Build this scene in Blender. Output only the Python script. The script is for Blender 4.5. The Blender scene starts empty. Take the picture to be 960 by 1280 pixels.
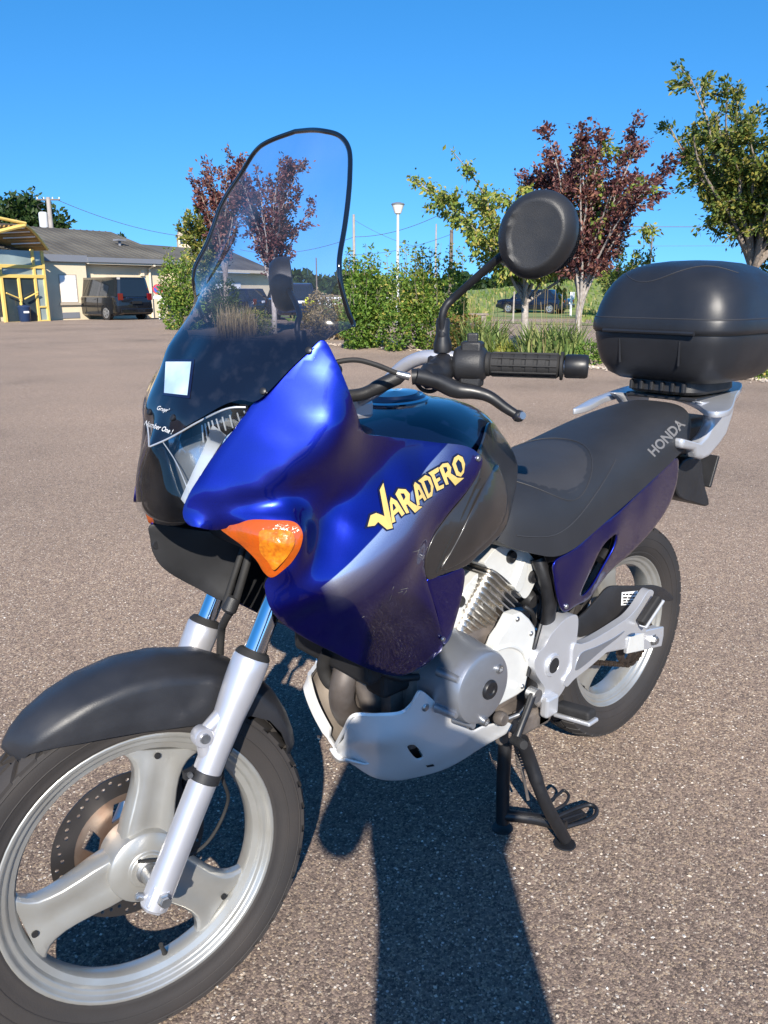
import bpy, bmesh, math, random
import numpy as np
from mathutils import Vector, Matrix
from mathutils.geometry import delaunay_2d_cdt
R = math.radians
random.seed(7)
rng = np.random.default_rng(7)
scene = bpy.context.scene
col = scene.collection

# ------------------------------------------------------------------ camera
CAM = np.array([-0.494, -1.170, 1.284]); YAW = R(42.30); PITCH = R(15.474); FPX = 1008.0
cd = bpy.data.cameras.new('camera'); co = bpy.data.objects.new('camera', cd); col.objects.link(co)
co.location = CAM; co.rotation_euler = (math.pi/2 - PITCH, 0, -YAW)
cd.sensor_fit = 'VERTICAL'; cd.sensor_height = 36.0; cd.lens = FPX/1280*36.0
cd.clip_start = 0.02; cd.clip_end = 3000
scene.camera = co

# ------------------------------------------------------------------ sky and sun
SUN_EL = R(30.0)
SDIR = np.array([-0.663, -0.749])          # horizontal direction towards the sun
SUN_ROT = math.atan2(SDIR[0], SDIR[1])
w = bpy.data.worlds.new('World'); scene.world = w; w.use_nodes = True
nt = w.node_tree
sky = nt.nodes.new('ShaderNodeTexSky'); sky.sky_type = 'NISHITA'; sky.sun_disc = False
sky.sun_elevation = SUN_EL; sky.sun_rotation = SUN_ROT
sky.altitude = 250; sky.air_density = 1.0; sky.dust_density = 0.1; sky.ozone_density = 3.0
hs = nt.nodes.new('ShaderNodeHueSaturation'); hs.inputs['Saturation'].default_value = 1.33
# clear high-pressure air: the deep blue reaches down to the skyline (every direction alike)
tcs = nt.nodes.new('ShaderNodeTexCoord'); vas = nt.nodes.new('ShaderNodeVectorMath'); vas.operation = 'ADD'; vas.inputs[1].default_value = (0, 0, 0.20)
vns = nt.nodes.new('ShaderNodeVectorMath'); vns.operation = 'NORMALIZE'
nt.links.new(tcs.outputs['Generated'], vas.inputs[0]); nt.links.new(vas.outputs[0], vns.inputs[0]); nt.links.new(vns.outputs[0], sky.inputs['Vector'])
nt.links.new(sky.outputs[0], hs.inputs['Color'])
bgn = nt.nodes['Background']; bgn.inputs['Strength'].default_value = 0.135
nt.links.new(hs.outputs[0], bgn.inputs['Color'])
sl = bpy.data.lights.new('sun', 'SUN'); sl.energy = 4.8; sl.angle = R(0.53); sl.color = (1.0, 0.93, 0.82)
so = bpy.data.objects.new('sun', sl); col.objects.link(so)
tosun = Vector((SDIR[0]*math.cos(SUN_EL), SDIR[1]*math.cos(SUN_EL), math.sin(SUN_EL)))
so.rotation_euler = tosun.to_track_quat('Z', 'Y').to_euler(); so.location = (-6, -7, 6)
scene.view_settings.view_transform = 'Standard'; scene.view_settings.look = 'None'
scene.view_settings.exposure = 0.76; scene.view_settings.gamma = 1.0
scene.view_settings.use_curve_mapping = False
scene.render.engine = 'CYCLES'; scene.cycles.use_denoising = True
scene.cycles.max_bounces = 8; scene.cycles.transparent_max_bounces = 24

# ------------------------------------------------------------------ photo pixel -> place helpers
_cy, _sy, _cp, _sp = math.cos(YAW), math.sin(YAW), math.cos(PITCH), math.sin(PITCH)
_F = np.array([_sy*_cp, _cy*_cp, -_sp]); _Rt = np.array([_cy, -_sy, 0.0]); _U = np.cross(_Rt, _F)
def pray(u, v):
    d = _Rt*(u-480)/FPX + _U*(640-v)/FPX + _F
    return d/np.linalg.norm(d)
def P(u, v, y):                                 # point of the ray on the lengthwise plane Y = y
    d = pray(u, v); return CAM + d*((y-CAM[1])/d[1])
def PX(u, v, x):
    d = pray(u, v); return CAM + d*((x-CAM[0])/d[0])
def PG(u, v, z=0.0):
    d = pray(u, v); return CAM + d*((z-CAM[2])/d[2])
def PL(L): return [P(*q) for q in L]

# ------------------------------------------------------------------ materials
MATS = {}
def _new(name):
    m = bpy.data.materials.new(name); m.use_nodes = True; MATS[name] = m
    n = m.node_tree.nodes; return m, n, m.node_tree.links, n['Principled BSDF']
def _set(b, **kw):
    for k, v in kw.items():
        k = k.replace('_', ' ')
        if k in b.inputs: b.inputs[k].default_value = v
def ramp(n, stops):
    r = n.new('ShaderNodeValToRGB'); e = r.color_ramp.elements
    e[0].position, e[0].color = stops[0][0], (*stops[0][1], 1)
    e[1].position, e[1].color = stops[-1][0], (*stops[-1][1], 1)
    for p_, c_ in stops[1:-1]:
        q = e.new(p_); q.color = (*c_, 1)
    return r
def mat(name, c, rough=0.5, metal=0.0, spec=0.5, coat=0.0, crough=0.03, var=0.0, scale=20.0, bump=0.0, bscale=200.0, c2=None, rvar=0.0, emis=None):
    """general surface: colour with noise variation, roughness variation and fine relief"""
    m, n, l, b = _new(name)
    _set(b, Base_Color=(*c, 1), Roughness=rough, Metallic=metal, Coat_Weight=coat, Coat_Roughness=crough)
    b.inputs['Specular IOR Level'].default_value = spec
    tc = n.new('ShaderNodeTexCoord')
    if var > 0 or c2 is not None:
        t = n.new('ShaderNodeTexNoise'); t.inputs['Scale'].default_value = scale; t.inputs['Detail'].default_value = 6
        l.new(tc.outputs['Object'], t.inputs['Vector'])
        a = c; d = c2 if c2 is not None else tuple(x*(1-var) for x in c)
        r = ramp(n, [(0.32, a), (0.68, d)]); l.new(t.outputs['Fac'], r.inputs[0]); l.new(r.outputs[0], b.inputs['Base Color'])
    if rvar > 0:
        t2 = n.new('ShaderNodeTexNoise'); t2.inputs['Scale'].default_value = scale*2.3; t2.inputs['Detail'].default_value = 8
        l.new(tc.outputs['Object'], t2.inputs['Vector'])
        mr = n.new('ShaderNodeMapRange'); mr.inputs[1].default_value = .3; mr.inputs[2].default_value = .7
        mr.inputs[3].default_value = max(0.02, rough-rvar); mr.inputs[4].default_value = min(1, rough+rvar)
        l.new(t2.outputs['Fac'], mr.inputs[0]); l.new(mr.outputs[0], b.inputs['Roughness'])
    if bump > 0:
        t3 = n.new('ShaderNodeTexNoise'); t3.inputs['Scale'].default_value = bscale; t3.inputs['Detail'].default_value = 4
        l.new(tc.outputs['Object'], t3.inputs['Vector'])
        bp = n.new('ShaderNodeBump'); bp.inputs['Strength'].default_value = bump; bp.inputs['Distance'].default_value = 0.002
        l.new(t3.outputs['Fac'], bp.inputs['Height']); l.new(bp.outputs[0], b.inputs['Normal'])
    if emis:
        b.inputs['Emission Color'].default_value = (*emis[0], 1); b.inputs['Emission Strength'].default_value = emis[1]
    return m

def paint_blue():
    m, n, l, b = _new('blue_pearl_paint')
    _set(b, Roughness=0.27, Metallic=0.80, Coat_Weight=1.0, Coat_Roughness=0.008)
    b.inputs['Coat IOR'].default_value = 1.55
    tc = n.new('ShaderNodeTexCoord')
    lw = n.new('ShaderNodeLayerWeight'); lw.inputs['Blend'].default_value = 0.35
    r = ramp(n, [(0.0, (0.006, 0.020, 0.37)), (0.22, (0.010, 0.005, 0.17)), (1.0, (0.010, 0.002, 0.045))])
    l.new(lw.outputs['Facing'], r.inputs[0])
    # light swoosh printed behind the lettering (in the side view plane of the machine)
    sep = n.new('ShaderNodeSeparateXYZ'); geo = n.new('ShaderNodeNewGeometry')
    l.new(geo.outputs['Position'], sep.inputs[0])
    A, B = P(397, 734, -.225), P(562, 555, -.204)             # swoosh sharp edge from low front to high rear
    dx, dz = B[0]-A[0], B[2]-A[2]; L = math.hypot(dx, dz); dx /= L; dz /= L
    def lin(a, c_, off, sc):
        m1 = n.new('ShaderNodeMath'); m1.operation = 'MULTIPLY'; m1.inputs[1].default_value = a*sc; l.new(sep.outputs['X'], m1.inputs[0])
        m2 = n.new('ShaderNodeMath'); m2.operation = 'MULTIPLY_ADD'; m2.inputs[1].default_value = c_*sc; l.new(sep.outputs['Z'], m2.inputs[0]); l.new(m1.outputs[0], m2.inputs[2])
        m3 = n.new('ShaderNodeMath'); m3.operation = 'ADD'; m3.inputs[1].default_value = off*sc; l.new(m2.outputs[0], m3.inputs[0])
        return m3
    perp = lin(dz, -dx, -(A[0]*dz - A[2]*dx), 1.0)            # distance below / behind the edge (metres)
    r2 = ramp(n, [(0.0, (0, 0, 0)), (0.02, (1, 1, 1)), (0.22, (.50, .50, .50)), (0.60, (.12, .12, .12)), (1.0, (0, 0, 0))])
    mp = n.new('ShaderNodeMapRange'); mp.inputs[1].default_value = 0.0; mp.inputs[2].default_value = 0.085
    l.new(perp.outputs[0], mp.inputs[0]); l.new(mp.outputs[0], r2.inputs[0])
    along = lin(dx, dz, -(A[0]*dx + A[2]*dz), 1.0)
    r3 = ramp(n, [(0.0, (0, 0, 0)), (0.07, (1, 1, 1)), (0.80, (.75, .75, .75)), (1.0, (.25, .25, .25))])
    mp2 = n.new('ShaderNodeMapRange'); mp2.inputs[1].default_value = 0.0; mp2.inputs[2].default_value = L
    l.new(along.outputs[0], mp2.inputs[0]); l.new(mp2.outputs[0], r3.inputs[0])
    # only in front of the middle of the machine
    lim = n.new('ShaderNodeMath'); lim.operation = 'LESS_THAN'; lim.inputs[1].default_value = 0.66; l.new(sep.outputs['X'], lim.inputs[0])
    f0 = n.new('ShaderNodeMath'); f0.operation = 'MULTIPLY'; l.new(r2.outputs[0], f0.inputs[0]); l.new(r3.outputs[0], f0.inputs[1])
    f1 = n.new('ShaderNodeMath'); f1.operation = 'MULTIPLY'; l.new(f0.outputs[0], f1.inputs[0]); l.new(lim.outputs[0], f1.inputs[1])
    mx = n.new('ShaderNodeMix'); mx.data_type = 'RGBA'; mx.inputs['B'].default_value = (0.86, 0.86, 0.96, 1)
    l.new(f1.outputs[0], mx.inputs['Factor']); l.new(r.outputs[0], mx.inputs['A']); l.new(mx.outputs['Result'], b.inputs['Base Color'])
    # metal flake
    v = n.new('ShaderNodeTexVoronoi'); v.inputs['Scale'].default_value = 1400; l.new(tc.outputs['Object'], v.inputs['Vector'])
    mrf = n.new('ShaderNodeMapRange'); mrf.inputs[3].default_value = .25; mrf.inputs[4].default_value = .33
    l.new(v.outputs['Distance'], mrf.inputs[0]); l.new(mrf.outputs[0], b.inputs['Roughness'])
    return m
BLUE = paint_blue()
TANK = mat('tank_dark_blue_paint', (0.003, 0.007, 0.026), rough=.22, metal=.3, coat=1, crough=.015)
GREYP = mat('charcoal_gloss_panel', (0.030, 0.027, 0.026), rough=.28, coat=.6, crough=.06, var=.15, scale=30)
BLKGL = mat('black_gloss', (0.006, 0.006, 0.007), rough=.08, coat=1)
BLKPL = mat('black_plastic', (0.022, 0.022, 0.024), rough=.46, bump=.25, bscale=900, var=.25, scale=14, rvar=.08)
BLKMT = mat('black_metal', (0.016, 0.016, 0.018), rough=.42, var=.3, scale=25, rvar=.1)
FENDER = mat('weathered_black_fender', (0.028, 0.029, 0.034), rough=.42, var=.35, scale=9, rvar=.12, bump=.12, bscale=500)
CASEM = mat('case_black_plastic', (0.020, 0.021, 0.025), rough=.36, var=.25, scale=8, bump=.15, bscale=1500, rvar=.06)
LINER = mat('dusty_black_liner', (0.016, 0.016, 0.018), rough=.6, var=.4, scale=18)
SEATM = mat('seat_vinyl', (0.025, 0.026, 0.030), rough=.52, bump=.35, bscale=700, var=.2, scale=10)
SEATM2 = mat('seat_vinyl_light', (0.036, 0.036, 0.040), rough=.60, bump=.4, bscale=600, var=.15, scale=10)
RUBBER = mat('rubber', (0.020, 0.019, 0.019), rough=.72, var=.35, scale=30, bump=.2, bscale=400)
TYRE = mat('tyre_rubber', (0.022, 0.020, 0.020), rough=.75, c2=(0.036, 0.030, 0.027), scale=6, bump=.2, bscale=300)
SILVER = mat('silver_paint', (0.62, 0.63, 0.66), rough=.34, metal=.55, coat=.3, crough=.1, var=.06, scale=15)
FORKM = mat('fork_aluminium', (0.60, 0.60, 0.64), rough=.36, metal=.6, coat=.3, crough=.15, var=.08, scale=20)
WHEELM = mat('cast_wheel_silver', (0.47, 0.47, 0.45), rough=.34, metal=.6, coat=.4, crough=.12, var=.10, scale=12, c2=(0.39, 0.375, 0.34))
ENGW = mat('engine_light_paint', (0.72, 0.72, 0.69), rough=.42, metal=.25, coat=.2, crough=.2, var=.1, scale=18)
FINM = mat('bare_aluminium_fins', (0.62, 0.60, 0.57), rough=.34, metal=.85, c2=(0.40, 0.37, 0.33), scale=25, rvar=.1)
STATOR = mat('stator_cover_silver', (0.36, 0.38, 0.42), rough=.36, metal=.7, coat=.3, crough=.15, var=.08, scale=25)
CRANK = mat('dirty_crankcase', (0.20, 0.17, 0.15), rough=.55, metal=.3, c2=(0.08, 0.07, 0.065), scale=22)
SKID = mat('skid_plate_silver', (0.80, 0.80, 0.80), rough=.30, metal=.2, coat=.5, crough=.08, var=.06, scale=8)
CHROME = mat('chrome', (0.82, 0.82, 0.84), rough=.06, metal=1.0)
BOLT = mat('zinc_bolt', (0.50, 0.50, 0.50), rough=.35, metal=.9, var=.3, scale=90)
STEEL = mat('brake_disc_steel', (0.30, 0.24, 0.20), rough=.4, metal=.8, c2=(0.22, 0.13, 0.09), scale=25)
DISCB = mat('brake_disc_dark', (0.06, 0.055, 0.055), rough=.4, metal=.7)
CHAINM = mat('oily_chain', (0.10, 0.075, 0.06), rough=.45, metal=.6, c2=(0.03, 0.025, 0.022), scale=120)
EXHM = mat('exhaust_pipe', (0.22, 0.20, 0.19), rough=.55, metal=.5, c2=(0.12, 0.10, 0.09), scale=16)
WHITE = mat('white_print', (0.80, 0.80, 0.80), rough=.5)
GOLD = mat('pale_gold_print', (0.62, 0.44, 0.13), rough=.35, coat=.6)
NAVY = mat('navy_print', (0.006, 0.006, 0.03), rough=.3, coat=.6)
HONDAM = mat('grey_print', (0.17, 0.165, 0.165), rough=.6)
PALEBLUE = mat('pale_sticker', (0.30, 0.42, 0.55), rough=.3, coat=.5, c2=(0.55, 0.68, 0.78), scale=18)
ORANGE = mat('indicator_amber', (0.48, 0.075, 0.003), rough=.12, coat=1, bump=.5, bscale=160, c2=(0.38, 0.075, 0.004), scale=60)
ORANGE2 = mat('indicator_amber_inner', (0.66, 0.22, 0.008), rough=.2, coat=.8, bump=1.0, bscale=110, c2=(0.45, 0.11, 0.006), scale=130)
DARKIN = mat('dark_interior', (0.008, 0.008, 0.009), rough=.7, var=.3)

def glass_sheet(name, tint, ior=1.45, smoke=None, haze=(.008, .045)):
    """thin clear sheet: tinted pass-through plus Fresnel reflection; optional smoked lower band by height"""
    m = bpy.data.materials.new(name); m.use_nodes = True; MATS[name] = m
    n = m.node_tree.nodes; l = m.node_tree.links; n.clear()
    o = n.new('ShaderNodeOutputMaterial')
    tr = n.new('ShaderNodeBsdfTransparent'); tr.inputs[0].default_value = (*tint, 1)
    gl = n.new('ShaderNodeBsdfGlossy'); gl.inputs['Roughness'].default_value = 0.03
    fr = n.new('ShaderNodeFresnel'); fr.inputs['IOR'].default_value = ior
    ms = n.new('ShaderNodeMixShader'); l.new(fr.outputs[0], ms.inputs[0]); l.new(tr.outputs[0], ms.inputs[1]); l.new(gl.outputs[0], ms.inputs[2])
    # light haze of dust and fine scratches
    tc = n.new('ShaderNodeTexCoord'); t = n.new('ShaderNodeTexNoise'); t.inputs['Scale'].default_value = 9; t.inputs['Detail'].default_value = 8
    l.new(tc.outputs['Object'], t.inputs['Vector'])
    mr = n.new('ShaderNodeMapRange'); mr.inputs[1].default_value = .35; mr.inputs[2].default_value = .75; mr.inputs[3].default_value = haze[0]; mr.inputs[4].default_value = haze[1]
    l.new(t.outputs['Fac'], mr.inputs[0])
    df = n.new('ShaderNodeBsdfDiffuse'); df.inputs[0].default_value = (.55, .57, .62, 1)
    ms2 = n.new('ShaderNodeMixShader'); l.new(mr.outputs[0], ms2.inputs[0]); l.new(ms.outputs[0], ms2.inputs[1]); l.new(df.outputs[0], ms2.inputs[2])
    last = ms2
    if smoke:
        geo = n.new('ShaderNodeNewGeometry'); sep = n.new('ShaderNodeSeparateXYZ'); l.new(geo.outputs['Position'], sep.inputs[0])
        mz = n.new('ShaderNodeMapRange'); mz.interpolation_type = 'SMOOTHSTEP'
        mz.inputs[1].default_value = smoke[1]; mz.inputs[2].default_value = smoke[0]; mz.inputs[3].default_value = 0; mz.inputs[4].default_value = 1
        l.new(sep.outputs['Z'], mz.inputs[0])
        b = n.new('ShaderNodeBsdfPrincipled'); b.inputs['Base Color'].default_value = (0.006, 0.007, 0.013, 1); b.inputs['Roughness'].default_value = .10
        b.inputs['Coat Weight'].default_value = .6
        t4 = n.new('ShaderNodeTexNoise'); t4.inputs['Scale'].default_value = 40; t4.inputs['Detail'].default_value = 10; l.new(tc.outputs['Object'], t4.inputs['Vector'])
        r4 = ramp(n, [(.50, (0.005, 0.006, 0.012)), (.85, (0.020, 0.021, 0.030))]); l.new(t4.outputs['Fac'], r4.inputs[0]); l.new(r4.outputs[0], b.inputs['Base Color'])
        ms3 = n.new('ShaderNodeMixShader'); l.new(mz.outputs[0], ms3.inputs[0]); l.new(ms2.outputs[0], ms3.inputs[1]); l.new(b.outputs[0], ms3.inputs[2])
        last = ms3
    l.new(last.outputs[0], o.inputs[0])
    return m
SCREEN = glass_sheet('tinted_screen', (0.73, 0.75, 0.89), smoke=(1.205, 1.258))
LENS = glass_sheet('clear_lens', (0.92, 0.95, 0.97), ior=1.75, haze=(0.0, .012))

# ------------------------------------------------------------------ mesh helpers
LOCAL = set()                                   # things whose parts are modelled round their own base point
def link(name, me, m, parent=None, smooth=True, angle=40):
    o = bpy.data.objects.new(name, me); col.objects.link(o)
    for x in (m if isinstance(m, (list, tuple)) else [m]): me.materials.append(x)
    if smooth:
        me.polygons.foreach_set('use_smooth', [True]*len(me.polygons))
        try: me.set_sharp_from_angle(angle=R(angle))
        except Exception: pass
    if parent is not None:
        o.parent = parent
        if parent.parent is None and parent not in LOCAL: o.matrix_parent_inverse = parent.matrix_basis.inverted()
    return o
def obj(name, verts, faces, m, parent=None, smooth=True, angle=40):
    me = bpy.data.meshes.new(name); me.from_pydata([tuple(map(float, v)) for v in verts], [], faces); me.update()
    return link(name, me, m, parent, smooth, angle)
def recalc(o):
    bm = bmesh.new(); bm.from_mesh(o.data); bmesh.ops.recalc_face_normals(bm, faces=bm.faces); bm.to_mesh(o.data); bm.free()
    return o
def bevel(o, wd=0.003, seg=2, ang=35):
    b = o.modifiers.new('bevel', 'BEVEL'); b.width = wd; b.segments = seg; b.limit_method = 'ANGLE'; b.angle_limit = R(ang)
    b.harden_normals = False
    return o
def cr(pts, per=6, closed=False):
    """Catmull-Rom (centripetal-ish uniform) through 3-D points"""
    pts = [np.asarray(q, float) for q in pts]; n = len(pts); out = []
    if n < 3 and not closed:
        return [pts[0] + (pts[-1]-pts[0])*i/per for i in range(per+1)]
    rngk = range(n) if closed else range(n-1)
    for i in rngk:
        if closed: a, b, c, d = pts[(i-1) % n], pts[i], pts[(i+1) % n], pts[(i+2) % n]
        else: a, b, c, d = pts[max(i-1, 0)], pts[i], pts[i+1], pts[min(i+2, n-1)]
        for k in range(per):
            t = k/per; out.append(.5*((2*b)+(c-a)*t+(2*a-5*b+4*c-d)*t*t+(-a+3*b-3*c+d)*t**3))
    if not closed: out.append(pts[-1])
    return out
class MB:
    def __init__(s): s.v = []; s.f = []
    def add(s, v, f):
        k = len(s.v); s.v += [np.asarray(q, float) for q in v]; s.f += [tuple(i+k for i in q) for q in f]; return s
    def box(s, c, sz, M=None):
        hx, hy, hz = [q/2 for q in sz]; c = np.asarray(c, float)
        v = [np.array((x, y, z)) for x in (-hx, hx) for y in (-hy, hy) for z in (-hz, hz)]
        if M is not None: v = [M @ q for q in v]
        return s.add([c+q for q in v], [(0,1,3,2),(4,6,7,5),(0,4,5,1),(2,3,7,6),(0,2,6,4),(1,5,7,3)])
    def tube(s, pts, r, seg=10, cap=True):
        pts = [np.asarray(q, float) for q in pts]; n = len(pts)
        rs = r if isinstance(r, (list, tuple, np.ndarray)) else [r]*n
        t0 = pts[1]-pts[0]; up = np.array([0, 0, 1.]) if abs(t0[2]) < .9*np.linalg.norm(t0) else np.array([0, 1., 0])
        v = []; u_prev = None
        for i in range(n):
            t = pts[min(i+1, n-1)]-pts[max(i-1, 0)]; t = t/(np.linalg.norm(t)+1e-12)
            if u_prev is None: a = np.cross(t, up)
            else: a = u_prev - t*(u_prev@t)
            a /= np.linalg.norm(a)+1e-12; u_prev = a; b = np.cross(t, a)
            for k in range(seg):
                g = 2*math.pi*k/seg; v.append(pts[i]+rs[i]*(math.cos(g)*a+math.sin(g)*b))
        f = [(i*seg+k, i*seg+(k+1) % seg, (i+1)*seg+(k+1) % seg, (i+1)*seg+k) for i in range(n-1) for k in range(seg)]
        if cap: f += [tuple(range(seg))[::-1], tuple((n-1)*seg+k for k in range(seg))]
        return s.add(v, f)
    def lathe(s, prof, c, axis, seg=32, closed=False, caps=True):
        """prof: list of (radius, distance along axis)"""
        c = np.asarray(c, float); axis = np.asarray(axis, float); axis = axis/np.linalg.norm(axis)
        h = np.array([0, 0, 1.]) if abs(axis[2]) < .9 else np.array([1., 0, 0])
        a = np.cross(axis, h); a /= np.linalg.norm(a); b = np.cross(axis, a); n = len(prof); v = []
        for r_, t in prof:
            for k in range(seg):
                g = 2*math.pi*k/seg; v.append(c+axis*t+r_*(math.cos(g)*a+math.sin(g)*b))
        f = [(i*seg+k, i*seg+(k+1) % seg, ((i+1) % n)*seg+(k+1) % seg, ((i+1) % n)*seg+k) for i in range(n if closed else n-1) for k in range(seg)]
        if caps and not closed: f += [tuple(range(seg))[::-1], tuple((n-1)*seg+k for k in range(seg))]
        return s.add(v, f)
    def loft(s, rings, closed=True, caps=True):
        m = len(rings[0]); n = len(rings); v = [q for r_ in rings for q in r_]
        f = [(i*m+k, i*m+(k+1) % m, (i+1)*m+(k+1) % m, (i+1)*m+k) for i in range(n-1) for k in range(m if closed else m-1)]
        if caps and closed: f += [tuple(range(m))[::-1], tuple((n-1)*m+k for k in range(m))]
        return s.add(v, f)
    def xf(s, fn): s.v = [np.asarray(fn(q), float) for q in s.v]; return s
    def out(s, name, m, parent=None, smooth=True, angle=40, fix=True):
        o = obj(name, s.v, s.f, m, parent, smooth, angle)
        return recalc(o) if fix else o

class TPS:
    def __init__(s, xy, z, lam=1e-5):
        xy = np.asarray(xy, float); n = len(xy); s.xy = xy
        K = s.k(np.linalg.norm(xy[:, None]-xy[None], axis=2)) + lam*np.eye(n)
        Q = np.c_[np.ones(n), xy]; A = np.block([[K, Q], [Q.T, np.zeros((3, 3))]])
        s.w = np.linalg.lstsq(A, np.r_[np.asarray(z, float), 0, 0, 0], rcond=None)[0]
    @staticmethod
    def k(r): return np.where(r > 1e-9, r*r*np.log(np.maximum(r, 1e-9)), 0)
    def __call__(s, q):
        q = np.atleast_2d(np.asarray(q, float))
        K = s.k(np.linalg.norm(q[:, None]-s.xy[None], axis=2)); n = len(s.xy)
        return K@s.w[:n] + s.w[n] + q@s.w[n+1:]
def inpoly(q, poly):
    x, y = q[:, 0], q[:, 1]; ins = np.zeros(len(q), bool); n = len(poly)
    for i in range(n):
        x1, y1 = poly[i]; x2, y2 = poly[(i+1) % n]
        c = ((y1 > y) != (y2 > y)); ins ^= c & (x < (x2-x1)*(y-y1)/((y2-y1) if y2 != y1 else 1e-12)+x1)
    return ins
def distpoly(q, poly):
    d = np.full(len(q), 1e9); n = len(poly)
    for i in range(n):
        a = np.array(poly[i]); b = np.array(poly[(i+1) % n]); ab = b-a; L = ab@ab+1e-15
        t = np.clip(((q-a)@ab)/L, 0, 1); d = np.minimum(d, np.linalg.norm(q-a-t[:, None]*ab, axis=1))
    return d
def fill2d(poly, holes=(), step=None):
    """triangulate polygon with holes -> verts 2d, tris; boundary loops come first"""
    loops = [np.asarray(poly, float)] + [np.asarray(h, float) for h in holes]
    v = []; e = []
    for L in loops:
        k = len(v); v += [tuple(q) for q in L]; e += [(k+i, k+(i+1) % len(L)) for i in range(len(L))]
    if step:
        A = np.asarray(poly, float); lo = A.min(0); hi = A.max(0); g = []
        ny = int((hi[1]-lo[1])/(step*.866))+2
        for j in range(ny):
            xs = np.arange(lo[0]+(step/2 if j % 2 else 0), hi[0], step); g += [(x, lo[1]+j*step*.866) for x in xs]
        g = np.array(g); ok = inpoly(g, A) & (distpoly(g, A) > step*.55)
        for h in holes: ok &= ~inpoly(g, np.asarray(h)) & (distpoly(g, np.asarray(h)) > step*.55)
        v += [tuple(q) for q in g[ok]]
    r = delaunay_2d_cdt([Vector(q) for q in v], e, [], 1, 1e-7)
    V = np.array([tuple(q) for q in r[0]]); T = []
    cen = np.array([V[list(t)].mean(0) for t in r[2]]) if r[2] else np.zeros((0, 2))
    ok = inpoly(cen, np.asarray(poly))
    for h in holes: ok &= ~inpoly(cen, np.asarray(h))
    for t, k in zip(r[2], ok):
        if k: T.append(tuple(t))
    return V, T
AX = {'XZ': (0, 2, 1), 'YZ': (1, 2, 0), 'XY': (0, 1, 2)}
SURF = {}
def shell(name, outline, ctrl, m, parent, plane='XZ', step=.012, thick=.004, per=5, mirror=False, inner=None, holes=(), lam=1e-5, face=-1, bev=.0015, half=None, corners=()):
    """bodywork panel: height field through photo-derived points over a side/front view outline"""
    ia, ib, ic = AX[plane]
    O3 = [np.asarray(q, float) for q in outline]; C3 = [np.asarray(q, float) for q in ctrl]
    allp = np.array(O3+C3); S = TPS(allp[:, [ia, ib]], allp[:, ic], lam); SURF[name] = S
    ring = np.array(cr(O3, per, True))[:, [ia, ib]]
    hl = [np.array(cr(h, 4, True))[:, [ia, ib]] for h in holes]
    V, T = fill2d(ring, hl, step)
    z = S(V); pts = np.zeros((len(V), 3)); pts[:, ia] = V[:, 0]; pts[:, ib] = V[:, 1]; pts[:, ic] = z
    # outward orientation: component ic of the normal has sign `face`
    F = []
    for a, b, c in T:
        nrm = np.cross(pts[b]-pts[a], pts[c]-pts[a])
        F.append((a, b, c) if nrm[ic]*face > 0 else (a, c, b))
    res = []
    for sgn in ((1, -1) if mirror else (1,)):
        q = pts.copy(); ff = F
        if sgn < 0: q[:, 1] *= -1; ff = [(a, c, b) for a, b, c in F]
        o = obj(name, q, ff, [m, inner or m], parent, True, 60)
        if thick:
            sm = o.modifiers.new('thickness', 'SOLIDIFY'); sm.thickness = thick; sm.offset = -1; sm.use_even_offset = False
            if inner: sm.material_offset = 1
        if bev: bevel(o, bev, 2, 50)
        res.append(o)
    return res if mirror else res[0]
def plate(name, outline, y, thick, m, parent, holes=(), per=4, bev=.003, smooth_out=True, seg=2):
    """flat or gently dished part in the lengthwise plane; outline as (u,v) photo points"""
    ring = np.array(cr([P(u, v, y) for u, v in outline], per, True) if smooth_out else [P(u, v, y) for u, v in outline])[:, [0, 2]]
    hl = [np.array(h)[:, [0, 2]] for h in holes]
    return plate2(name, ring, hl, y, thick, m, parent, bev, seg)
def plate2(name, ring, hl, y, thick, m, parent, bev=.003, seg=2, xf=None):
    V, T = fill2d(ring, hl); n = len(V)
    v = [(q[0], y, q[1]) for q in V]+[(q[0], y+thick, q[1]) for q in V]
    f = [t for t in T]+[tuple(i+n for i in t[::-1]) for t in T]
    from collections import Counter
    ec = Counter()
    for t in T:
        for i in range(3): ec[tuple(sorted((t[i], t[(i+1) % 3])))] += 1
    f += [(a, b, b+n, a+n) for (a, b), k in ec.items() if k == 1]
    if xf: v = [xf(np.array(q)) for q in v]
    o = recalc(obj(name, v, f, m, parent, True, 35))
    if bev: bevel(o, bev, seg, 40)
    return o
def circ(c, r, n=20, ph=0): return [np.array([c[0]+r*math.cos(2*math.pi*i/n+ph), c[1]+r*math.sin(2*math.pi*i/n+ph)]) for i in range(n)]
def text_mesh(body, shear=0.0, offset=0.0, res=3):
    cu = bpy.data.curves.new('lettering', 'FONT'); cu.body = body; cu.resolution_u = res; cu.shear = shear; cu.offset = offset
    o = bpy.data.objects.new('lettering', cu); col.objects.link(o); dg = bpy.context.evaluated_depsgraph_get(); dg.update()
    me = o.evaluated_get(dg).to_mesh()
    v = np.array([tuple(q.co) for q in me.vertices]); f = [tuple(q.vertices) for q in me.polygons]
    o.evaluated_get(dg).to_mesh_clear(); bpy.data.objects.remove(o); bpy.data.curves.remove(cu)
    return v[:, :2], f
def prop(o, label=None, cat=None, group=None, kind=None):
    if label: o['label'] = label
    if cat: o['category'] = cat
    if group: o['group'] = group
    if kind: o['kind'] = kind
    return o
def thing(name, loc, label, cat, group=None, rz=0, local=True):
    o = bpy.data.objects.new(name, None); col.objects.link(o); o.location = loc; o.rotation_euler = (0, 0, rz)
    o.empty_display_size = .2
    if local: LOCAL.add(o)
    return prop(o, label, cat, group)

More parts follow.
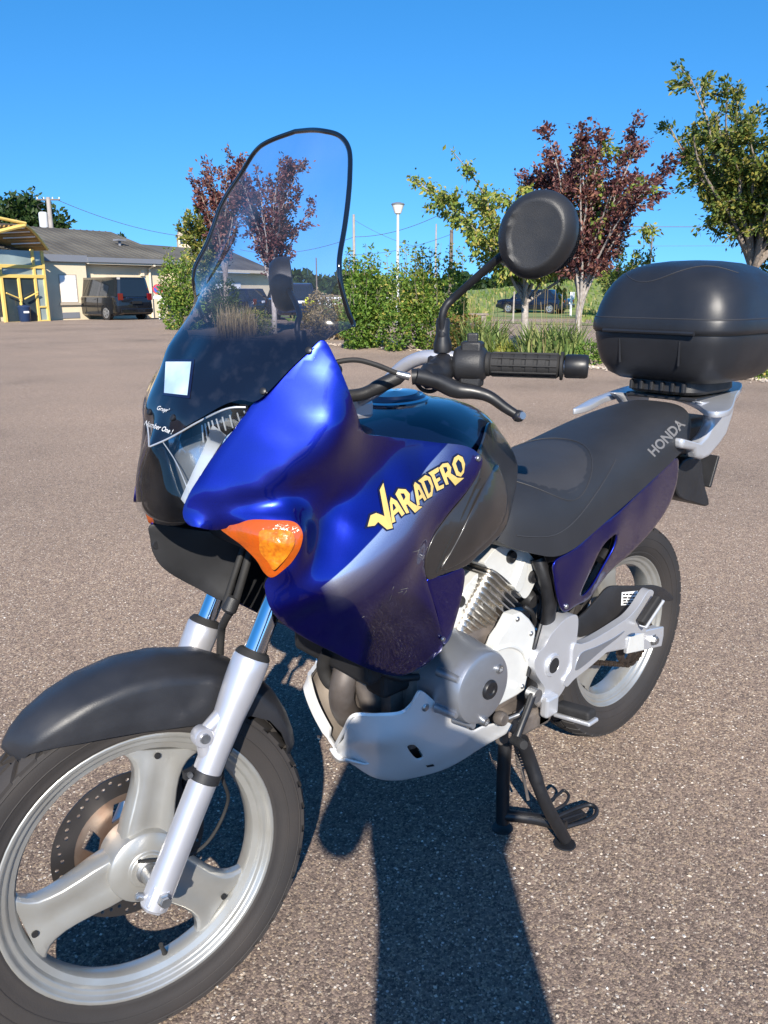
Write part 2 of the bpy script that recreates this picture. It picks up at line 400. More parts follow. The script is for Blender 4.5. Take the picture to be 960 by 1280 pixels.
# ================================================================== ground
def dip(x, y):
    d = math.hypot(x-CAM[0], y-CAM[1]); t = min(max((d-30)/25, 0), 1); return -0.26*t*t*(3-2*t)
def ground_mat():
    m, n, l, b = _new('worn_asphalt')
    tc = n.new('ShaderNodeTexCoord')
    def vor(sc, feature='F1'):
        v = n.new('ShaderNodeTexVoronoi'); v.inputs['Scale'].default_value = sc; v.feature = feature; l.new(tc.outputs['Object'], v.inputs['Vector']); return v
    def noise(sc, det=5):
        v = n.new('ShaderNodeTexNoise'); v.inputs['Scale'].default_value = sc; v.inputs['Detail'].default_value = det; l.new(tc.outputs['Object'], v.inputs['Vector']); return v
    # stones of uneven shape, packed tight, dark joints between them
    wn = noise(210, 2); wm = n.new('ShaderNodeMix'); wm.data_type = 'VECTOR'; wm.inputs['Factor'].default_value = .0045
    l.new(tc.outputs['Object'], wm.inputs[4]); l.new(wn.outputs['Color'], wm.inputs[5])
    v1 = vor(215); ve = vor(215, 'DISTANCE_TO_EDGE'); v2 = vor(95)
    for q_ in (v1, ve): l.new(wm.outputs[1], q_.inputs['Vector'])
    sp = n.new('ShaderNodeSeparateColor'); l.new(v1.outputs['Color'], sp.inputs[0])
    r1 = ramp(n, [(0.0, (.074, .056, .048)), (.16, (.120, .090, .075)), (.36, (.162, .123, .101)), (.56, (.198, .150, .123)), (.72, (.232, .175, .141)), (.84, (.272, .205, .146)), (.93, (.310, .248, .188)), (.98, (.35, .30, .25)), (1.0, (.48, .45, .41))])
    l.new(sp.outputs[0], r1.inputs[0])
    r2 = ramp(n, [(.0, (1, 1, 1)), (.11, (0, 0, 0))]); l.new(ve.outputs['Distance'], r2.inputs[0])
    nb = noise(24, 4); rb = ramp(n, [(.35, (.35, .35, .35)), (.65, (.95, .95, .95))]); l.new(nb.outputs['Fac'], rb.inputs[0])
    mb_ = n.new('ShaderNodeMath'); mb_.operation = 'MULTIPLY'; l.new(r2.outputs[0], mb_.inputs[0]); l.new(rb.outputs[0], mb_.inputs[1])
    mx = n.new('ShaderNodeMix'); mx.data_type = 'RGBA'; mx.inputs['B'].default_value = (.034, .028, .026, 1)
    l.new(mb_.outputs[0], mx.inputs['Factor']); l.new(r1.outputs[0], mx.inputs['A'])
    # odd larger pale chips
    sp2 = n.new('ShaderNodeSeparateColor'); l.new(v2.outputs['Color'], sp2.inputs[0])
    r3 = ramp(n, [(.955, (0, 0, 0)), (.965, (1, 1, 1))]); l.new(sp2.outputs[1], r3.inputs[0])
    r3b = ramp(n, [(.22, (1, 1, 1)), (.34, (0, 0, 0))]); l.new(v2.outputs['Distance'], r3b.inputs[0])
    mm = n.new('ShaderNodeMath'); mm.operation = 'MULTIPLY'; l.new(r3.outputs[0], mm.inputs[0]); l.new(r3b.outputs[0], mm.inputs[1])
    mx2 = n.new('ShaderNodeMix'); mx2.data_type = 'RGBA'; mx2.inputs['B'].default_value = (.52, .47, .42, 1)
    l.new(mm.outputs[0], mx2.inputs['Factor']); l.new(mx.outputs['Result'], mx2.inputs['A'])
    # broad wear, stains and scuffs
    n1 = noise(.45, 12); r4 = ramp(n, [(.30, (.74, .74, .74)), (.44, (.95, .95, .95)), (.72, (1.16, 1.14, 1.12))]); l.new(n1.outputs['Fac'], r4.inputs[0])
    mx3 = n.new('ShaderNodeMix'); mx3.data_type = 'RGBA'; mx3.blend_type = 'MULTIPLY'; mx3.inputs['Factor'].default_value = 1
    l.new(mx2.outputs['Result'], mx3.inputs['A']); l.new(r4.outputs[0], mx3.inputs['B'])
    n2 = noise(7, 9); r5 = ramp(n, [(.73, (0, 0, 0)), (.80, (.8, .8, .8))]); l.new(n2.outputs['Fac'], r5.inputs[0])
    n3 = noise(60, 4); r6 = ramp(n, [(.48, (0, 0, 0)), (.60, (1, 1, 1))]); l.new(n3.outputs['Fac'], r6.inputs[0])
    m2 = n.new('ShaderNodeMath'); m2.operation = 'MULTIPLY'; l.new(r5.outputs[0], m2.inputs[0]); l.new(r6.outputs[0], m2.inputs[1])
    mx4 = n.new('ShaderNodeMix'); mx4.data_type = 'RGBA'; mx4.inputs['B'].default_value = (.42, .40, .38, 1)
    l.new(m2.outputs[0], mx4.inputs['Factor']); l.new(mx3.outputs['Result'], mx4.inputs['A'])
    l.new(mx4.outputs['Result'], b.inputs['Base Color'])
    _set(b, Roughness=.82)
    if 'Diffuse Roughness' in b.inputs: b.inputs['Diffuse Roughness'].default_value = 1.0
    b.inputs['Specular IOR Level'].default_value = .25
    bp = n.new('ShaderNodeBump'); bp.inputs['Strength'].default_value = .6; bp.inputs['Distance'].default_value = .003; bp.invert = True
    l.new(v1.outputs['Distance'], bp.inputs['Height'])
    n4 = noise(300, 3); bp2 = n.new('ShaderNodeBump'); bp2.inputs['Strength'].default_value = .35; bp2.inputs['Distance'].default_value = .002
    l.new(n4.outputs['Fac'], bp2.inputs['Height']); l.new(bp.outputs[0], bp2.inputs['Normal']); l.new(bp2.outputs[0], b.inputs['Normal'])
    return m
def make_ground():
    rings = [0, 1, 2, 4, 7, 11, 16, 22, 28, 32, 36, 40, 44, 48, 52, 56, 62, 75, 100, 150, 250, 450, 900]; seg = 96
    v = [(CAM[0], CAM[1], 0)]; f = []
    for r_ in rings[1:]:
        for k in range(seg):
            a = 2*math.pi*k/seg; x, y = CAM[0]+r_*math.cos(a), CAM[1]+r_*math.sin(a); v.append((x, y, dip(x, y)))
    f += [(0, 1+k, 1+(k+1) % seg) for k in range(seg)]
    for i in range(len(rings)-2):
        f += [(1+i*seg+k, 1+(i+1)*seg+k, 1+(i+1)*seg+(k+1) % seg, 1+i*seg+(k+1) % seg) for k in range(seg)]
    return prop(obj('ground', v, f, ground_mat(), None, True), kind='structure')
make_ground()

# ================================================================== motorcycle
bike = thing('motorcycle', (0.72, 0, 0), 'deep blue touring motorcycle with tall windscreen and black top case on its stand', 'motorcycle', local=False)
# ---- steered front end: built straight ahead, then turned about the steering axis
CAST = R(29.0); STEER = R(-9.57)
AXS = np.array([math.sin(CAST), 0, math.cos(CAST)]); G0 = np.array([-0.088, 0, 0.0])
def steer(q, th=STEER):
    q = np.asarray(q, float)-G0; c, s = math.cos(th), math.sin(th)
    return q*c+np.cross(AXS, q)*s+AXS*(AXS@q)*(1-c)+G0
def mir_st(q):                                   # mirror image across the steered middle plane
    a = steer(q, -STEER); a[1] *= -1; return steer(a)
RF = 0.318
def fw(r, ang, y):                               # front wheel polar (0 deg = front, 90 = up) -> world
    a = R(ang); return steer((-r*math.cos(a), y, RF+r*math.sin(a)))
ZR = 0.335; XR = 1.45
def rw(r, ang, y):
    a = R(ang); return np.array((XR-r*math.cos(a), y, ZR+r*math.sin(a)))

def make_wheel(name, pos, fl, hw, spokes, tyre_prof, tw, side):
    """cast wheel with three wide spokes; pos(r, ang, y)"""
    mb = MB(); seg = 72
    o = fl
    half = [(o, -hw), (o-.002, -hw-.003), (o-.008, -hw-.002), (o-.013, -hw+.006), (o-.021, -hw+.008), (o-.025, -hw+.015), (o-.035, -hw+.019), (o-.039, -.010)]
    prof = half+[(r, -y) for r, y in half[::-1]]+[(o-.018, hw-.010), (o-.026, 0), (o-.018, -hw+.010)]
    v = []; f = []; n = len(prof)
    for r, y in prof:
        v += [pos(r, 360*k/seg, y) for k in range(seg)]
    f = [(i*seg+k, i*seg+(k+1) % seg, ((i+1) % n)*seg+(k+1) % seg, ((i+1) % n)*seg+k) for i in range(n) for k in range(seg)]
    mb.add(v, f)
    # hub
    hub = [(.018, -.046), (.030, -.046), (.032, -.040), (.058, -.037), (.063, -.033), (.066, .0), (.063, .034), (.030, .042), (.018, .042)]
    v = []
    for r, y in hub: v += [pos(r, 360*k/36, y) for k in range(36)]
    n = len(hub); mb.add(v, [(i*36+k, i*36+(k+1) % 36, ((i+1) % n)*36+(k+1) % 36, ((i+1) % n)*36+k) for i in range(n) for k in range(36)])
    # spokes: half width along r, slightly dished
    st = [(.040, .046, .027), (.075, .045, .025), (.10, .042, .023), (.13, .040, .021), (.150, .041, .019), (.168, .045, .018), (.180, .052, .016), (.188, .060, .015), (o-.050, .068, .014), (o-.042, .073, .013)]
    for a0 in spokes:
        rings = []
        for r, hwid, ht in st:
            ring = []
            for sx, sy in ((-1, -.55), (-.86, -.9), (-.55, -1.0), (-.2, -.82), (.35, -.78), (.62, -1.0), (.88, -.9), (1, -.5), (1, .5), (.88, 1), (-.88, 1), (-1, .5)):
                ang = math.degrees(math.atan2(sx*hwid, r)); ring.append(pos(math.hypot(r, sx*hwid), a0+ang, sy*ht))
            rings.append(ring)
        mb.loft(rings)
    wh = mb.out(name, WHEELM, bike, angle=38); bevel(wh, .0015, 2, 40)
    # drain / casting holes seen as dark plugs near the spoke ends
    for a0 in spokes:
        c = pos(.192, a0-3, -.014); ax = pos(.192, a0-3, -.02)-c
        MB().lathe([(.0055, .0), (.0055, .0035)], c, ax, 12).out('casting_hole', DARKIN, wh)
    # tyre
    v = []; seg = 96; n = len(tyre_prof)
    for r, y in tyre_prof: v += [pos(r, 360*k/seg, y) for k in range(seg)]
    ty = recalc(obj('tyre', v, [(i*seg+k, i*seg+(k+1) % seg, ((i+1) % n)*seg+(k+1) % seg, ((i+1) % n)*seg+k) for i in range(n) for k in range(seg)], TYRE, wh, True, 50))
    for rr_ in (fl+.026, fl+.049):          # moulded ribs on the sidewalls
        yy = np.interp(rr_, [q[0] for q in tyre_prof[:9]], [q[1] for q in tyre_prof[:9]])
        for sg in (1, -1):
            MB().tube([pos(rr_, 360*k/72, yy*sg) for k in range(73)], .0013, 5, cap=False).out('sidewall_rib', TYRE, ty)
    return wh, ty
def tyre_profile(rb, ro, hw, dr=.0):
    c = []
    sh = [(rb-.004, hw*.70), (rb+.006, hw*.80), (rb+.010, hw*.84), (rb+.012, hw*.825), (rb+.022, hw*.93), (rb+.035, hw*.985), (rb+.046, hw), (ro-.024, hw*.985), (ro-.017, hw*.93)]
    cro = [(ro-.010-dr, hw*.80), (ro-.004-dr, hw*.58), (ro-.001-dr, hw*.30)]
    L = sh+cro
    return [(r, -y) for r, y in L]+[(ro-dr, 0)]+[(r, y) for r, y in L[::-1]]+[(rb-.012, 0)]
def treads(name, pos, ro, hw, nblk, parent, rows):
    """raised tread blocks with grooves between them, as on the real tyre"""
    mb = MB(); step = 360/nblk
    def rr(y):
        t = abs(y)/hw
        return ro-.001 - (.0 if t < .3 else .012*((t-.3)/.6)**1.7)
    for (ya, yb, skew, offs, gap) in rows:
        for k in range(nblk):
            a0 = k*step+offs*step; a1 = a0+step*gap
            top = []; bot = []
            ys = np.linspace(ya, yb, 4)
            for y in ys:
                sk = skew*(y-ya)/(yb-ya)*step
                top.append((pos(rr(y)+.0005, a0+sk, y), pos(rr(y)+.0005, a1+sk, y))); bot.append((pos(rr(y)-.0075, a0+sk, y), pos(rr(y)-.0075, a1+sk, y)))
            v = [];
            for (t0, t1), (b0, b1) in zip(top, bot): v += [t0, t1, b1, b0]
            f = [(4*i+j, 4*i+(j+1) % 4, 4*i+4+(j+1) % 4, 4*i+4+j) for i in range(3) for j in range(4)]+[(0, 1, 2, 3), (15, 14, 13, 12)]
            mb.add(v, f)
    o = mb.out(name, TYRE, parent, angle=30); o['kind'] = 'stuff'; return o
FWH, FTY = make_wheel('front_wheel', fw, .243, .036, (107, -13, -133), tyre_profile(.238, .3160, .0475, .0065), .0475, -1)
treads('tread_blocks', fw, .3165, .0475, 40, FTY, [(-.0455, -.026, .55, .0, .70), (-.020, -.003, -.5, .35, .68), (.003, .020, .5, .1, .68), (.026, .0455, -.55, .6, .70)])
RWH, RTY = make_wheel('rear_wheel', rw, .230, .044, (75, -45, 195), tyre_profile(.226, .322, .064, .006), .064, -1)
treads('tread_blocks', rw, .322, .064, 46, RTY, [(-.062, -.034, .5, .0, .84), (-.029, -.003, -.5, .35, .82), (.003, .029, .5, .1, .82), (.034, .062, -.5, .6, .84)])
# valve
mb = MB(); a = fw(.206, -96, -.004); b_ = fw(.170, -94, -.020); mb.tube([a, a*.6+b_*.4, b_], [.0055, .004, .004], 10); mb.out('valve_stem', RUBBER, FWH)
# front brake disc with drilled holes, carried on five arms (right-hand side)
def disc(name, pos, y, ro, ri, parent, nh):
    ring = circ((0, 0), ro, 64); hole = circ((0, 0), ri, 48)
    hl = [hole]
    for k in range(nh):
        g = 2*math.pi*k/nh
        for j, rr in enumerate((ro-.009, ro-.019, ro-.014)):
            if k % 3 != j: continue
            hl.append(circ((rr*math.cos(g), rr*math.sin(g)), .0036, 10))
    def xf(q): r = math.hypot(q[0], q[2]); return pos(r, math.degrees(math.atan2(q[2], q[0])), q[1])
    d = plate2(name, np.array(ring), [np.array(h) for h in hl], y, .004, DISCB, parent, 0, xf=xf)
    # inner carrier
    car = circ((0, 0), ri+.004, 48); hl = [circ((0, 0), .035, 24)]
    for k in range(6):
        g = 2*math.pi*k/6+.3; hh = []
        for rr, da in ((.058, -.30), (.058, .22), (ri-.012, .42), (ri-.012, -.02)): hh.append(np.array([rr*math.cos(g+da), rr*math.sin(g+da)]))
        hl.append(np.array(hh))
    plate2('disc_carrier', np.array(car), [np.array(h) for h in hl], y+.001, .005, STEEL, d, 0, xf=xf)
    return d
disc('brake_disc', fw, .052, .138, .100, FWH, 54)
# axle
mb = MB(); mb.tube([fw(0, 0, -.128), fw(0, 0, .125)], .0085, 16); mb.out('axle', CHROME, FWH)
mb = MB(); mb.lathe([(.016, 0), (.0165, .036), (.021, .038), (.021, .046)], fw(0, 0, -.088), fw(0, 0, -.04)-fw(0, 0, -.088), 24); mb.out('axle_spacer', BOLT, FWH)

# ---- fork
FY = .108
def fk(t, y, off=0.0): return steer(np.array((0, y, RF))+AXS*t+np.array((-math.cos(CAST), 0, math.sin(CAST)))*off)
for y in (-FY, FY):
    s = -1 if y < 0 else 1
    mb = MB(); pts = []; rad = []
    for t, r_ in ((-.030, .021), (-.027, .0235), (.0, .024), (.06, .0235), (.12, .0235), (.24, .0245), (.30, .0265), (.335, .0295), (.365, .0315), (.385, .032), (.405, .032), (.409, .030)):
        pts.append(fk(t, y, .0)); rad.append(r_)
    mb.tube(pts, rad, 28)
    leg = mb.out('fork_leg', FORKM, bike, angle=30)
    # fender mounting lug on the leading edge
    mb = MB(); c = fk(.262, y+s*.004, .036); nrm = fk(.262, y+s*.02, .036)-c
    mb.lathe([(.0, -.010), (.0165, -.010), (.0175, -.006), (.0175, .010), (.0155, .013), (.0, .013)], c, nrm, 20, caps=False)
    mb.tube([fk(.235, y, .012), fk(.258, y+s*.002, .032)], [.016, .012], 12); mb.tube([fk(.30, y, .014), fk(.27, y+s*.002, .032)], [.015, .012], 12)
    mb.out('fender_lug', FORKM, leg)
    MB().lathe([(.0, .017), (.008, .017), (.009, .013), (.009, .005)], c, nrm, 14, caps=False).out('bolt', BOLT, leg)
    # flat axle pinch at the bottom
    mb = MB(); mb.tube([fk(-.034, y), fk(-.022, y), fk(.012, y)], [.021, .0255, .0255], 6); o_ = mb.out('axle_clamp', FORKM, leg, smooth=False); bevel(o_, .003, 2)
    c = fk(-.004, y+s*.024, .0); nrm = np.array((0, s, 0.)); nrm = steer(np.array((0, s, 0))+G0)-G0
    MB().lathe([(.012, 0), (.012, .004), (.009, .005), (.009, .012), (.0, .012)], c, nrm, 6, caps=False).out('axle_nut', BOLT, leg, smooth=False)
    MB().lathe([(.0065, 0), (.0065, .010), (.004, .012), (.0, .012)], fk(-.016, y-.004*s, .024), fk(-.016, y, .05)-fk(-.016, y, .024), 12, caps=False).out('pinch_bolt', BOLT, leg)
    mb = MB(); mb.tube([fk(.405, y), fk(.75, y)], .0185, 28); mb.out('stanchion', CHROME, leg)
    mb = MB(); mb.lathe([(.030, 0), (.031, .004), (.026, .012), (.0195, .014)], fk(.407, y), AXS if False else fk(.5, y)-fk(.4, y), 28); mb.out('dust_seal', RUBBER, leg)
    if s < 0:
        mb = MB(); mb.lathe([(.0238, -.009), (.0268, -.008), (.0268, .008), (.0238, .009)], fk(.198, y), fk(.3, y)-fk(.2, y), 24)
        mb.box(fk(.198, y-.004, .032), (.020, .010, .014)); mb.out('cable_clamp', BLKPL, leg)
        MB().lathe([(.0, .010), (.0045, .010), (.0045, 0)], fk(.198, y-.006, .034), steer(np.array((0, -1., 0))+G0)-G0, 8, caps=False).out('clamp_screw', BOLT, leg)
# calliper on the right
mb = MB(); M3 = np.eye(3)
c = fw(.128, 155, .078); mb.box(c, (.075, .045, .095)); mb.box(fw(.145, 150, .078), (.05, .06, .05)); o_ = mb.out('brake_calliper', BLKMT, bike, smooth=False); bevel(o_, .008, 3)
# speedometer cable and brake hose
mb = MB(); mb.tube(cr([fw(.035, 60, -.055), fw(.06, 170, -.062), fw(.11, 165, -.068), fw(.17, 146, -.080), fk(.21, -.100, -.032), fk(.30, -.10, -.036), fk(.42, -.085, -.034), fk(.55, -.06, -.02), fk(.64, -.03, .0)], 8), .003, 8); mb.out('speedometer_cable', RUBBER, bike)
mb = MB(); mb.tube(cr([fw(.15, 150, .078), fw(.26, 138, .085), fk(.395, .060, -.02), fk(.43, .035, .0), fk(.47, .0, .012), fk(.52, -.012, .022), fk(.60, -.012, .030), fk(.70, -.01, .030)], 8), .0075, 10); mb.out('brake_hose', RUBBER, bike)
mb = MB(); mb.tube(cr([fk(.46, .006, .026), fk(.53, -.004, .036), fk(.62, -.004, .042), fk(.72, -.002, .042)], 8), .006, 10); mb.out('brake_hose', RUBBER, bike)
mb = MB(); mb.lathe([(.010, -.016), (.014, -.012), (.014, .012), (.010, .016)], fk(.470, .0, .018), AXS, 14); mb.out('hose_clip', BLKPL, bike)

# ---- front fender
mb = MB(); rings = []
fst = [(55.5, .334, .321, .010), (57, .340, .322, .028), (60, .347, .318, .044), (65, .354, .305, .058), (72, .360, .290, .068), (80, .366, .277, .072), (90, .372, .268, .075), (100, .376, .264, .076), (112, .380, .270, .077), (122, .377, .288, .076), (130, .373, .308, .074), (138, .366, .318, .070), (146, .355, .316, .062), (153, .344, .313, .052), (158, .336, .312, .036), (160, .330, .314, .020)]
for ang, rc, rs, wd in fst:
    ring = []
    for t in np.linspace(-1, 1, 25):
        g = abs(t)
        if g < .55: q = g/.55; y = wd*.80*q; r_ = rc-(.018*q**2.4)
        elif g < .72: q = (g-.55)/.17; y = wd*(.80+.20*math.sin(q*math.pi/2)); r_ = rc-.018-.014*q
        else: q = (g-.72)/.28; y = wd*(1.0+.02*q); r_ = (rc-.032)*(1-q)+min(rs, rc-.034)*q
        ring.append(fw(r_, ang, y*(1 if t > 0 else -1)))
    rings.append(ring)
mb.loft(rings, closed=False); fen = mb.out('front_fender', [FENDER, LINER], bike, angle=60, fix=False)
bmx = bmesh.new(); bmx.from_mesh(fen.data); bmesh.ops.recalc_face_normals(bmx, faces=bmx.faces)
bmx.faces.ensure_lookup_table(); bmx.normal_update()
fq = min(bmx.faces, key=lambda q: -q.calc_center_median().z)
if fq.normal.z < 0: bmesh.ops.reverse_faces(bmx, faces=bmx.faces)
bmx.to_mesh(fen.data); bmx.free()
sm = fen.modifiers.new('thickness', 'SOLIDIFY'); sm.thickness = .004; sm.offset = -1; sm.material_offset = 1; bevel(fen, .0015, 2, 50)

# ---- side fairings (blue), both sides from one measured panel
FO = [(228,640,-.081),(238,614,-.090),(252,590,-.098),(272,562,-.114),(292,537,-.131),(313,508,-.147),(335,488,-.165),(362,460,-.183),(388,437,-.199),(403,425,-.207),(412,434,-.214),(424,458,-.228),(434,482,-.236),(444,510,-.234),(455,540,-.216),(478,545,-.200),(505,548,-.193),(545,553,-.196),(580,557,-.203),(597,566,-.207),(603,580,-.209),(588,608,-.214),(562,640,-.218),(543,668,-.220),(532,697,-.219),(533,724,-.213),(553,800,-.190),(545,820,-.180),(522,837,-.160),(497,845,-.146),(465,838,-.146),(420,817,-.154),(380,797,-.168),(352,778,-.182),(338,760,-.192),(331,735,-.188),(335,722,-.192),(352,713,-.213),(368,697,-.223),(377,676,-.228),(376,662,-.226),(366,654,-.216),(345,652,-.200),(310,653,-.166),(272,662,-.114),(250,660,-.110),(234,655,-.091)]
FC = [(395,738,-.228),(420,728,-.238),(450,715,-.246),(490,698,-.249),(520,682,-.243),
      (390,765,-.200),(440,775,-.205),(500,775,-.204),(535,770,-.203),(470,805,-.174),(520,805,-.180),(410,790,-.180),
      (470,655,-.231),(520,612,-.222),(500,640,-.232),(560,598,-.215),(430,700,-.234),(460,680,-.238),(575,576,-.209),
      (442,618,-.203),(480,598,-.203),(525,578,-.200),(570,562,-.202),(470,575,-.199),(505,566,-.196),
      (330,628,-.172),(370,620,-.190),(410,614,-.202),(437,614,-.204),
      (345,640,-.190),(392,640,-.198),(425,631,-.198),(412,655,-.201),(400,682,-.209),(392,706,-.219),(440,655,-.220),(385,722,-.222),(365,735,-.210),
      (300,636,-.146),(262,642,-.114)]
# the upper wing is a ruled, vertically drawn surface: lateral position follows the plan curve
_wx = [.05, .069, .11, .124, .163, .215, .26, .30, .36]; _wy = [-.069, -.080, -.105, -.113, -.144, -.181, -.208, -.228, -.242]; _wz = [.94, .96, 1.03, 1.05, 1.115, 1.17, 1.21, 1.22, 1.22]
def wing(u, v, k=.30):
    y = -.18
    for _ in range(60):
        q = P(u, v, y); yn = np.interp(q[0], _wx, _wy)-k*(np.interp(q[0], _wx, _wz)-q[2]); y = .5*y+.5*yn
    return P(u, v, y)
WG = [wing(u, v) for u, v in ((262,605),(290,580),(320,550),(350,515),(380,485),(400,455),(275,622),(305,600),(335,572),(365,545),(395,515),(418,485),(320,612),(355,588),(390,560),(418,530))]
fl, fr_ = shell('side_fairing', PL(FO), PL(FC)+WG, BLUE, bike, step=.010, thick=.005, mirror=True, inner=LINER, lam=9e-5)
fl['label'] = 'deep blue left side fairing with gold lettering'
# rear lower tail of the fairing, below the charcoal panel
TO = [(534,726,-.206),(556,719,-.204),(580,711,-.200),(579,740,-.196),(571,772,-.190),(562,800,-.184),(553,803,-.186),(546,765,-.196)]
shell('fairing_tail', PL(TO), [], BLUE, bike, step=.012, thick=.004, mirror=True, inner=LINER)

def decal(name, body, u0, v0, u1, v1, hgt, surf, yy, m, parent, shear=.25, offset=0., up=.0009, stretch=None, fn=None):
    """flat print following a panel: text laid between two photo points of the panel"""
    v, f = text_mesh(body, shear, offset)
    x0, x1 = v[:, 0].min(), v[:, 0].max(); y0, y1 = 0.0, .70
    A, B = P(u0, v0, yy), P(u1, v1, yy); d = B-A; d[1] = 0; L = np.linalg.norm(d); d /= L
    nrm = np.array((-d[2], 0, d[0]));  nrm = nrm if nrm[2] > 0 else -nrm
    t = (v[:, 0]-x0)/(x1-x0); s = (v[:, 1]-y0)/(y1-y0)
    if fn: t, s = fn(t, s)
    q = A[None]+d[None]*(t*L)[:, None]+nrm[None]*(s*hgt)[:, None]
    y = surf(q[:, [0, 2]])
    q[:, 1] = y-up
    o = obj(name, q, f, m, parent, False)
    nz = sum(p_.normal.y for p_ in o.data.polygons)
    if nz > 0:
        bm = bmesh.new(); bm.from_mesh(o.data); bmesh.ops.reverse_faces(bm, faces=bm.faces); bm.to_mesh(o.data); bm.free()
    return o
def letters(name, glyphs, u0, v0, u1, v1, hgt, surf, yy, m, parent, up, grow=0.0):
    """angular hand-cut lettering, one mesh per word"""
    A, B = P(u0, v0, yy), P(u1, v1, yy); d = B-A; d[1] = 0; L = np.linalg.norm(d); d /= L
    nrm = np.array((-d[2], 0, d[0])); nrm = nrm if nrm[2] > 0 else -nrm
    V = []; F = []
    for polys in glyphs:
        for poly, holes in polys:
            pp = np.array(poly, float); hh = [np.array(h, float) for h in holes]
            if grow:
                pp = pp*np.array((L, hgt)); hh = []
                def off(a, g):
                    ar = sum(a[i][0]*a[(i+1) % len(a)][1]-a[(i+1) % len(a)][0]*a[i][1] for i in range(len(a)))
                    out = []
                    for i in range(len(a)):
                        e1 = a[i]-a[i-1]; e2 = a[(i+1) % len(a)]-a[i]; e1 = e1/np.linalg.norm(e1); e2 = e2/np.linalg.norm(e2)
                        n1 = np.array([e1[1], -e1[0]]); n2 = np.array([e2[1], -e2[0]]); mm = n1+n2; mm = mm*2/max(.7, np.linalg.norm(mm)**2)
                        out.append(a[i]+mm*g*(1 if ar > 0 else -1))
                    return np.array(out)
                pp = off(pp, grow)/np.array((L, hgt))
            W, T = fill2d(pp, hh, .05)
            k = len(V)
            q = A[None]+d[None]*(W[:, 0]*L)[:, None]+nrm[None]*(W[:, 1]*hgt)[:, None]
            q[:, 1] = surf(q[:, [0, 2]])-up
            V += list(q)
            for a, b, c in T:
                nn = np.cross(q[b]-q[a], q[c]-q[a]); F.append((k+a, k+b, k+c) if nn[1] < 0 else (k+a, k+c, k+b))
    return obj(name, V, F, m, parent, False)
# VARADERO: x runs 0..1 along the word, y in letter heights
VAR = [
 [([(.0,.33),(.05,.24),(.085,.30),(.12,-.10),(.165,-.16),(.262,1.42),(.212,1.26),(.148,.36),(.135,.44),(.105,.60),(.06,.62)], [])],                      # V
 [([(.175,.02),(.205,.0),(.215,.22),(.262,.27),(.268,.05),(.300,.08),(.290,.62),(.262,.84),(.235,.70)], [[(.226,.38),(.258,.42),(.258,.58),(.247,.60)]])],  # A
 [([(.312,.05),(.338,.02),(.340,.34),(.352,.33),(.385,-.12),(.470,-.10),(.420,.10),(.382,.40),(.408,.62),(.395,.84),(.345,.98),(.305,.86)], [[(.340,.52),(.366,.60),(.368,.74),(.342,.80)]])],  # R
 [([(.425,.06),(.452,.04),(.460,.22),(.500,.22),(.508,.04),(.535,.05),(.520,.70),(.495,.90),(.470,.82)], [[(.472,.36),(.497,.38),(.496,.56),(.486,.60)]])],  # A
 [([(.545,.04),(.600,.0),(.645,.30),(.650,.70),(.615,.88),(.525,.86),(.545,.72)], [[(.572,.16),(.602,.20),(.622,.40),(.618,.66),(.578,.72)]])],   # D
 [([(.662,.05),(.735,.0),(.745,.14),(.695,.18),(.694,.36),(.730,.38),(.730,.50),(.694,.50),(.694,.70),(.745,.72),(.755,.88),(.650,.88),(.664,.70)], [])],    # E
 [([(.762,.06),(.790,.03),(.790,.34),(.802,.33),(.850,-.20),(.955,-.12),(.890,.06),(.838,.40),(.862,.60),(.850,.84),(.800,.92),(.757,.84)], [[(.790,.50),(.820,.56),(.824,.72),(.792,.78)]])],  # R
 [([(.885,.18),(.925,.02),(.965,.10),(1.0,.42),(.998,.74),(.965,.92),(.920,.90),(.880,.70)], [[(.915,.30),(.935,.16),(.962,.26),(.968,.56),(.950,.76),(.915,.66)]])],  # O
]
SF = SURF['side_fairing']
letters('model_lettering_outline', VAR, 457, 666, 588, 592, .041, SF, -.222, NAVY, fl, .0010, grow=.0028)
letters('model_lettering', VAR, 457, 666, 588, 592, .041, SF, -.222, GOLD, fl, .0020)
def screw(name, u, v, y, m, parent, r=.006, d=(0, -1, 0), h=.003):
    return MB().lathe([(0, h), (r*.75, h), (r, h*.4), (r, -.002)], P(u, v, y), d, 14, caps=False).out(name, m, parent)
def scratch(u0, v0, u1, v1, wd=.0007):
    q = []
    for u, v in ((u0, v0), (u1, v1)):
        y = -.2
        for _ in range(40): p_ = P(u, v, y); y = .5*y+.5*SF([[p_[0], p_[2]]])[0]
        p_ = P(u, v, y); p_[1] -= .0009; q.append(p_)
    d = q[1]-q[0]; nn = np.cross(d, (0, 1., 0)); nn = nn/np.linalg.norm(nn)*wd
    return obj('paint_scratch', [q[0]-nn*.3, q[1]-nn, q[1]+nn, q[0]+nn*.3], [(0, 1, 2, 3)], HONDAM, fl, False)
for a_ in ((486,752,489,744),(490,737,492,733),(497,741,503,739),(500,737,509,735),(504,743,508,738),(452,772,455,770),(515,690,523,688),(521,694,524,686),(527,700,530,694),(475,760,477,757)): scratch(*a_)
screw('fairing_screw', 598, 573, -.2095, BOLT, fl, .006)
screw('fairing_screw', 554, 799, -.195, BOLT, fl, .005)

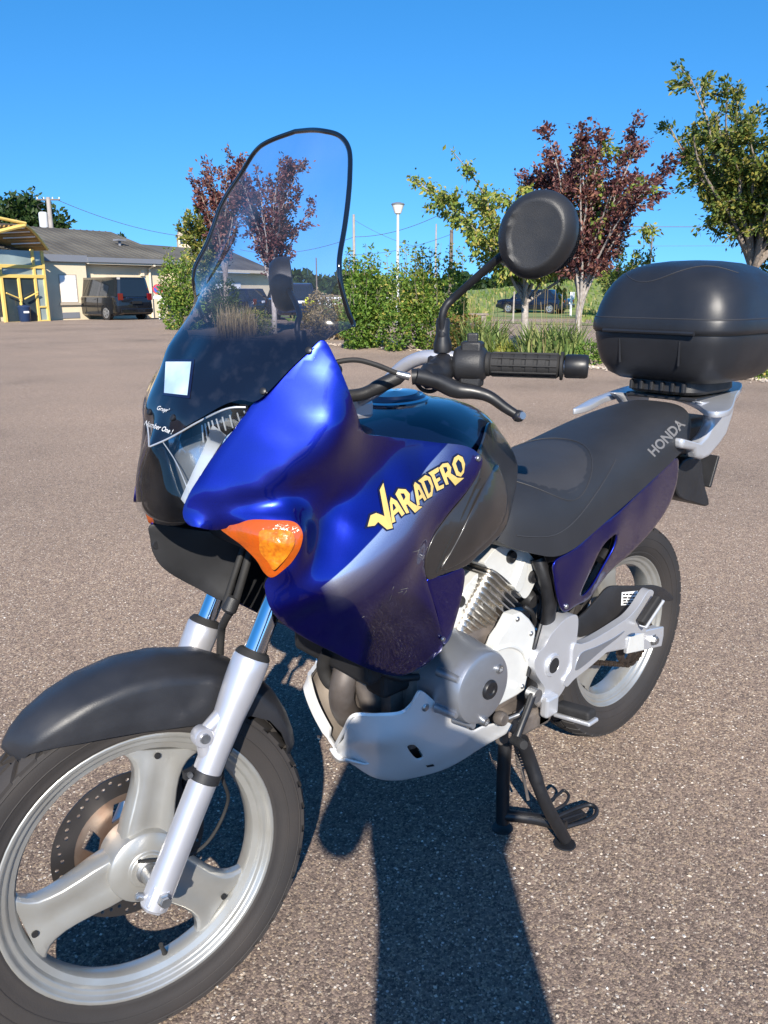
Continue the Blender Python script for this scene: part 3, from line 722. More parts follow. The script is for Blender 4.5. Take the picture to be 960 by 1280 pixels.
# ---- turn indicators set into the fairing
IO = [(276,658,-.116),(310,650,-.166),(345,650,-.201),(367,652,-.218),(377,662,-.229),(378,676,-.231),(369,697,-.226),(354,713,-.214),(340,722,-.200),(330,716,-.190),(320,700,-.182),(303,683,-.160),(286,670,-.138)]
il, ir = shell('turn_indicator', PL(IO), PL([(345,675,-.212),(330,668,-.195),(355,690,-.222),(310,665,-.176)]), ORANGE, bike, step=.008, thick=.010, mirror=True, inner=ORANGE2)
II = [(322,664,-.187),(345,661,-.206),(362,664,-.221),(367,675,-.227),(360,692,-.223),(348,706,-.214),(340,712,-.207),(333,702,-.199),(322,686,-.186)]
shell('indicator_reflector', [q+np.array((0, -.0035, 0)) for q in PL(II)], [P(346,680,-.2195)], ORANGE2, il, step=.006, thick=.003)

# ---- nose: headlight unit, built over the front view
def yz(L, mirror=True):
    a = PL(L); return a
def nose_outline(near):
    a = PL(near); b = [q*np.array((1, -1, 1)) for q in a[::-1] if abs(q[1]) > 1e-4]; return a+b
# dark housing bowl behind the lens
HN = [(188,556,0.0),(214,545,-.036),(250,525,-.088),(285,509,-.127),(310,507,-.147),(300,528,-.137),(272,563,-.115),(251,592,-.099),(238,615,-.090),(229,638,-.081),(231,654,-.083),(211,657,-.05),(188,652,.0)]
HNo = nose_outline(HN)
ctrlN = [P(189,590,0), P(187,625,0), P(215,595,-.056), P(208,635,-.05), P(252,560,-.097), P(275,530,-.123)]
ctrlN += [q*np.array((1, -1, 1)) for q in ctrlN if abs(q[1]) > 1e-4]
lens = shell('headlight', HNo, ctrlN, LENS, bike, plane='YZ', step=.010, thick=.0, bev=0, face=-1, lam=1e-5)
SN = SURF['headlight']
def nose_pt(u, v, y, back=0.0):
    q = P(u, v, y); q[0] = SN([[q[1], q[2]]])[0]+back; return q
# black beak in the middle of the unit, just behind the clear cover
BK = [(188,562,0.0),(203,560,-.022),(214,590,-.046),(222,618,-.066),(227,637,-.082),(229,652,-.084),(210,655,-.05),(188,650,0.0)]
bo = nose_outline(BK)
bo = [np.array((SN([[q[1], q[2]]])[0]+.006, q[1], q[2])) for q in bo]
shell('headlight_beak', bo, [], BLKGL, lens, plane='YZ', step=.012, thick=.003, lam=1e-4)
# inner housing and reflectors
hin = [np.array((SN([[q[1], q[2]]])[0]+.05+.05*abs(q[1])/.17, q[1]*.97, q[2])) for q in HNo]
shell('headlight_bowl', hin, [], mat('headlight_chrome', (.74, .75, .77), rough=.22, metal=.8, var=.3, scale=30), lens, plane='YZ', step=.02, thick=.003)
for s in (-1, 1):
    c = P(262, 562, -.092); c[0] += .055; c[1] *= -s
    d = np.array((-1, -.35*-s, -.05))
    MB().lathe([(.006, -.002), (.016, .002), (.032, .014), (.044, .032), (.050, .050)], c-np.array((-.02, 0, 0)), d, 28, caps=False).out('reflector', CHROME, lens)
    mb = MB()
    # chrome side bezel strip along the outer edge of the lens
    pts = [nose_pt(230,632,-.084), nose_pt(250,596,-.098), nose_pt(268,566,-.112), nose_pt(284,544,-.126)]
    pts2 = [nose_pt(224,624,-.074), nose_pt(238,590,-.086), nose_pt(254,560,-.098), nose_pt(272,530,-.112)]
    v = []
    for a, b in zip(cr(pts, 5), cr(pts2, 5)):
        a = a.copy(); b = b.copy(); a[0] += .0008; b[0] += .0025; a[1] *= -s; b[1] *= -s; v += [a, b]
    n_ = len(v)//2; mb.add(v, [(2*i, 2*i+1, 2*i+3, 2*i+2) for i in range(n_-1)]); o_ = mb.out('bezel_strip', SILVER, lens)
    tp_ = [nose_pt(u_, v_, y_, -.001) for u_, v_, y_ in ((189,558,-.002),(214,547,-.036),(250,527,-.087),(284,511,-.126),(308,509,-.145))]
    MB().tube([q*np.array((1, -s, 1)) for q in cr(tp_, 6)], .0015, 8).out('lens_rim', SILVER, lens)
    tp_ = [nose_pt(u_, v_, y_, .002) for u_, v_, y_ in ((206,552,-.022),(226,575,-.055),(238,602,-.078),(240,616,-.086))]
    MB().tube([q*np.array((1, -s, 1)) for q in cr(tp_, 6)], .0009, 6).out('lens_rib', SILVER, lens)
    for k in range(9):                            # moulded lens flutes in the upper corner
        t = k/8; a = P(262+40*t, 530-16*t, -.090-.050*t); b = P(268+34*t, 551-26*t+4*t, -.096-.046*t)
        a[0] = SN([[a[1], a[2]]])[0]+.004; b[0] = SN([[b[1], b[2]]])[0]+.004
        a[1] *= -s; b[1] *= -s
        MB().tube([a, b], .0013, 6).out('lens_flute', SILVER, lens)

# ---- windscreen, a height field over the front view, symmetric
near = [(369,164.3,.0),(389,162.6,-.048),(405,164,-.086),(421,168,-.114),(431,176,-.133),(437,190,-.150),(437.5,215,-.170),(436,240,-.183),(432,275,-.192),(428,300,-.199),(424,330,-.210),(425,350,-.213),(430,372,-.216),(437,395,-.219),(442,408,-.221)]
low = [(425,415,-.214),(404,427,-.205),(388,439,-.201),(362,462,-.187),(335,490,-.172),(318,502,-.160),(300,500,-.143),(280,506,-.124),(250,523,-.090),(216,546,-.038),(188,558,.0)]
A_ = PL(near+low)
so_ = A_+[q*np.array((1, -1, 1)) for q in A_[::-1] if abs(q[1]) > 1e-4]
cl = [P(199,519,0), P(233,440,0), P(277,362,0), P(317,285,0), P(350,215,0), P(364,181,0), P(216,523,-.038), P(228,523,-.062), P(270,440,-.077)]
cl += [P(330,430,-.13), P(270,470,-.09), P(372,350,-.14), P(395,290,-.13)]
cl += [q*np.array((1, -1, 1)) for q in cl if abs(q[1]) > 1e-4]
scr = shell('windscreen', so_, cl, SCREEN, bike, plane='YZ', step=.009, thick=0, bev=0, face=-1, lam=1e-5, per=8)
SW = SURF['windscreen']
edge = PL(near); ep = cr(edge, 8)
ep = [np.array((SW([[q[1], q[2]]])[0], q[1], q[2])) for q in ep]
full = [q*np.array((1, -1, 1)) for q in ep[::-1]]+ep[1:]
MB().tube(full, .0040, 10).out('edge_trim', BLKGL, scr)
def scr_pt(u, v, y, off=-.002):
    q = P(u, v, y); q[0] = SW([[q[1], q[2]]])[0]+off; return q
def on_sheet(u, v, off=0.0):
    d = pray(u, v); lo_, hi_ = .5, 2.5
    for _ in range(40):
        t = (lo_+hi_)/2; q = CAM+d*t
        if q[0] < SW([[q[1], q[2]]])[0]: lo_ = t
        else: hi_ = t
    return CAM+d*(t-off)
for u, v, s in ((386,438,1),(386,438,-1),(329,489,1),(329,489,-1),(216,522,1),(187,515,1)):
    for y in ((.15,) if u > 300 else (.03,)):
        q = on_sheet(u, v, .001); q[1] *= s
        MB().lathe([(0, .003), (.003, .003), (.0052, .0018), (.0052, -.001)], q, (-1, -.6*s if abs(y) > .1 else -.1*s, .5), 14, caps=False).out('screen_screw', BLKMT, scr)
# pale rectangular sticker and the hand lettering on the smoked band
def on_screen(pts2, m, name, off=-.0015):
    v = [scr_pt(u, vv, y, off) for u, vv, y in pts2]; return obj(name, v, [tuple(range(len(v)))], m, scr, False)
def grid_sticker(name, c00, c10, c11, c01, m, off=-.0015, n=6):
    V = []; F = []
    for j in range(n+1):
        for i in range(n+1):
            a = i/n; b = j/n
            u, v = (np.array(c00)*(1-a)*(1-b)+np.array(c10)*a*(1-b)+np.array(c11)*a*b+np.array(c01)*(1-a)*b)
            # the sticker lies near the middle of the screen: find Y by marching along the ray to the sheet
            d = pray(u, v); t = 1.0
            lo_, hi_ = .5, 2.5
            for _ in range(40):
                t = (lo_+hi_)/2; q = CAM+d*t
                if q[0] < SW([[q[1], q[2]]])[0]: lo_ = t
                else: hi_ = t
            q = CAM+d*(t+off); V.append(q)
    F = [(j*(n+1)+i, j*(n+1)+i+1, (j+1)*(n+1)+i+1, (j+1)*(n+1)+i) for j in range(n) for i in range(n)]
    return obj(name, V, F, m, scr, True)
grid_sticker('sticker_border', (209,449), (243,449), (237,498), (203,494), NAVY, -.0015)
grid_sticker('pale_sticker', (207,452), (239,452), (234,494), (205,491), PALEBLUE, -.0025)
def screen_text(name, body, a, b, h, m, shear=.2):
    v, f = text_mesh(body, shear); x0, x1 = v[:, 0].min(), v[:, 0].max(); A2, B2 = np.array(a, float), np.array(b, float); d = B2-A2
    up_ = np.array([d[1], -d[0]])/np.linalg.norm(d)*h
    V = []
    for x, y in v:
        uv = A2+d*(x-x0)/(x1-x0)+up_*(y/.7); dd = pray(*uv); lo_, hi_ = .5, 2.5
        for _ in range(30):
            t = (lo_+hi_)/2; q = CAM+dd*t
            if q[0] < SW([[q[1], q[2]]])[0]: lo_ = t
            else: hi_ = t
        V.append(CAM+dd*(t-.005))
    return obj(name, V, f, m, scr, False)
screen_text('screen_lettering', "Gruyr'", (196,512), (211,516), 5.5, WHITE, .35)
screen_text('screen_lettering', 'Number One !', (180,531), (215,543), 6.5, WHITE, .3)

# ---- black inner cowl below the nose, dash behind the screen
mb = MB()
inner = [(187,660,.115),(190,690,.120),(206,712,.118),(245,735,.10),(300,758,.04),(330,766,.0)]
cw = PL([(190,656,.125),(188,675,.130),(192,693,.130),(207,713,.125),(245,735,.110),(285,750,.07),(300,700,.06),(290,670,.06),(240,662,.10)])
shell('inner_cowl', cw, [], LINER, bike, plane='XZ', step=.02, thick=.004, lam=1e-4)
o_ = MB().lathe([(0, .002), (.008, .002), (.009, 0), (.009, -.003)], P(196, 681, .128), (0, -1, 0), 14, caps=False).out('cowl_clip', BLKPL, bike)
# instrument binnacle and bracket block behind the headlight (closes the view through the nose)
mb = MB(); mb.box((.30, 0, .93), (.17, .20, .17)); mb.box((.27, 0, 1.06), (.16, .22, .10)); o_ = mb.out('headlight_bracket', LINER, bike, False); bevel(o_, .02, 3)
mb = MB(); mb.box((.335, 0, 1.135), (.07, .22, .09), np.array([[.85, 0, .5], [0, 1, 0], [-.5, 0, .85]])); o_ = mb.out('instrument_panel', BLKPL, bike, False); bevel(o_, .012, 3)
mb = MB(); mb.box((.34, 0, .80), (.06, .19, .05)); mb.tube([np.array((.30, 0, .74)), np.array((.43, 0, 1.0))], .028, 14); o_ = mb.out('steering_head', BLKMT, bike, False); bevel(o_, .008, 2)
# radiator and front of the frame behind the fairing
mb = MB(); mb.box((.44, 0, .66), (.04, .24, .22)); mb.box((.53, 0, .60), (.12, .22, .20)); o_ = mb.out('radiator', LINER, bike, False); bevel(o_, .01, 2)

# ---- fuel tank
rings = []
tst = [(.40, .120, 1.015, .86), (.43, .165, 1.035, .84), (.48, .190, 1.052, .82), (.54, .203, 1.066, .80), (.60, .204, 1.074, .78), (.66, .190, 1.074, .77), (.72, .168, 1.068, .77), (.78, .140, 1.052, .77), (.83, .112, 1.026, .77), (.88, .082, .985, .77), (.925, .056, .935, .77), (.955, .036, .895, .77)]
for x, hw_, zt, zb in cr([np.array(q) for q in tst], 3):
    ring = []
    for t in np.linspace(0, 2*math.pi, 48, endpoint=False):
        c_, s_ = math.cos(t), math.sin(t); e = 2/2.5
        zc = zb+(zt-zb)*.45; hz = (zt-zc) if s_ > 0 else (zc-zb)
        ring.append((x, hw_*math.copysign(abs(c_)**e, c_), zc+hz*math.copysign(abs(s_)**(2/2.2), s_)))
    rings.append(ring)
tank = MB().loft(rings).out('fuel_tank', TANK, bike, angle=60)
capc = P(503, 487, 0.0); capc[2] = 1.068; 
mb = MB(); mb.lathe([(.062, -.012), (.062, .004), (.056, .008), (.050, .006), (.046, .012), (.0, .016)], (.60, 0, 1.074), (-.08, 0, 1), 40, caps=False); mb.out('filler_cap', TANK, tank)
MB().lathe([(.066, -.006), (.068, .0), (.062, .003)], (.60, 0, 1.074), (-.08, 0, 1), 40, caps=False).out('filler_ring', CHROME, tank)

# ---- charcoal side panels of the tank
GO = [(598,566,-.203),(606,545,-.165),(612,528,-.130),(622,535,-.105),(637,556,-.090),(647,580,-.110),(646,605,-.150),(641,630,-.178),(632,660,-.196),(622,673,-.200),(603,690,-.204),(582,708,-.205),(556,717,-.208),(535,724,-.209),(533,698,-.214),(543,670,-.215),(562,642,-.212),(587,610,-.208),(601,585,-.205)]
GC = [(580,660,-.222),(600,640,-.220),(570,690,-.214),(610,610,-.206),(620,580,-.180),(625,650,-.206),(612,560,-.170)]
gp1, gp2 = shell('tank_side_panel', PL(GO), PL(GC), GREYP, bike, step=.010, thick=.005, mirror=True, inner=LINER, lam=3e-5)
# raised inner field and its dividing groove
SG = SURF['tank_side_panel']
def onpan(L, off):
    out = []
    for u, v, y in L:
        q = P(u, v, y); q[1] = SG([[q[0], q[2]]])[0]+off; out.append(q)
    return out
shell('panel_field', onpan([(624,580,-.185),(632,600,-.18),(634,625,-.19),(626,652,-.2),(600,682,-.206),(575,704,-.21),(551,712,-.21),(563,690,-.215),(585,645,-.22),(605,606,-.208)], -.003), onpan([(590,670,-.216),(612,630,-.21)], -.0045), GREYP, gp1, step=.012, thick=.004, lam=3e-5)
MB().tube(onpan([(601,598,-.208),(580,640,-.217),(562,676,-.217),(546,716,-.211)], -.0006), .0016, 6).out('panel_groove', DARKIN, gp1)

# ---- seat
rings = []
# x, half width at the base, top z, base z (near edge), crown exponent
sst = [(.735, .150, .872, .790), (.765, .172, .888, .770), (.82, .182, .893, .748), (.90, .187, .893, .722), (.98, .184, .893, .722), (1.08, .176, .900, .745), (1.18, .167, .917, .769), (1.30, .154, .943, .797), (1.40, .143, .962, .822), (1.50, .131, .975, .847), (1.58, .120, .980, .870), (1.63, .102, .975, .893), (1.66, .070, .960, .915)]
sst2 = cr([np.array(q) for q in sst], 3)
for x, hw_, zt, zb in sst2:
    ring = []
    for t in np.linspace(0, math.pi, 33):
        c_, s_ = math.cos(t), math.sin(t)
        ring.append((x+.05*(1-s_)*(-1 if x < .9 else 0)*0, hw_*math.copysign(abs(c_)**.62, c_), zb+(zt-zb)*abs(s_)**.62))
    ring += [(x, -hw_*.7, zb-.004), (x, 0, zb-.006), (x, hw_*.7, zb-.004)]
    rings.append(ring)
seat = MB().loft(rings).out('seat', SEATM, bike, angle=50)
def seat_z(x, y):
    a = np.array(sst2); hw_, zt, zb = (np.interp(x, a[:, 0], a[:, k]) for k in (1, 2, 3))
    c_ = min(.999, abs(y)/hw_)**(1/.62); s_ = math.sqrt(1-c_*c_); return zb+(zt-zb)*s_**.62
# softer light patch where the rider sits: a slightly raised upholstered field
fld = []
V = []; F = []
N1, N2 = 20, 20
for j in range(N2+1):
    rr = j/N2
    for i in range(40):
        a = 2*math.pi*i/40; x = 1.005+.185*rr*math.cos(a); y = .168*rr*math.sin(a)*(1-.10*math.cos(a))
        V.append((x, y, seat_z(x, y)+.0045*(1-rr**6)-.0015))
F = [(j*40+i, j*40+(i+1) % 40, (j+1)*40+(i+1) % 40, (j+1)*40+i) for j in range(N2) for i in range(40)]
recalc(obj('seat_field', V, F, SEATM2, seat, True, 60))
# stitched seam round the field and along the flank
MB().tube([np.array((1.005+.187*math.cos(a), .169*math.sin(a)*(1-.10*math.cos(a)), seat_z(1.005+.187*math.cos(a), .169*math.sin(a)*(1-.10*math.cos(a)))+.0006)) for a in np.linspace(0, 2*math.pi, 61)], .0013, 6, cap=False).out('seat_seam', SEATM2, seat)
for s in (-1, 1):
    pts = []
    for k in range(25):
        x = .78+.42*k/24; a = np.array(sst2); hw_ = np.interp(x, a[:, 0], a[:, 1]); zt = np.interp(x, a[:, 0], a[:, 2]); zb = np.interp(x, a[:, 0], a[:, 3])
        z = zb+.03+.085*(k/24)**1.2; s_ = min(.999, ((z-zb)/(zt-zb)))**(1/.62); c_ = math.sqrt(max(0, 1-s_*s_)); y = hw_*c_**.62
        pts.append(np.array((x, s*(y+.0005), z)))
    MB().tube(pts, .0014, 6).out('seat_seam', SEATM2, seat)
# maker's lettering on the seat flank
def seat_text(body, u0, v0, u1, v1, hpx, m, name):
    v, f = text_mesh(body, 0.0, .03); x0, x1 = v[:, 0].min(), v[:, 0].max(); A2 = np.array((u0, v0), float); d = np.array((u1, v1), float)-A2
    up_ = np.array([d[1], -d[0]])/np.linalg.norm(d)*hpx; up_ = up_*np.array((1, 1)); sl_ = d/np.linalg.norm(d)*hpx*-.25
    a = np.array(sst2); V = []
    for x, y in v:
        uv = A2+d*(x-x0)/(x1-x0)+(up_+sl_*0)*(y/.7); dd = pray(*uv)
        lo_, hi_ = 1.2, 3.2
        for _ in range(40):
            t = (lo_+hi_)/2; q = CAM+dd*t; hw_ = np.interp(q[0], a[:, 0], a[:, 1])
            ins = abs(q[1]) < hw_ and q[2] < seat_z(q[0], q[1])
            if q[1] < -hw_ or (abs(q[1]) < hw_ and not ins): lo_ = t
            else: hi_ = t
        V.append(CAM+dd*(t-.0025))
    return obj(name, V, f, m, seat, False)
seat_text('HONDA', 818, 571, 857, 531, 12.5, HONDAM, 'maker_lettering')

# ---- blue tail fairing with an open slot
QO = [(694,702,-.186),(718,686,-.181),(752,656,-.172),(802,613,-.152),(844,573,-.128),(848,590,-.124),(843,616,-.124),(832,640,-.127),(812,667,-.134),(786,694,-.142),(765,712,-.150),(752,728,-.156),(737,748,-.165),(721,757,-.172),(706,765,-.178),(698,750,-.181),(694,725,-.184)]
QC = [(730,700,-.183),(770,665,-.173),(810,630,-.150),(715,730,-.184)]
slot = PL([(771,668,-.172),(768,684,-.168),(757,706,-.168),(743,730,-.170),(730,744,-.173),(727,740,-.176),(738,716,-.178),(750,692,-.178),(760,677,-.176)])
ql, qr_ = shell('tail_fairing', PL(QO), PL(QC), BLUE, bike, step=.012, thick=.005, mirror=True, inner=LINER, holes=[slot], lam=5e-5)
screw('tail_screw', 708, 758, -.181, BOLT, ql, .006)
# black inner frame behind the slot, under-seat tray
mb = MB(); mb.box((1.20, 0, .76), (.62, .22, .06)); mb.box((1.05, 0, .70), (.20, .20, .10)); o_ = mb.out('under_seat_tray', LINER, bike, False); bevel(o_, .015, 2)
mb = MB(); mb.tube(cr([P(771,665,-.13), P(765,690,-.13), P(745,728,-.13), P(725,752,-.14)], 6), .010, 10); mb.tube([P(758,690,-.135), P(750,700,-.135)], .014, 10); mb.out('rear_frame_tube', BLKMT, bike)

# ---- grab rail / rack in silver: horseshoe plate round the seat tail, looped handles
hs_ = [PG(u, v, z) for u, v, z in ((716,511,.962),(738,498,.975),(768,487,.985),(795,481,.990),(860,482,.990),(924,477,1.000),(920,494,.994),(912,512,.985),(888,514,.985),(870,504,.985),(850,496,.985),(820,490,.985),(792,489,.985),(762,495,.978),(738,507,.966))]
rail = shell('grab_rail', hs_, [], SILVER, bike, plane='XY', step=.02, thick=.016, face=1, lam=1e-3, bev=.004)
hnd = [(914,501),(910,520),(903,541),(893,556),(881,570),(872,574),(865,571),(863,562),(846,560),(847,547),(868,553),(878,543),(885,530),(886,519),(881,510),(872,502)]
for s in (-1, 1):
    ring = np.array([P(u, v, -.135) for u, v in hnd])[:, [0, 2]]
    plate2('grab_handle', ring, [], -.150 if s < 0 else .115, .035, SILVER, rail, .010, 3)
mb = MB(); mb.box((1.76, 0, .988), (.26, .22, .012)); o_ = mb.out('rack_deck', BLKPL, bike, False); bevel(o_, .004, 2)

# ---- top case: base plate, bottom shell, lid
CXc, CYc = 1.765, 0.0
def sq(z, hx, hy, n=56, e=.50, dx=0):
    return [(CXc+dx+hx*math.copysign(abs(math.cos(t))**e, math.cos(t)), CYc+hy*math.copysign(abs(math.sin(t))**e, math.sin(t)), z) for t in np.linspace(0, 2*math.pi, n, endpoint=False)]
mb = MB(); rings = [sq(z, hx, hy, 40, .45, -.02) for z, hx, hy in ((1.000, .128, .108), (1.008, .135, .114), (1.036, .130, .112), (1.046, .115, .100))]
mb.loft(rings); bp_ = mb.out('case_base_plate', BLKPL, bike, angle=40)
for k in range(6):
    y = -.08+.032*k; mb = MB(); mb.box((CXc-.155, y, 1.020), (.014, .010, .026)); bevel(mb.out('base_plate_rib', BLKPL, bp_, False), .003, 2)
mb = MB(); low_ = [(1.030, .120, .120), (1.036, .155, .155), (1.052, .185, .180), (1.080, .205, .198), (1.110, .216, .207), (1.140, .222, .212), (1.160, .225, .215), (1.170, .224, .214)]
rings = [sq(z, hx, hy, 72, .42) for z, hx, hy in low_]
mb.loft(rings); case = mb.out('top_case', CASEM, bike, angle=60)
mb = MB(); lid = [(1.168, .226, .216), (1.171, .231, .221), (1.180, .232, .222), (1.200, .231, .221), (1.206, .2295, .2195), (1.210, .2265, .2165), (1.240, .222, .212), (1.272, .213, .203), (1.300, .199, .189), (1.324, .179, .169), (1.342, .150, .140), (1.353, .115, .105), (1.359, .070, .060), (1.361, .025, .02)]
rings = [sq(z, hx, hy, 72, .42+max(0, z-1.21)*1.1) for z, hx, hy in lid]
mb.loft(rings); lidm = mb.out('case_lid', CASEM, case, angle=60)
MB().tube([np.array(q) for q in sq(1.2075, .2285, .2185, 72, .42)]+[np.array(sq(1.2075, .2285, .2185, 72, .42)[0])], .0016, 6, cap=False).out('lid_band_line', SEATM2, lidm)
MB().tube([np.array(q) for q in sq(1.1685, .2262, .2162, 72, .42)]+[np.array(sq(1.1685, .2262, .2162, 72, .42)[0])], .0022, 6, cap=False).out('lid_gap', DARKIN, lidm)
mb = MB(); mb.tube(cr([np.array((CXc-.236, y, 1.172+.0*y)) for y in (-.135, -.05, .05, .135)], 6), .006, 8); mb.out('case_lip', CASEM, case)
for y in (-.09, .09):
    mb = MB(); mb.tube([np.array((CXc-.222, y, 1.150)), np.array((CXc-.214, y*.98, 1.085))], .003, 8); mb.out('case_rib', CASEM, case)
# styling line moulded across the lid
pts = []
for k in range(41):
    y = -.165+.33*k/40; zz = 1.318-.020*math.cos((y-.045)/.165*math.pi*1.15)+.004
    # on the front slope of the lid: solve x from the rings
    best = None
    for (z0, hx0, hy0), (z1, hx1, hy1) in zip(lid[:-1], lid[1:]):
        if z0 <= zz <= z1:
            f_ = (zz-z0)/(z1-z0); hx = hx0+(hx1-hx0)*f_; hy = hy0+(hy1-hy0)*f_; e = .42+max(0, zz-1.21)*1.1
            c_ = min(.999, abs(y)/hy)**(1/e); best = CXc-hx*math.sqrt(1-c_*c_)**e
    if best is not None: pts.append(np.array((best-.0004, y, zz)))
MB().tube(pts, .0012, 6).out('lid_styling_line', SEATM2, lidm)

# ---- rear mudguard and number plate carrier
rm = PL([(846,575,-.05),(868,572,-.05),(872,600,-.05),(879,630,-.05),(860,627,-.05),(842,620,-.05),(836,600,-.05)])
plate2('rear_mudguard', np.array(cr(rm, 3, True))[:, [0, 2]], [], -.07, .14, BLKPL, bike, .006)
mb = MB(); mb.box(np.array((1.875, -.01, .745)), (.012, .12, .10), np.array([[.93, 0, .36], [0, 1, 0], [-.36, 0, .93]])); bevel(mb.out('number_plate_carrier', BLKPL, bike, False), .003, 2)
mb = MB(); mb.box((1.70, 0, .87), (.30, .14, .10)); bevel(mb.out('tail_cowl', BLKPL, bike, False), .02, 3)

# ---- skid plate: side panels and the front hoop
KO = [(443,895,-.078),(470,894,-.108),(500,892,-.135),(512,884,-.147),(520,869,-.156),(526,864,-.160),(536,870,-.161),(552,885,-.160),(570,900,-.158),(590,914,-.154),(604,909,-.152),(622,905,-.150),(639,905,-.146),(636,915,-.138),(600,936,-.112),(560,960,-.078),(520,972,-.050),(490,976,-.036),(465,971,-.026),(440,955,-.012),(420,938,-.003),(430,918,-.042)]
KC = [(480,925,-.115),(520,910,-.145),(540,930,-.130),(450,925,-.078),(500,950,-.092),(580,930,-.135)]
def on_xz(S, u, v, off=0.0):
    y = -.12
    for _ in range(60): q = P(u, v, y); y = .5*y+.5*S([[q[0], q[2]]])[0]
    q = P(u, v, y); q[1] += off; return q
_kp = np.array(PL(KO)+PL(KC)); SKT = TPS(_kp[:, [0, 2]], _kp[:, 1], 5e-5)
vent = [on_xz(SKT, u, v) for u, v in ((509,934),(519,932),(529,946),(520,949))]
kl, kr = shell('skid_plate', PL(KO), PL(KC), SKID, bike, step=.010, thick=.004, mirror=True, inner=mat('dusty_inner_skid', (.42, .36, .31), rough=.7, var=.3, scale=14), holes=[vent], lam=5e-5)
obj('skid_vent_back', [on_xz(SKT, u, v, .02) for u, v in ((500,926),(522,925),(536,952),(512,955))], [(0, 1, 2, 3)], DARKIN, kl, False)
MB().lathe([(0, .004), (.006, .004), (.009, .001), (.009, -.002)], on_xz(SKT, 532, 884), (0, -1, 0), 14, caps=False).out('skid_bolt', BOLT, kl)
obj('skid_slot', [on_xz(SKT, u, v, -.001) for u, v in ((532,957),(541,955),(543,957.5),(534,959))], [(0, 1, 2, 3)], DARKIN, kl, False)
# rolled flange round the front opening
fe = PL([(526,866,-.158),(513,884,-.146),(500,892,-.135),(470,894,-.108),(443,895,-.078),(431,914,-.048),(420,934,-.004)])
fe = cr(fe, 6); fpth = fe+[q*np.array((1, -1, 1)) for q in fe[::-1][1:]]
mb = MB(); rings = []
for i, q in enumerate(fpth):
    t = fpth[min(i+1, len(fpth)-1)]-fpth[max(i-1, 0)]; t /= np.linalg.norm(t); a_ = np.cross(t, (-1., 0, .25)); a_ /= np.linalg.norm(a_); b2 = np.cross(a_, t)
    sg = 1 if i > len(fe) else -1
    wd = .012 if i > len(fe)+1 else .003
    rings.append([q+a_*(wd*(x+.5))+b2*(.004*y) for x, y in ((-1, -1), (0, -1.5), (1, -1), (1, 1), (0, 1), (-1, 1))])
mb.loft(rings); mb.out('skid_flange', SKID, kl, angle=60)
# floor of the plate
mb = MB(); rings = []
for x, z, w_ in ((.44, .335, .025), (.48, .312, .04), (.55, .300, .055), (.65, .302, .07), (.75, .312, .09)):
    rings.append([(x, y*w_, z+.012*(abs(y)**2)) for y in np.linspace(-1, 1, 9)])
mb.loft(rings, closed=False); o_ = mb.out('skid_floor', SKID, kl); sm = o_.modifiers.new('thickness', 'SOLIDIFY'); sm.thickness = .004

# ---- exhaust header bend seen through the opening
MB().tube(cr([P(440,800,-.01), P(434,832,-.015), P(428,858,-.015), P(428,880,-.005), P(440,898,.01), P(470,905,.03)], 8), [.0265]*41, 18).out('exhaust_header', EXHM, bike)
mb = MB(); mb.tube(cr([P(455,830,-.03), P(462,860,-.04), P(470,885,-.04)], 6), .03, 14); mb.box(P(490,850,-.05), (.10, .10, .12)); mb.out('lower_engine_mount', CRANK, bike)
mb = MB(); mb.tube(cr([P(410,815,.0), P(404,835,.02), P(415,855,.01), P(440,850,-.02)], 6), .014, 10); mb.out('radiator_hose', RUBBER, bike)
mb = MB(); mb.tube([P(455,835,-.10), P(500,848,-.11), P(530,845,-.12)], .008, 10); mb.out('hose', BLKPL, bike)

# ---- engine: crankcase, cylinder with cooling fins, head, covers
mb = MB(); mb.box((.70, 0, .46), (.34, .24, .22)); mb.box((.80, 0, .40), (.26, .22, .14)); mb.box((.64, .03, .56), (.22, .14, .10)); crk = mb.out('crankcase', CRANK, bike, False); bevel(crk, .03, 3)
# rear cylinder: axis leans back
cb, ct = P(592,802,-.10), P(634,722,-.10); cb[1] = ct[1] = -.03; cb = cb.copy(); ct = ct.copy(); cax = ct-cb; cax[1] = 0; CL = np.linalg.norm(cax); cax /= CL
cu_ = np.array((cax[2], 0, -cax[0])); cv_ = np.array((0., 1, 0))
def cyl_plate(t0, t1, hu, hv, rad=.022, n=5):
    out = []
    ring = []
    for qx, qy, a0 in ((1, 1, 0), (-1, 1, 90), (-1, -1, 180), (1, -1, 270)):
        for k in range(n):
            a = R(a0+90*k/(n-1)); ring.append((qx*(hu-rad)+rad*math.cos(a), qy*(hv-rad)+rad*math.sin(a)))
    return [[cb+cax*t+cu_*u+cv_*(v+.0) for u, v in ring] for t in (t0, t1)]
cyl = MB().loft(cyl_plate(-.02, CL*1.02, .052, .060)).out('cylinder', FINM, bike)
NF = 13
for k in range(NF):
    t = .002+(CL-.004)*k/(NF-1); hu = .074 if k > 2 else .066; hv = .084-.010*(1-k/(NF-1))
    o_ = MB().loft(cyl_plate(t-.0016, t+.0016, hu, hv, .018)).out('cooling_fin', FINM, cyl)
for k in range(NF-1):
    t = .002+(CL-.004)*(k+.5)/(NF-1)
    for du in (-.035, 0.012, .035):
        if (k+int(du*1000)) % 3 == 0: MB().box(cb+cax*t+cu_*du+cv_*(-.066), (.007, .010, .012)).out('fin_spacer', FINM, cyl, False)
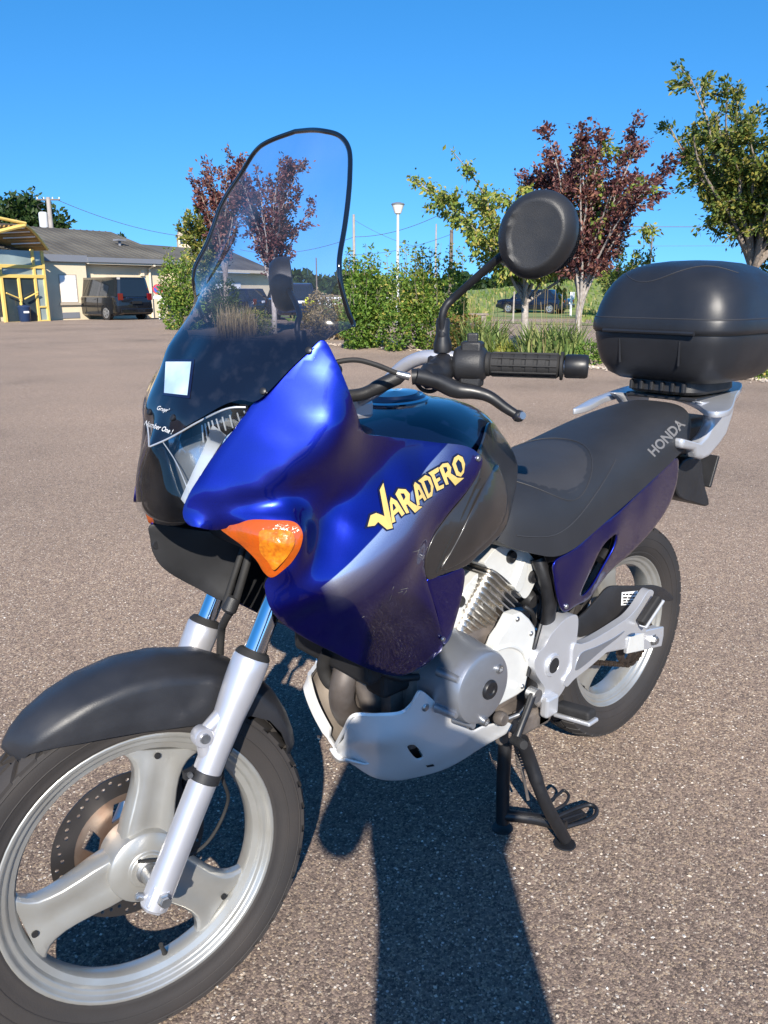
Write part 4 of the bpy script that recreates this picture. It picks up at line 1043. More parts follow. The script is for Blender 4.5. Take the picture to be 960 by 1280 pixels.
# lower casting flank in front of the fins
plate('cylinder_flank', [(581,737),(589,726),(598,717),(594,735),(583,757),(573,788),(567,797),(564,788),(570,765)], -.088, .05, ENGW, cyl, bev=.008)
MB().lathe([(.0, .004), (.011, .004), (.013, 0), (.013, -.01)], P(576,752,-.092), (0, -1, 0), 18, caps=False).out('plug', BLKMT, cyl)
# cylinder head cover
hd = plate('cylinder_head', [(606,706),(612,695),(621,685),(634,681),(650,684),(662,692),(670,703),(673,714),(668,730),(661,744),(655,748),(648,740),(634,725),(620,714)], -.118, .20, ENGW, bike, bev=.014, seg=4)
for u, v in ((639, 696), (666, 721)):
    MB().lathe([(.0, .003), (.006, .003), (.007, .006), (.013, .006), (.015, 0), (.015, -.01)], P(u, v, -.120), (0, -1, 0), 20, caps=False).out('head_plug', BLKMT, hd)
plate('head_ridge', [(655,703),(660,708),(656,728),(650,740),(644,734),(650,718)], -.126, .02, ENGW, hd, bev=.006)
# sprocket side cover
sp_ = plate('sprocket_cover', [(641,770),(653,765),(662,773),(669,783),(670,794),(667,810),(663,827),(660,846),(656,863),(645,871),(632,878),(618,886),(611,870),(613,840),(617,815),(624,798),(632,787)], -.165, .03, ENGW, bike, bev=.006, seg=3, smooth_out=False)
MB().tube(cr([P(622,812,-.167), P(638,808,-.167), P(652,814,-.167), P(658,826,-.167)], 5), .0035, 8).out('cover_ridge', ENGW, sp_)
for u, v in ((647,774),(664,792),(653,858)): MB().lathe([(0, .003), (.004, .003), (.006, .001), (.006, -.002)], P(u, v, -.166), (0, -1, 0), 10, caps=False).out('cover_bolt', BOLT, sp_)
# stator cover: turned drum with flats
SC = P(606, 861, -.222)
sc_ = MB().lathe([(.0, -.001), (.066, -.001), (.075, .003), (.0785, .010), (.081, .030), (.084, .060), (.088, .085), (.090, .13)], SC, (0, 1, 0), 56, caps=False).out('stator_cover', STATOR, bike, angle=35)
MB().lathe([(.0, .004), (.008, .004), (.010, .006), (.018, .006), (.021, .002), (.021, -.003)], P(612, 862, -.224), (0, -1, 0), 24, caps=False).out('inspection_plug', BLKMT, sc_)
for u, v in ((624, 836), (606, 902)):
    MB().lathe([(.0, .002), (.005, .002), (.006, .005), (.009, .005), (.010, 0), (.010, -.012)], P(u, v, -.2235), (0, -1, 0), 16, caps=False).out('cover_bolt', BOLT, sc_)
for g in (150, 205, 255):
    a = R(g); c = SC+np.array((.0815*math.cos(a), .028, .0815*math.sin(a)))
    MB().tube([c+np.array((0, -.020, 0)), c+np.array((.004*math.cos(a), .03, .004*math.sin(a)))], [.007, .011], 12).out('cover_bolt_boss', STATOR, sc_)
# front cylinder mass and carburettor behind the fairing
mb = MB(); mb.box((.56, 0, .66), (.16, .18, .20)); mb.box((.74, 0, .76), (.16, .16, .10)); bevel(mb.out('airbox', LINER, bike, False), .02, 2)
# wiring and sensor clutter behind the head
mb = MB(); mb.lathe([(.018, 0), (.022, .01), (.022, .04), (.014, .05)], P(668,752,-.10), (0, 1, .2), 16); mb.tube(cr([P(655,758,-.10), P(664,765,-.11), P(668,780,-.10), P(655,790,-.09)], 5), .006, 8); mb.tube(cr([P(668,735,-.09), P(676,750,-.10), P(670,775,-.1)], 5), .005, 8); mb.out('ignition_lead', BLKPL, bike)

# ---- frame tubes beside the engine
mb = MB(); mb.tube(cr([P(672,698,-.13), P(680,720,-.145), P(686,745,-.15), P(685,775,-.15), P(676,810,-.15), P(668,850,-.15), P(664,880,-.145)], 6), .0165, 14)
mb.tube(cr([P(690,705,-.12), P(694,740,-.125), P(692,775,-.135), P(680,800,-.14)], 6), .010, 10)
mb.tube(cr([P(676,780,-.165), P(668,810,-.168), P(660,845,-.168)], 6), .005, 8)
fr = mb.out('frame', BLKMT, bike)
mb = MB(); mb.tube([np.array((.95, -.15, .45)), np.array((.95, .15, .45))], .03, 16); mb.tube([np.array((.97, .13, .40)), np.array((.95, .14, .70))], .018, 12); mb.tube([np.array((.90, -.13, .78)), np.array((.45, -.10, .92))], .022, 12); mb.tube([np.array((.90, .13, .78)), np.array((.45, .10, .92))], .022, 12); mb.out('frame_spine', BLKMT, fr)

# ---- swingarm and pivot plate (left), chain run
def c1(L): return [(660+x/4.414, 640+y/4.414) for x, y in L]
pv = plate('pivot_plate', c1([(120,690),(160,640),(200,598),(240,572),(272,572),(278,620),(268,720),(262,800),(235,900),(195,985),(165,1030),(158,1075),(140,1100),(105,1100),(85,1080),(70,1030),(90,1000),(92,965),(70,935),(45,890),(36,830),(55,780),(90,745)]), -.185, .035, SILVER, bike, bev=.007, seg=3)
MB().lathe([(.0, .001), (.017, .001), (.019, .004), (.025, .004), (.028, 0), (.029, -.02)], P(*c1([(138,845)])[0], -.187), (0, -1, 0), 28, caps=False).out('pivot_ring', SILVER, pv)
MB().lathe([(.0, .004), (.018, .004), (.0185, 0), (.0185, -.006)], P(*c1([(138,845)])[0], -.187), (0, -1, 0), 28, caps=False).out('pivot_cap', BLKPL, pv)
# open triangular arm that carries the passenger peg
arm_o = c1([(255,735),(300,728),(360,705),(430,665),(500,620),(560,578),(610,520),(650,455),(672,430),(692,436),(690,460),(655,530),(640,600),(655,640),(640,668),(575,668),(530,695),(470,745),(400,805),(330,865),(260,920),(215,965),(200,930),(240,860)])
arm_h = [np.array(cr([P(u, v, -.19) for u, v in c1([(285,770),(380,735),(470,690),(540,640),(555,650),(500,690),(410,760),(330,830),(270,880),(255,870)])], 3, True))]
am = plate('passenger_peg_arm', arm_o, -.19, .022, SILVER, bike, bev=.005, seg=3, holes=[])
plate('arm_recess', c1([(292,782),(380,742),(470,697),(535,655),(500,692),(410,762),(330,832),(275,872),(262,862)]), -.1915, .004, STATOR, am, bev=.001)
mb = MB(); a, b_ = P(*c1([(628,605)])[0], -.205), P(*c1([(712,478)])[0], -.212)
dd = b_-a; M_ = np.stack([dd/np.linalg.norm(dd), np.array((0, 1., 0)), np.cross(dd/np.linalg.norm(dd), (0, 1., 0))], 1)
bevel(MB().box((a+b_)/2, (.086, .020, .024), M_).out('passenger_peg', RUBBER, am, False), .005, 2)
bevel(MB().box((a+b_)/2+M_@np.array((0, -.002, -.016)), (.090, .022, .008), M_).out('peg_bracket', SILVER, am, False), .003, 2)
# swingarm box with the axle adjuster plate
sw = MB(); p0 = np.array((.96, -.118, .455)); p1 = np.array((1.53, -.112, .335))
for s in (-1, 1):
    rings = []
    for q, h, wd in ((np.array((.95, .115, .45)), .034, .014), (np.array((1.20, .116, .40)), .028, .014), (np.array((1.40, .115, .355)), .024, .013), (np.array((1.52, .113, .335)), .020, .011)):
        rings.append([(q[0], s*q[1]+a_*wd, q[2]+b2*h) for a_, b2 in ((-1, -1), (1, -1), (1, 1), (-1, 1))])
    sw.loft(rings)
sw.box((1.03, 0, .435), (.06, .22, .05))
swo = sw.out('swingarm', SILVER, bike, False); bevel(swo, .005, 2)
plate('axle_adjuster', c1([(548,700),(600,672),(665,650),(752,633),(750,680),(738,742),(640,765),(545,785)]), -.132, .012, SILVER, swo, bev=.003, smooth_out=False)
plate('adjuster_label', c1([(565,690),(640,668),(640,760),(548,780)]), -.1335, .004, ENGW, swo, bev=.0, smooth_out=False)
MB().lathe([(.0, .014), (.010, .014), (.011, .010), (.013, .010), (.013, .002), (.017, .002), (.017, -.002)], P(*c1([(690,705)])[0], -.132), (0, -1, 0), 6, caps=False).out('rear_axle_nut', BOLT, swo, False)
# chain guard
CG = [(270,600,-.125),(330,540,-.128),(400,460,-.130),(432,425,-.130),(470,408,-.130),(560,408,-.130),(650,405,-.128),(705,405,-.124),(755,425,-.115),(796,462,-.105),(800,485,-.104),(775,492,-.108),(735,488,-.118),(690,470,-.128),(600,520,-.134),(500,600,-.134),(430,640,-.134),(360,665,-.132),(290,690,-.130),(272,660,-.128)]
cg = shell('chain_guard', [P(660+x/4.414, 640+y/4.414, z) for x, y, z in CG], [], BLKPL, bike, step=.015, thick=.006, lam=1e-4)
SCG = SURF['chain_guard']
def cg_patch(name, L, m, off):
    q = [P(660+x/4.414, 640+y/4.414, -.131) for x, y in L]
    for z in q: z[1] = SCG([[z[0], z[2]]])[0]+off
    return obj(name, q, [tuple(range(len(q)))], m, cg, False)
cg_patch('warning_label', [(515,442),(604,434),(604,505),(508,514)], WHITE, -.0012)
cg_patch('warning_label', [(612,436),(690,432),(690,440),(660,470),(612,480)], WHITE, -.0012)
rnd = random.Random(3)
for r0, y0 in ((450, 0), (468, 1), (484, 2), (498, 3)):
    x = 520
    while x < 596:
        wd = rnd.uniform(8, 22); cg_patch('label_print', [(x, r0), (min(x+wd, 600), r0-1), (min(x+wd, 600), r0+7), (x, r0+8)], DARKIN, -.0018); x += wd+rnd.uniform(3, 7)
for x, y0 in ((618,444),(640,442),(622,462)):
    cg_patch('label_print', [(x, y0), (x+16, y0-1), (x+16, y0+8), (x, y0+9)], DARKIN, -.0018)
# chain: lower and upper runs as linked plates, rear sprocket
def chain_run(a, b, n):
    mb = MB()
    for k in range(n):
        t = (k+.5)/n; q = a+(b-a)*t; d = (b-a)/np.linalg.norm(b-a); M_ = np.stack([d, np.array((0, 1., 0)), np.cross(d, (0, 1., 0))], 1)
        off = .0075 if k % 2 else .0045
        for s in (-1, 1): mb.box(q+np.array((0, s*off, 0)), (.0150, .0018, .0115), M_)
        mb.tube([q+np.array((0, -.0095, 0))-d*.006, q+np.array((0, .0095, 0))-d*.006], .0038, 6)
    return mb
sx, sz = 1.45, ZR
ch = MB()
cpath = [np.array((.985, -.083, .418)), np.array((1.43, -.083, ZR-.084))]
cpath += [np.array((1.45+.085*math.sin(a_), -.083, ZR-.085*math.cos(a_))) for a_ in np.linspace(.1, math.pi-.1, 16)]
cpath += [np.array((1.44, -.083, ZR+.085)), np.array((.985, -.083, .478))]
cpath += [np.array((.985-.030*math.sin(a_), -.083, .448+.030*math.cos(a_))) for a_ in np.linspace(.3, math.pi-.3, 6)]+[np.array((.985, -.083, .418))]
for a, b_ in zip(cpath[:-1], cpath[1:]):
    n_l = max(1, int(round(np.linalg.norm(b_-a)/.0125))); m1 = chain_run(a, b_, n_l); ch.add(m1.v, m1.f)
ch.out('drive_chain', CHAINM, bike, False)
ring = []
for k in range(44*2):
    a_ = 2*math.pi*k/88; r_ = .088 if k % 2 else .082; ring.append(np.array((sx+r_*math.cos(a_), sz+r_*math.sin(a_))))
plate2('rear_sprocket', np.array(ring), [np.array(circ((sx, sz), .03, 20))]+[np.array(circ((sx+.057*math.cos(a_), sz+.057*math.sin(a_)), .014, 12)) for a_ in np.linspace(0, 2*math.pi, 6, endpoint=False)], -.087, .006, CHAINM, RWH, .0)

# ---- rider's foot peg and gear lever
pg = MB(); A0, A1 = P(*c1([(165,1085)])[0], -.18), P(*c1([(360,1140)])[0], -.275)
def peg(name, off, half, m, parent, bev_):
    d = A1-A0; d /= np.linalg.norm(d); up_ = np.array((0, 0, 1.)); sd = np.cross(up_, d); sd /= np.linalg.norm(sd); up_ = np.cross(d, sd)
    M_ = np.stack([d, sd, up_], 1); L = np.linalg.norm(A1-A0)
    o = MB().box((A0+A1)/2+up_*off, (L*half[0], half[1], half[2]), M_).out(name, m, parent, False); bevel(o, bev_, 3); return o
pgo = peg('foot_peg', -.009, (1.04, .040, .010), SILVER, bike, .004)
peg('peg_rubber', .008, (.98, .036, .022), RUBBER, pgo, .007)
bevel(MB().box(P(*c1([(118,1065)])[0], -.192), (.045, .022, .050)).out('peg_bracket', SILVER, pgo, False), .006, 2)
mb = MB(); mb.tube(cr([P(666,868,-.195), P(660,885,-.200), P(651,908,-.205), P(646,922,-.208)], 4), [.009]*13, 10); gl = mb.out('gear_lever', BLKMT, bike)
MB().lathe([(.0095, -.026), (.0112, -.022), (.0112, .022), (.0095, .026)], P(648,928,-.222), P(660,934,-.262)-P(640,924,-.196), 14).out('lever_rubber', RUBBER, gl)
MB().lathe([(.016, -.012), (.016, .012)], P(667,868,-.192), (0, 1, 0), 16).out('lever_clamp', BOLT, gl)
mb = MB(); mb.tube([P(620,904,-.16), P(650,893,-.18), P(666,872,-.19)], .0055, 10); mb.out('shift_rod', BOLT, bike)
mb = MB(); mb.lathe([(.013, -.012), (.016, -.006), (.016, .006), (.013, .012)], P(626,898,-.168), (0, 1, 0), 14); mb.out('drain_boss', CRANK, bike)
mb = MB(); mb.box(P(672,892,-.15), (.05, .04, .05)); mb.box(P(650,890,-.12), (.12, .10, .05)); bevel(mb.out('stand_bracket', CRANK, bike, False), .008, 2)

# ---- stand: two legs, cross tube, foot loops
sf = PG(706, 1054, .004); ff = PG(628, 1034, .004)
mb = MB(); mb.tube(cr([P(652,925,-.185), P(662,950,-.19), P(680,1000,sf[1]+.02), sf+np.array((0, 0, .012))], 6), [.0165]*10+[.015]*9, 14)
far_top = P(632, 925, -.09)
mb.tube(cr([far_top, ff*.5+far_top*.5+np.array((-.004, 0, 0)), ff+np.array((0, 0, .014))], 6), .0165, 14)
mb.tube(cr([ff+np.array((0, 0, .035)), (ff+sf)/2+np.array((0.01, 0, .04)), sf+np.array((0, 0, .045))], 6), .014, 12)
stn = mb.out('stand', BLKMT, bike, angle=50)
for q in (sf, ff):
    bevel(MB().lathe([(.026, 0), (.027, .002), (.026, .004)], q-np.array((0, 0, .0035)), (0, 0, 1), 20).out('stand_foot', BLKMT, stn), .001, 1)
loop = [PG(690,1024,.03), PG(722,1010,.028), PG(738,1006,.028), PG(746,1013,.026), PG(738,1024,.026), PG(700,1036,.03)]
mb = MB(); mb.tube(cr(loop, 6), .0055, 10); mb.tube([PG(700,1026,.029), PG(728,1017,.027)], .004, 8); mb.out('stand_tang', BLKMT, stn)
v = [PG(690,1026,.027), PG(726,1013,.026), PG(734,1020,.025), PG(702,1034,.027)]
obj('tang_plate', v, [(0, 1, 2, 3)], BLKMT, stn, False).modifiers.new('t', 'SOLIDIFY').thickness = .004
loop2 = [PG(688,1001,.07), PG(699,992,.075), PG(705,988,.075), PG(711,995,.07), PG(706,1005,.065), PG(694,1012,.06)]
MB().tube(cr(loop2, 6), .0038, 8).out('stand_tang', BLKMT, stn)
mb = MB(); a, b_ = P(645,905,-.14), P(652,960,-.15)
hel = [a+(b_-a)*t+.011*np.array((math.cos(t*90), math.sin(t*90)*.8, 0)) for t in np.linspace(0, 1, 160)]
mb.tube(hel, .0028, 5); mb.tube([b_, P(660,1000,-.17)], .004, 6); mb.out('stand_spring', CRANK, stn)
mb = MB(); mb.box(P(628,912,-.10), (.03, .02, .07)); mb.box(P(648,908,-.15), (.03, .02, .08)); bevel(mb.out('stand_lug', CRANK, stn, False), .005, 2)
# exhaust pipe below the machine on the far side
mb = MB(); mb.tube(cr([np.array((.46, .02, .33)), np.array((.70, .08, .27)), np.array((.95, .14, .30)), np.array((1.3, .20, .42))], 8), .022, 14); mb.tube([np.array((1.2, .20, .40)), np.array((1.75, .22, .62))], [.05, .055], 20); mb.out('exhaust_silencer', EXHM, bike)

# ---- handlebar, controls, mirrors
def both(fn):
    fn(lambda q: np.asarray(q, float), -1); fn(mir_st, 1)
BARP = [P(430,512,-.035), P(455,497,-.085), P(480,481,-.128), P(503,459,-.166), P(525,448,-.198), P(548,446,-.228), P(575,449,-.258), P(615,455,-.298), P(725,460,-.418)]
half_ = cr(BARP, 6)
bar_pts = [mir_st(q) for q in half_[::-1]]+half_
mb = MB(); mb.tube(bar_pts, .0115, 14); BAR = mb.out('handlebar', FORKM, bike)
g0, g1 = P(612,455,-.295), P(700,457.5,-.392)
def grips(X, s):
    d = (g1-g0)/np.linalg.norm(g1-g0); L = np.linalg.norm(g1-g0)
    mb = MB(); prof = [(.0165, -.012), (.0200, -.010), (.0200, 0)]
    for k in range(6):
        a_ = L*k/6; prof += [(.0182, a_+.002), (.0195, a_+.004), (.0195, a_+L/6-.004), (.0182, a_+L/6-.002)]
    prof += [(.0165, L), (.0225, L+.001), (.0225, L+.005), (.016, L+.006)]
    mb.lathe(prof, g0, d, 24); mb.xf(X); gr = mb.out('hand_grip', RUBBER, BAR, angle=30)
    mb = MB(); mb.lathe([(.0175, 0), (.019, .003), (.019, .032), (.0165, .036), (.0, .037)], g1+d*.008, d, 24, caps=False); mb.xf(X); mb.out('bar_end_weight', BLKMT, BAR)
    # ribs on the grip
    u_ = np.cross(d, (0, 0, 1.)); u_ /= np.linalg.norm(u_); w_ = np.cross(u_, d)
    for k in range(10):
        a_ = 2*math.pi*k/10; o_ = .0193*(math.cos(a_)*u_+math.sin(a_)*w_)
        mb = MB(); mb.tube([g0+d*.006+o_, g1-d*.004+o_], .0016, 6); mb.xf(X); mb.out('grip_rib', RUBBER, gr)
    # switch cluster
    mb = MB(); c = P(590, 455, -.273)
    M_ = np.stack([d, np.array((0, 0, 1.)), np.cross(d, (0, 0, 1.))], 1)
    mb.lathe([(.020, -.030), (.027, -.027), (.029, -.020), (.029, .012), (.027, .020), (.021, .024)], c, d, 26)
    mb.box(c+np.array((0, 0, .022))+d*.0, (.034, .030, .034), M_); mb.box(c+np.array((0, 0, -.022)), (.036, .030, .036), M_)
    mb.xf(X); sc2 = mb.out('switch_cluster', BLKPL, BAR, angle=35); bevel(sc2, .004, 2)
    mb = MB(); mb.tube([c+np.array((0, 0, .020))-d*.0+M_@np.array((.004, 0, -.026)), c+np.array((0, 0, -.016))+M_@np.array((.004, 0, -.028))], .009, 12); mb.xf(X); mb.out('switch_lever', BLKPL, sc2)
    mb = MB(); mb.box(c+np.array((0, 0, .042)), (.018, .016, .010), M_); mb.xf(X); bevel(mb.out('switch_button', BLKPL, sc2, False), .003, 2)
    # perch and lever
    mb = MB(); pc = P(553, 455, -.233)
    mb.lathe([(.0165, -.022), (.0185, -.018), (.0185, .018), (.0165, .022)], pc, d, 20)
    mb.tube(cr([P(556,456,-.236), P(545,468,-.243), P(530,470,-.241), P(515,471,-.228)], 5), [.024]*5+[.021]*5+[.013]*6, 12)
    mb.xf(X); pr_ = mb.out('lever_perch', BLKMT, BAR, angle=50)
    lv = cr([P(520,470,-.240), P(545,476,-.258), P(570,487,-.278), P(592,490,-.300), P(612,496,-.322), P(632,510,-.343), P(648,520,-.360)], 6)
    rad = list(np.interp(np.linspace(0, 1, len(lv)), [0, .3, .6, .9, 1], [.013, .0145, .0100, .0078, .0072]))
    mb = MB(); mb.tube(lv, rad, 12); mb.lathe([(.0, -.010), (.006, -.0085), (.0100, -.004), (.0105, 0), (.0100, .004), (.006, .0085), (.0, .010)], lv[-1], (0, 0, 1), 16, caps=False)
    mb.xf(X); mb.out('clutch_lever' if s < 0 else 'brake_lever', BLKMT, BAR, angle=60)
    mb = MB(); mb.lathe([(.0, .002), (.006, .002), (.0065, -.002)], X(lv[-1]+np.array((-.003, -.010, .002))), (X(lv[-1]+np.array((-.3, -1., .15)))-X(lv[-1])), 12, caps=False); mb.out('lever_tip', BOLT, BAR)
    # mirror stalk
    st_ = [P(553,438,-.234), P(553,413,-.237), P(553,395,-.238), P(558,382,-.242), P(570,370,-.254), P(600,343,-.296), P(634,314,-.345)]
    mb = MB(); mb.tube(cr(st_, 6), [.0095]*3+[.0085]*3+[.0065]*31, 12); mb.lathe([(.015, 0), (.0155, .012), (.0115, .026), (.0115, .05), (.010, .054)], P(553,440,-.234), (0, 0, 1), 18); mb.xf(X); ms_ = mb.out('mirror_stalk', BLKMT, BAR, angle=50)
    return ms_
def grips_l(X, s): return grips(X, s)
both(grips_l)
# mirrors: egg-shaped pods, back face turned towards the front of the machine
def mirror_pod(X, name):
    c = P(671, 294, -.395); fwd = (CAM-c); fwd[2] *= .6; fwd /= np.linalg.norm(fwd)
    fwd = fwd*.85+np.array((-.35, .12, .0)); fwd /= np.linalg.norm(fwd)
    sd = np.cross((0, 0, 1.), fwd); sd /= np.linalg.norm(sd); up_ = np.cross(fwd, sd)
    V = []; F = []; nu, nv = 48, 22
    for j in range(nv+1):
        ph = math.pi*.62*j/nv
        for i in range(nu):
            a_ = 2*math.pi*i/nu; rr = math.sin(min(ph, math.pi/2)) if ph < math.pi/2 else 1.0-.10*(ph-math.pi/2)
            dpt = math.cos(ph)*.040 if ph < math.pi/2 else -.030*math.sin(ph-math.pi/2)*2
            ex = .058*(1+.05*math.sin(a_)); ey = .0625
            x = rr*ex*math.cos(a_)+.006*math.sin(a_)*rr; y = rr*ey*math.sin(a_)
            # flat cut facet on the back of the pod, running to the lower inner edge
            fac = ((x-.010-.1*y)/.046)**2+((y-.004)/.055)**2
            if ph < math.pi/2 and fac < 1: dpt = min(dpt, .0235+.002*fac)
            V.append(c+sd*x+up_*y+fwd*dpt)
    F = [(j*nu+i, j*nu+(i+1) % nu, (j+1)*nu+(i+1) % nu, (j+1)*nu+i) for j in range(nv) for i in range(nu)]
    F.append(tuple(nv*nu+i for i in range(nu)))
    V = [X(q) for q in V]
    o = recalc(obj(name, V, F, BLKPL, BAR, True, 50))
    gv = [X(c+sd*(.050*math.cos(a_))+up_*(.055*math.sin(a_))+fwd*-.060) for a_ in np.linspace(0, 2*math.pi, 40, endpoint=False)]
    recalc(obj('mirror_glass', gv, [tuple(range(40))], CHROME, o, False))
    return o
mirror_pod(lambda q: np.asarray(q, float), 'mirror'); mirror_pod(mir_st, 'mirror')
# cables: clutch cable from the perch over to the fairing, wiring boot
MB().tube(cr([P(510,470,-.223), P(495,466,-.21), P(470,456,-.19), P(445,450,-.17), P(420,453,-.15), P(400,462,-.13)], 6), .0042, 8).out('clutch_cable', RUBBER, bike)
MB().tube([P(512,471,-.226), P(496,467,-.212)], [.0065, .0055], 10).out('cable_adjuster', BOLT, bike)
MB().tube(cr([P(505,468,-.172), P(480,480,-.150), P(455,492,-.125), P(435,495,-.10)], 5), [.008, .010]+[.0125]*6+[.011]*8, 12).out('cable_boot', BLKPL, bike)
MB().tube(cr([P(520,478,-.21), P(528,487,-.21), P(540,489,-.218), P(552,482,-.23)], 6), .0035, 8).out('switch_wire', RUBBER, bike)
mb = MB(); mb.box((.44, 0, 1.075), (.07, .16, .035)); mb.lathe([(.02, 0), (.024, .03), (.02, .04)], (.43, -.06, 1.07), (0, 0, 1), 18); bevel(mb.out('top_yoke', FORKM, bike, False), .008, 2)

# ================================================================== surroundings
def HP(u, d, z=None):
    """point on the ground in the photo column u, at horizontal distance d from the camera"""
    q = pray(u, 361); h = math.hypot(q[0], q[1]); x, y = CAM[0]+q[0]/h*d, CAM[1]+q[1]/h*d
    return np.array((x, y, dip(x, y) if z is None else z))
def heading(a, b): return math.atan2(b[1]-a[1], b[0]-a[0])
def leaf_mat(name, stops, trans=.35, rough=.5):
    m, n, l, b = _new(name)
    g = n.new('ShaderNodeNewGeometry'); r = ramp(n, stops); l.new(g.outputs['Random Per Island'], r.inputs[0])
    l.new(r.outputs[0], b.inputs['Base Color']); _set(b, Roughness=rough)
    b.inputs['Specular IOR Level'].default_value = .35
    t = n.new('ShaderNodeBsdfTranslucent'); l.new(r.outputs[0], t.inputs['Color'])
    ms = n.new('ShaderNodeMixShader'); ms.inputs[0].default_value = trans
    l.new(b.outputs[0], ms.inputs[1]); l.new(t.outputs[0], ms.inputs[2]); l.new(ms.outputs[0], n['Material Output'].inputs[0])
    return m
LF_GREEN = leaf_mat('leaf_mid_green', [(0, (.05, .11, .015)), (.45, (.12, .22, .03)), (.8, (.19, .30, .05)), (1, (.30, .32, .07))])
LF_YELLOWG = leaf_mat('leaf_yellow_green', [(0, (.09, .15, .025)), (.4, (.20, .28, .05)), (.75, (.34, .36, .08)), (1, (.48, .38, .09))])
LF_PURPLE = leaf_mat('leaf_plum', [(0, (.062, .024, .028)), (.45, (.135, .052, .050)), (.8, (.23, .092, .075)), (1, (.33, .16, .10))], .30)
LF_OAK = leaf_mat('leaf_oak', [(0, (.045, .08, .016)), (.4, (.11, .16, .03)), (.75, (.24, .25, .05)), (1, (.36, .29, .07))])
LF_DARK = leaf_mat('leaf_dark', [(0, (.014, .034, .010)), (.5, (.030, .065, .016)), (1, (.060, .095, .022))])
LF_BROWN = leaf_mat('leaf_rusty', [(0, (.09, .07, .02)), (.5, (.19, .13, .035)), (1, (.28, .20, .06))])
LF_IRIS = leaf_mat('leaf_iris', [(0, (.10, .17, .05)), (.5, (.22, .30, .09)), (1, (.38, .40, .15))])
LF_DRY = leaf_mat('leaf_dry_grass', [(0, (.22, .16, .07)), (.5, (.36, .27, .13)), (1, (.46, .36, .20))])
BARK = mat('bark', (.16, .125, .10), rough=.85, c2=(.30, .25, .21), scale=14, bump=.6, bscale=60)
BARKP = mat('bark_pale', (.26, .22, .19), rough=.8, c2=(.42, .38, .34), scale=18, bump=.5, bscale=80)

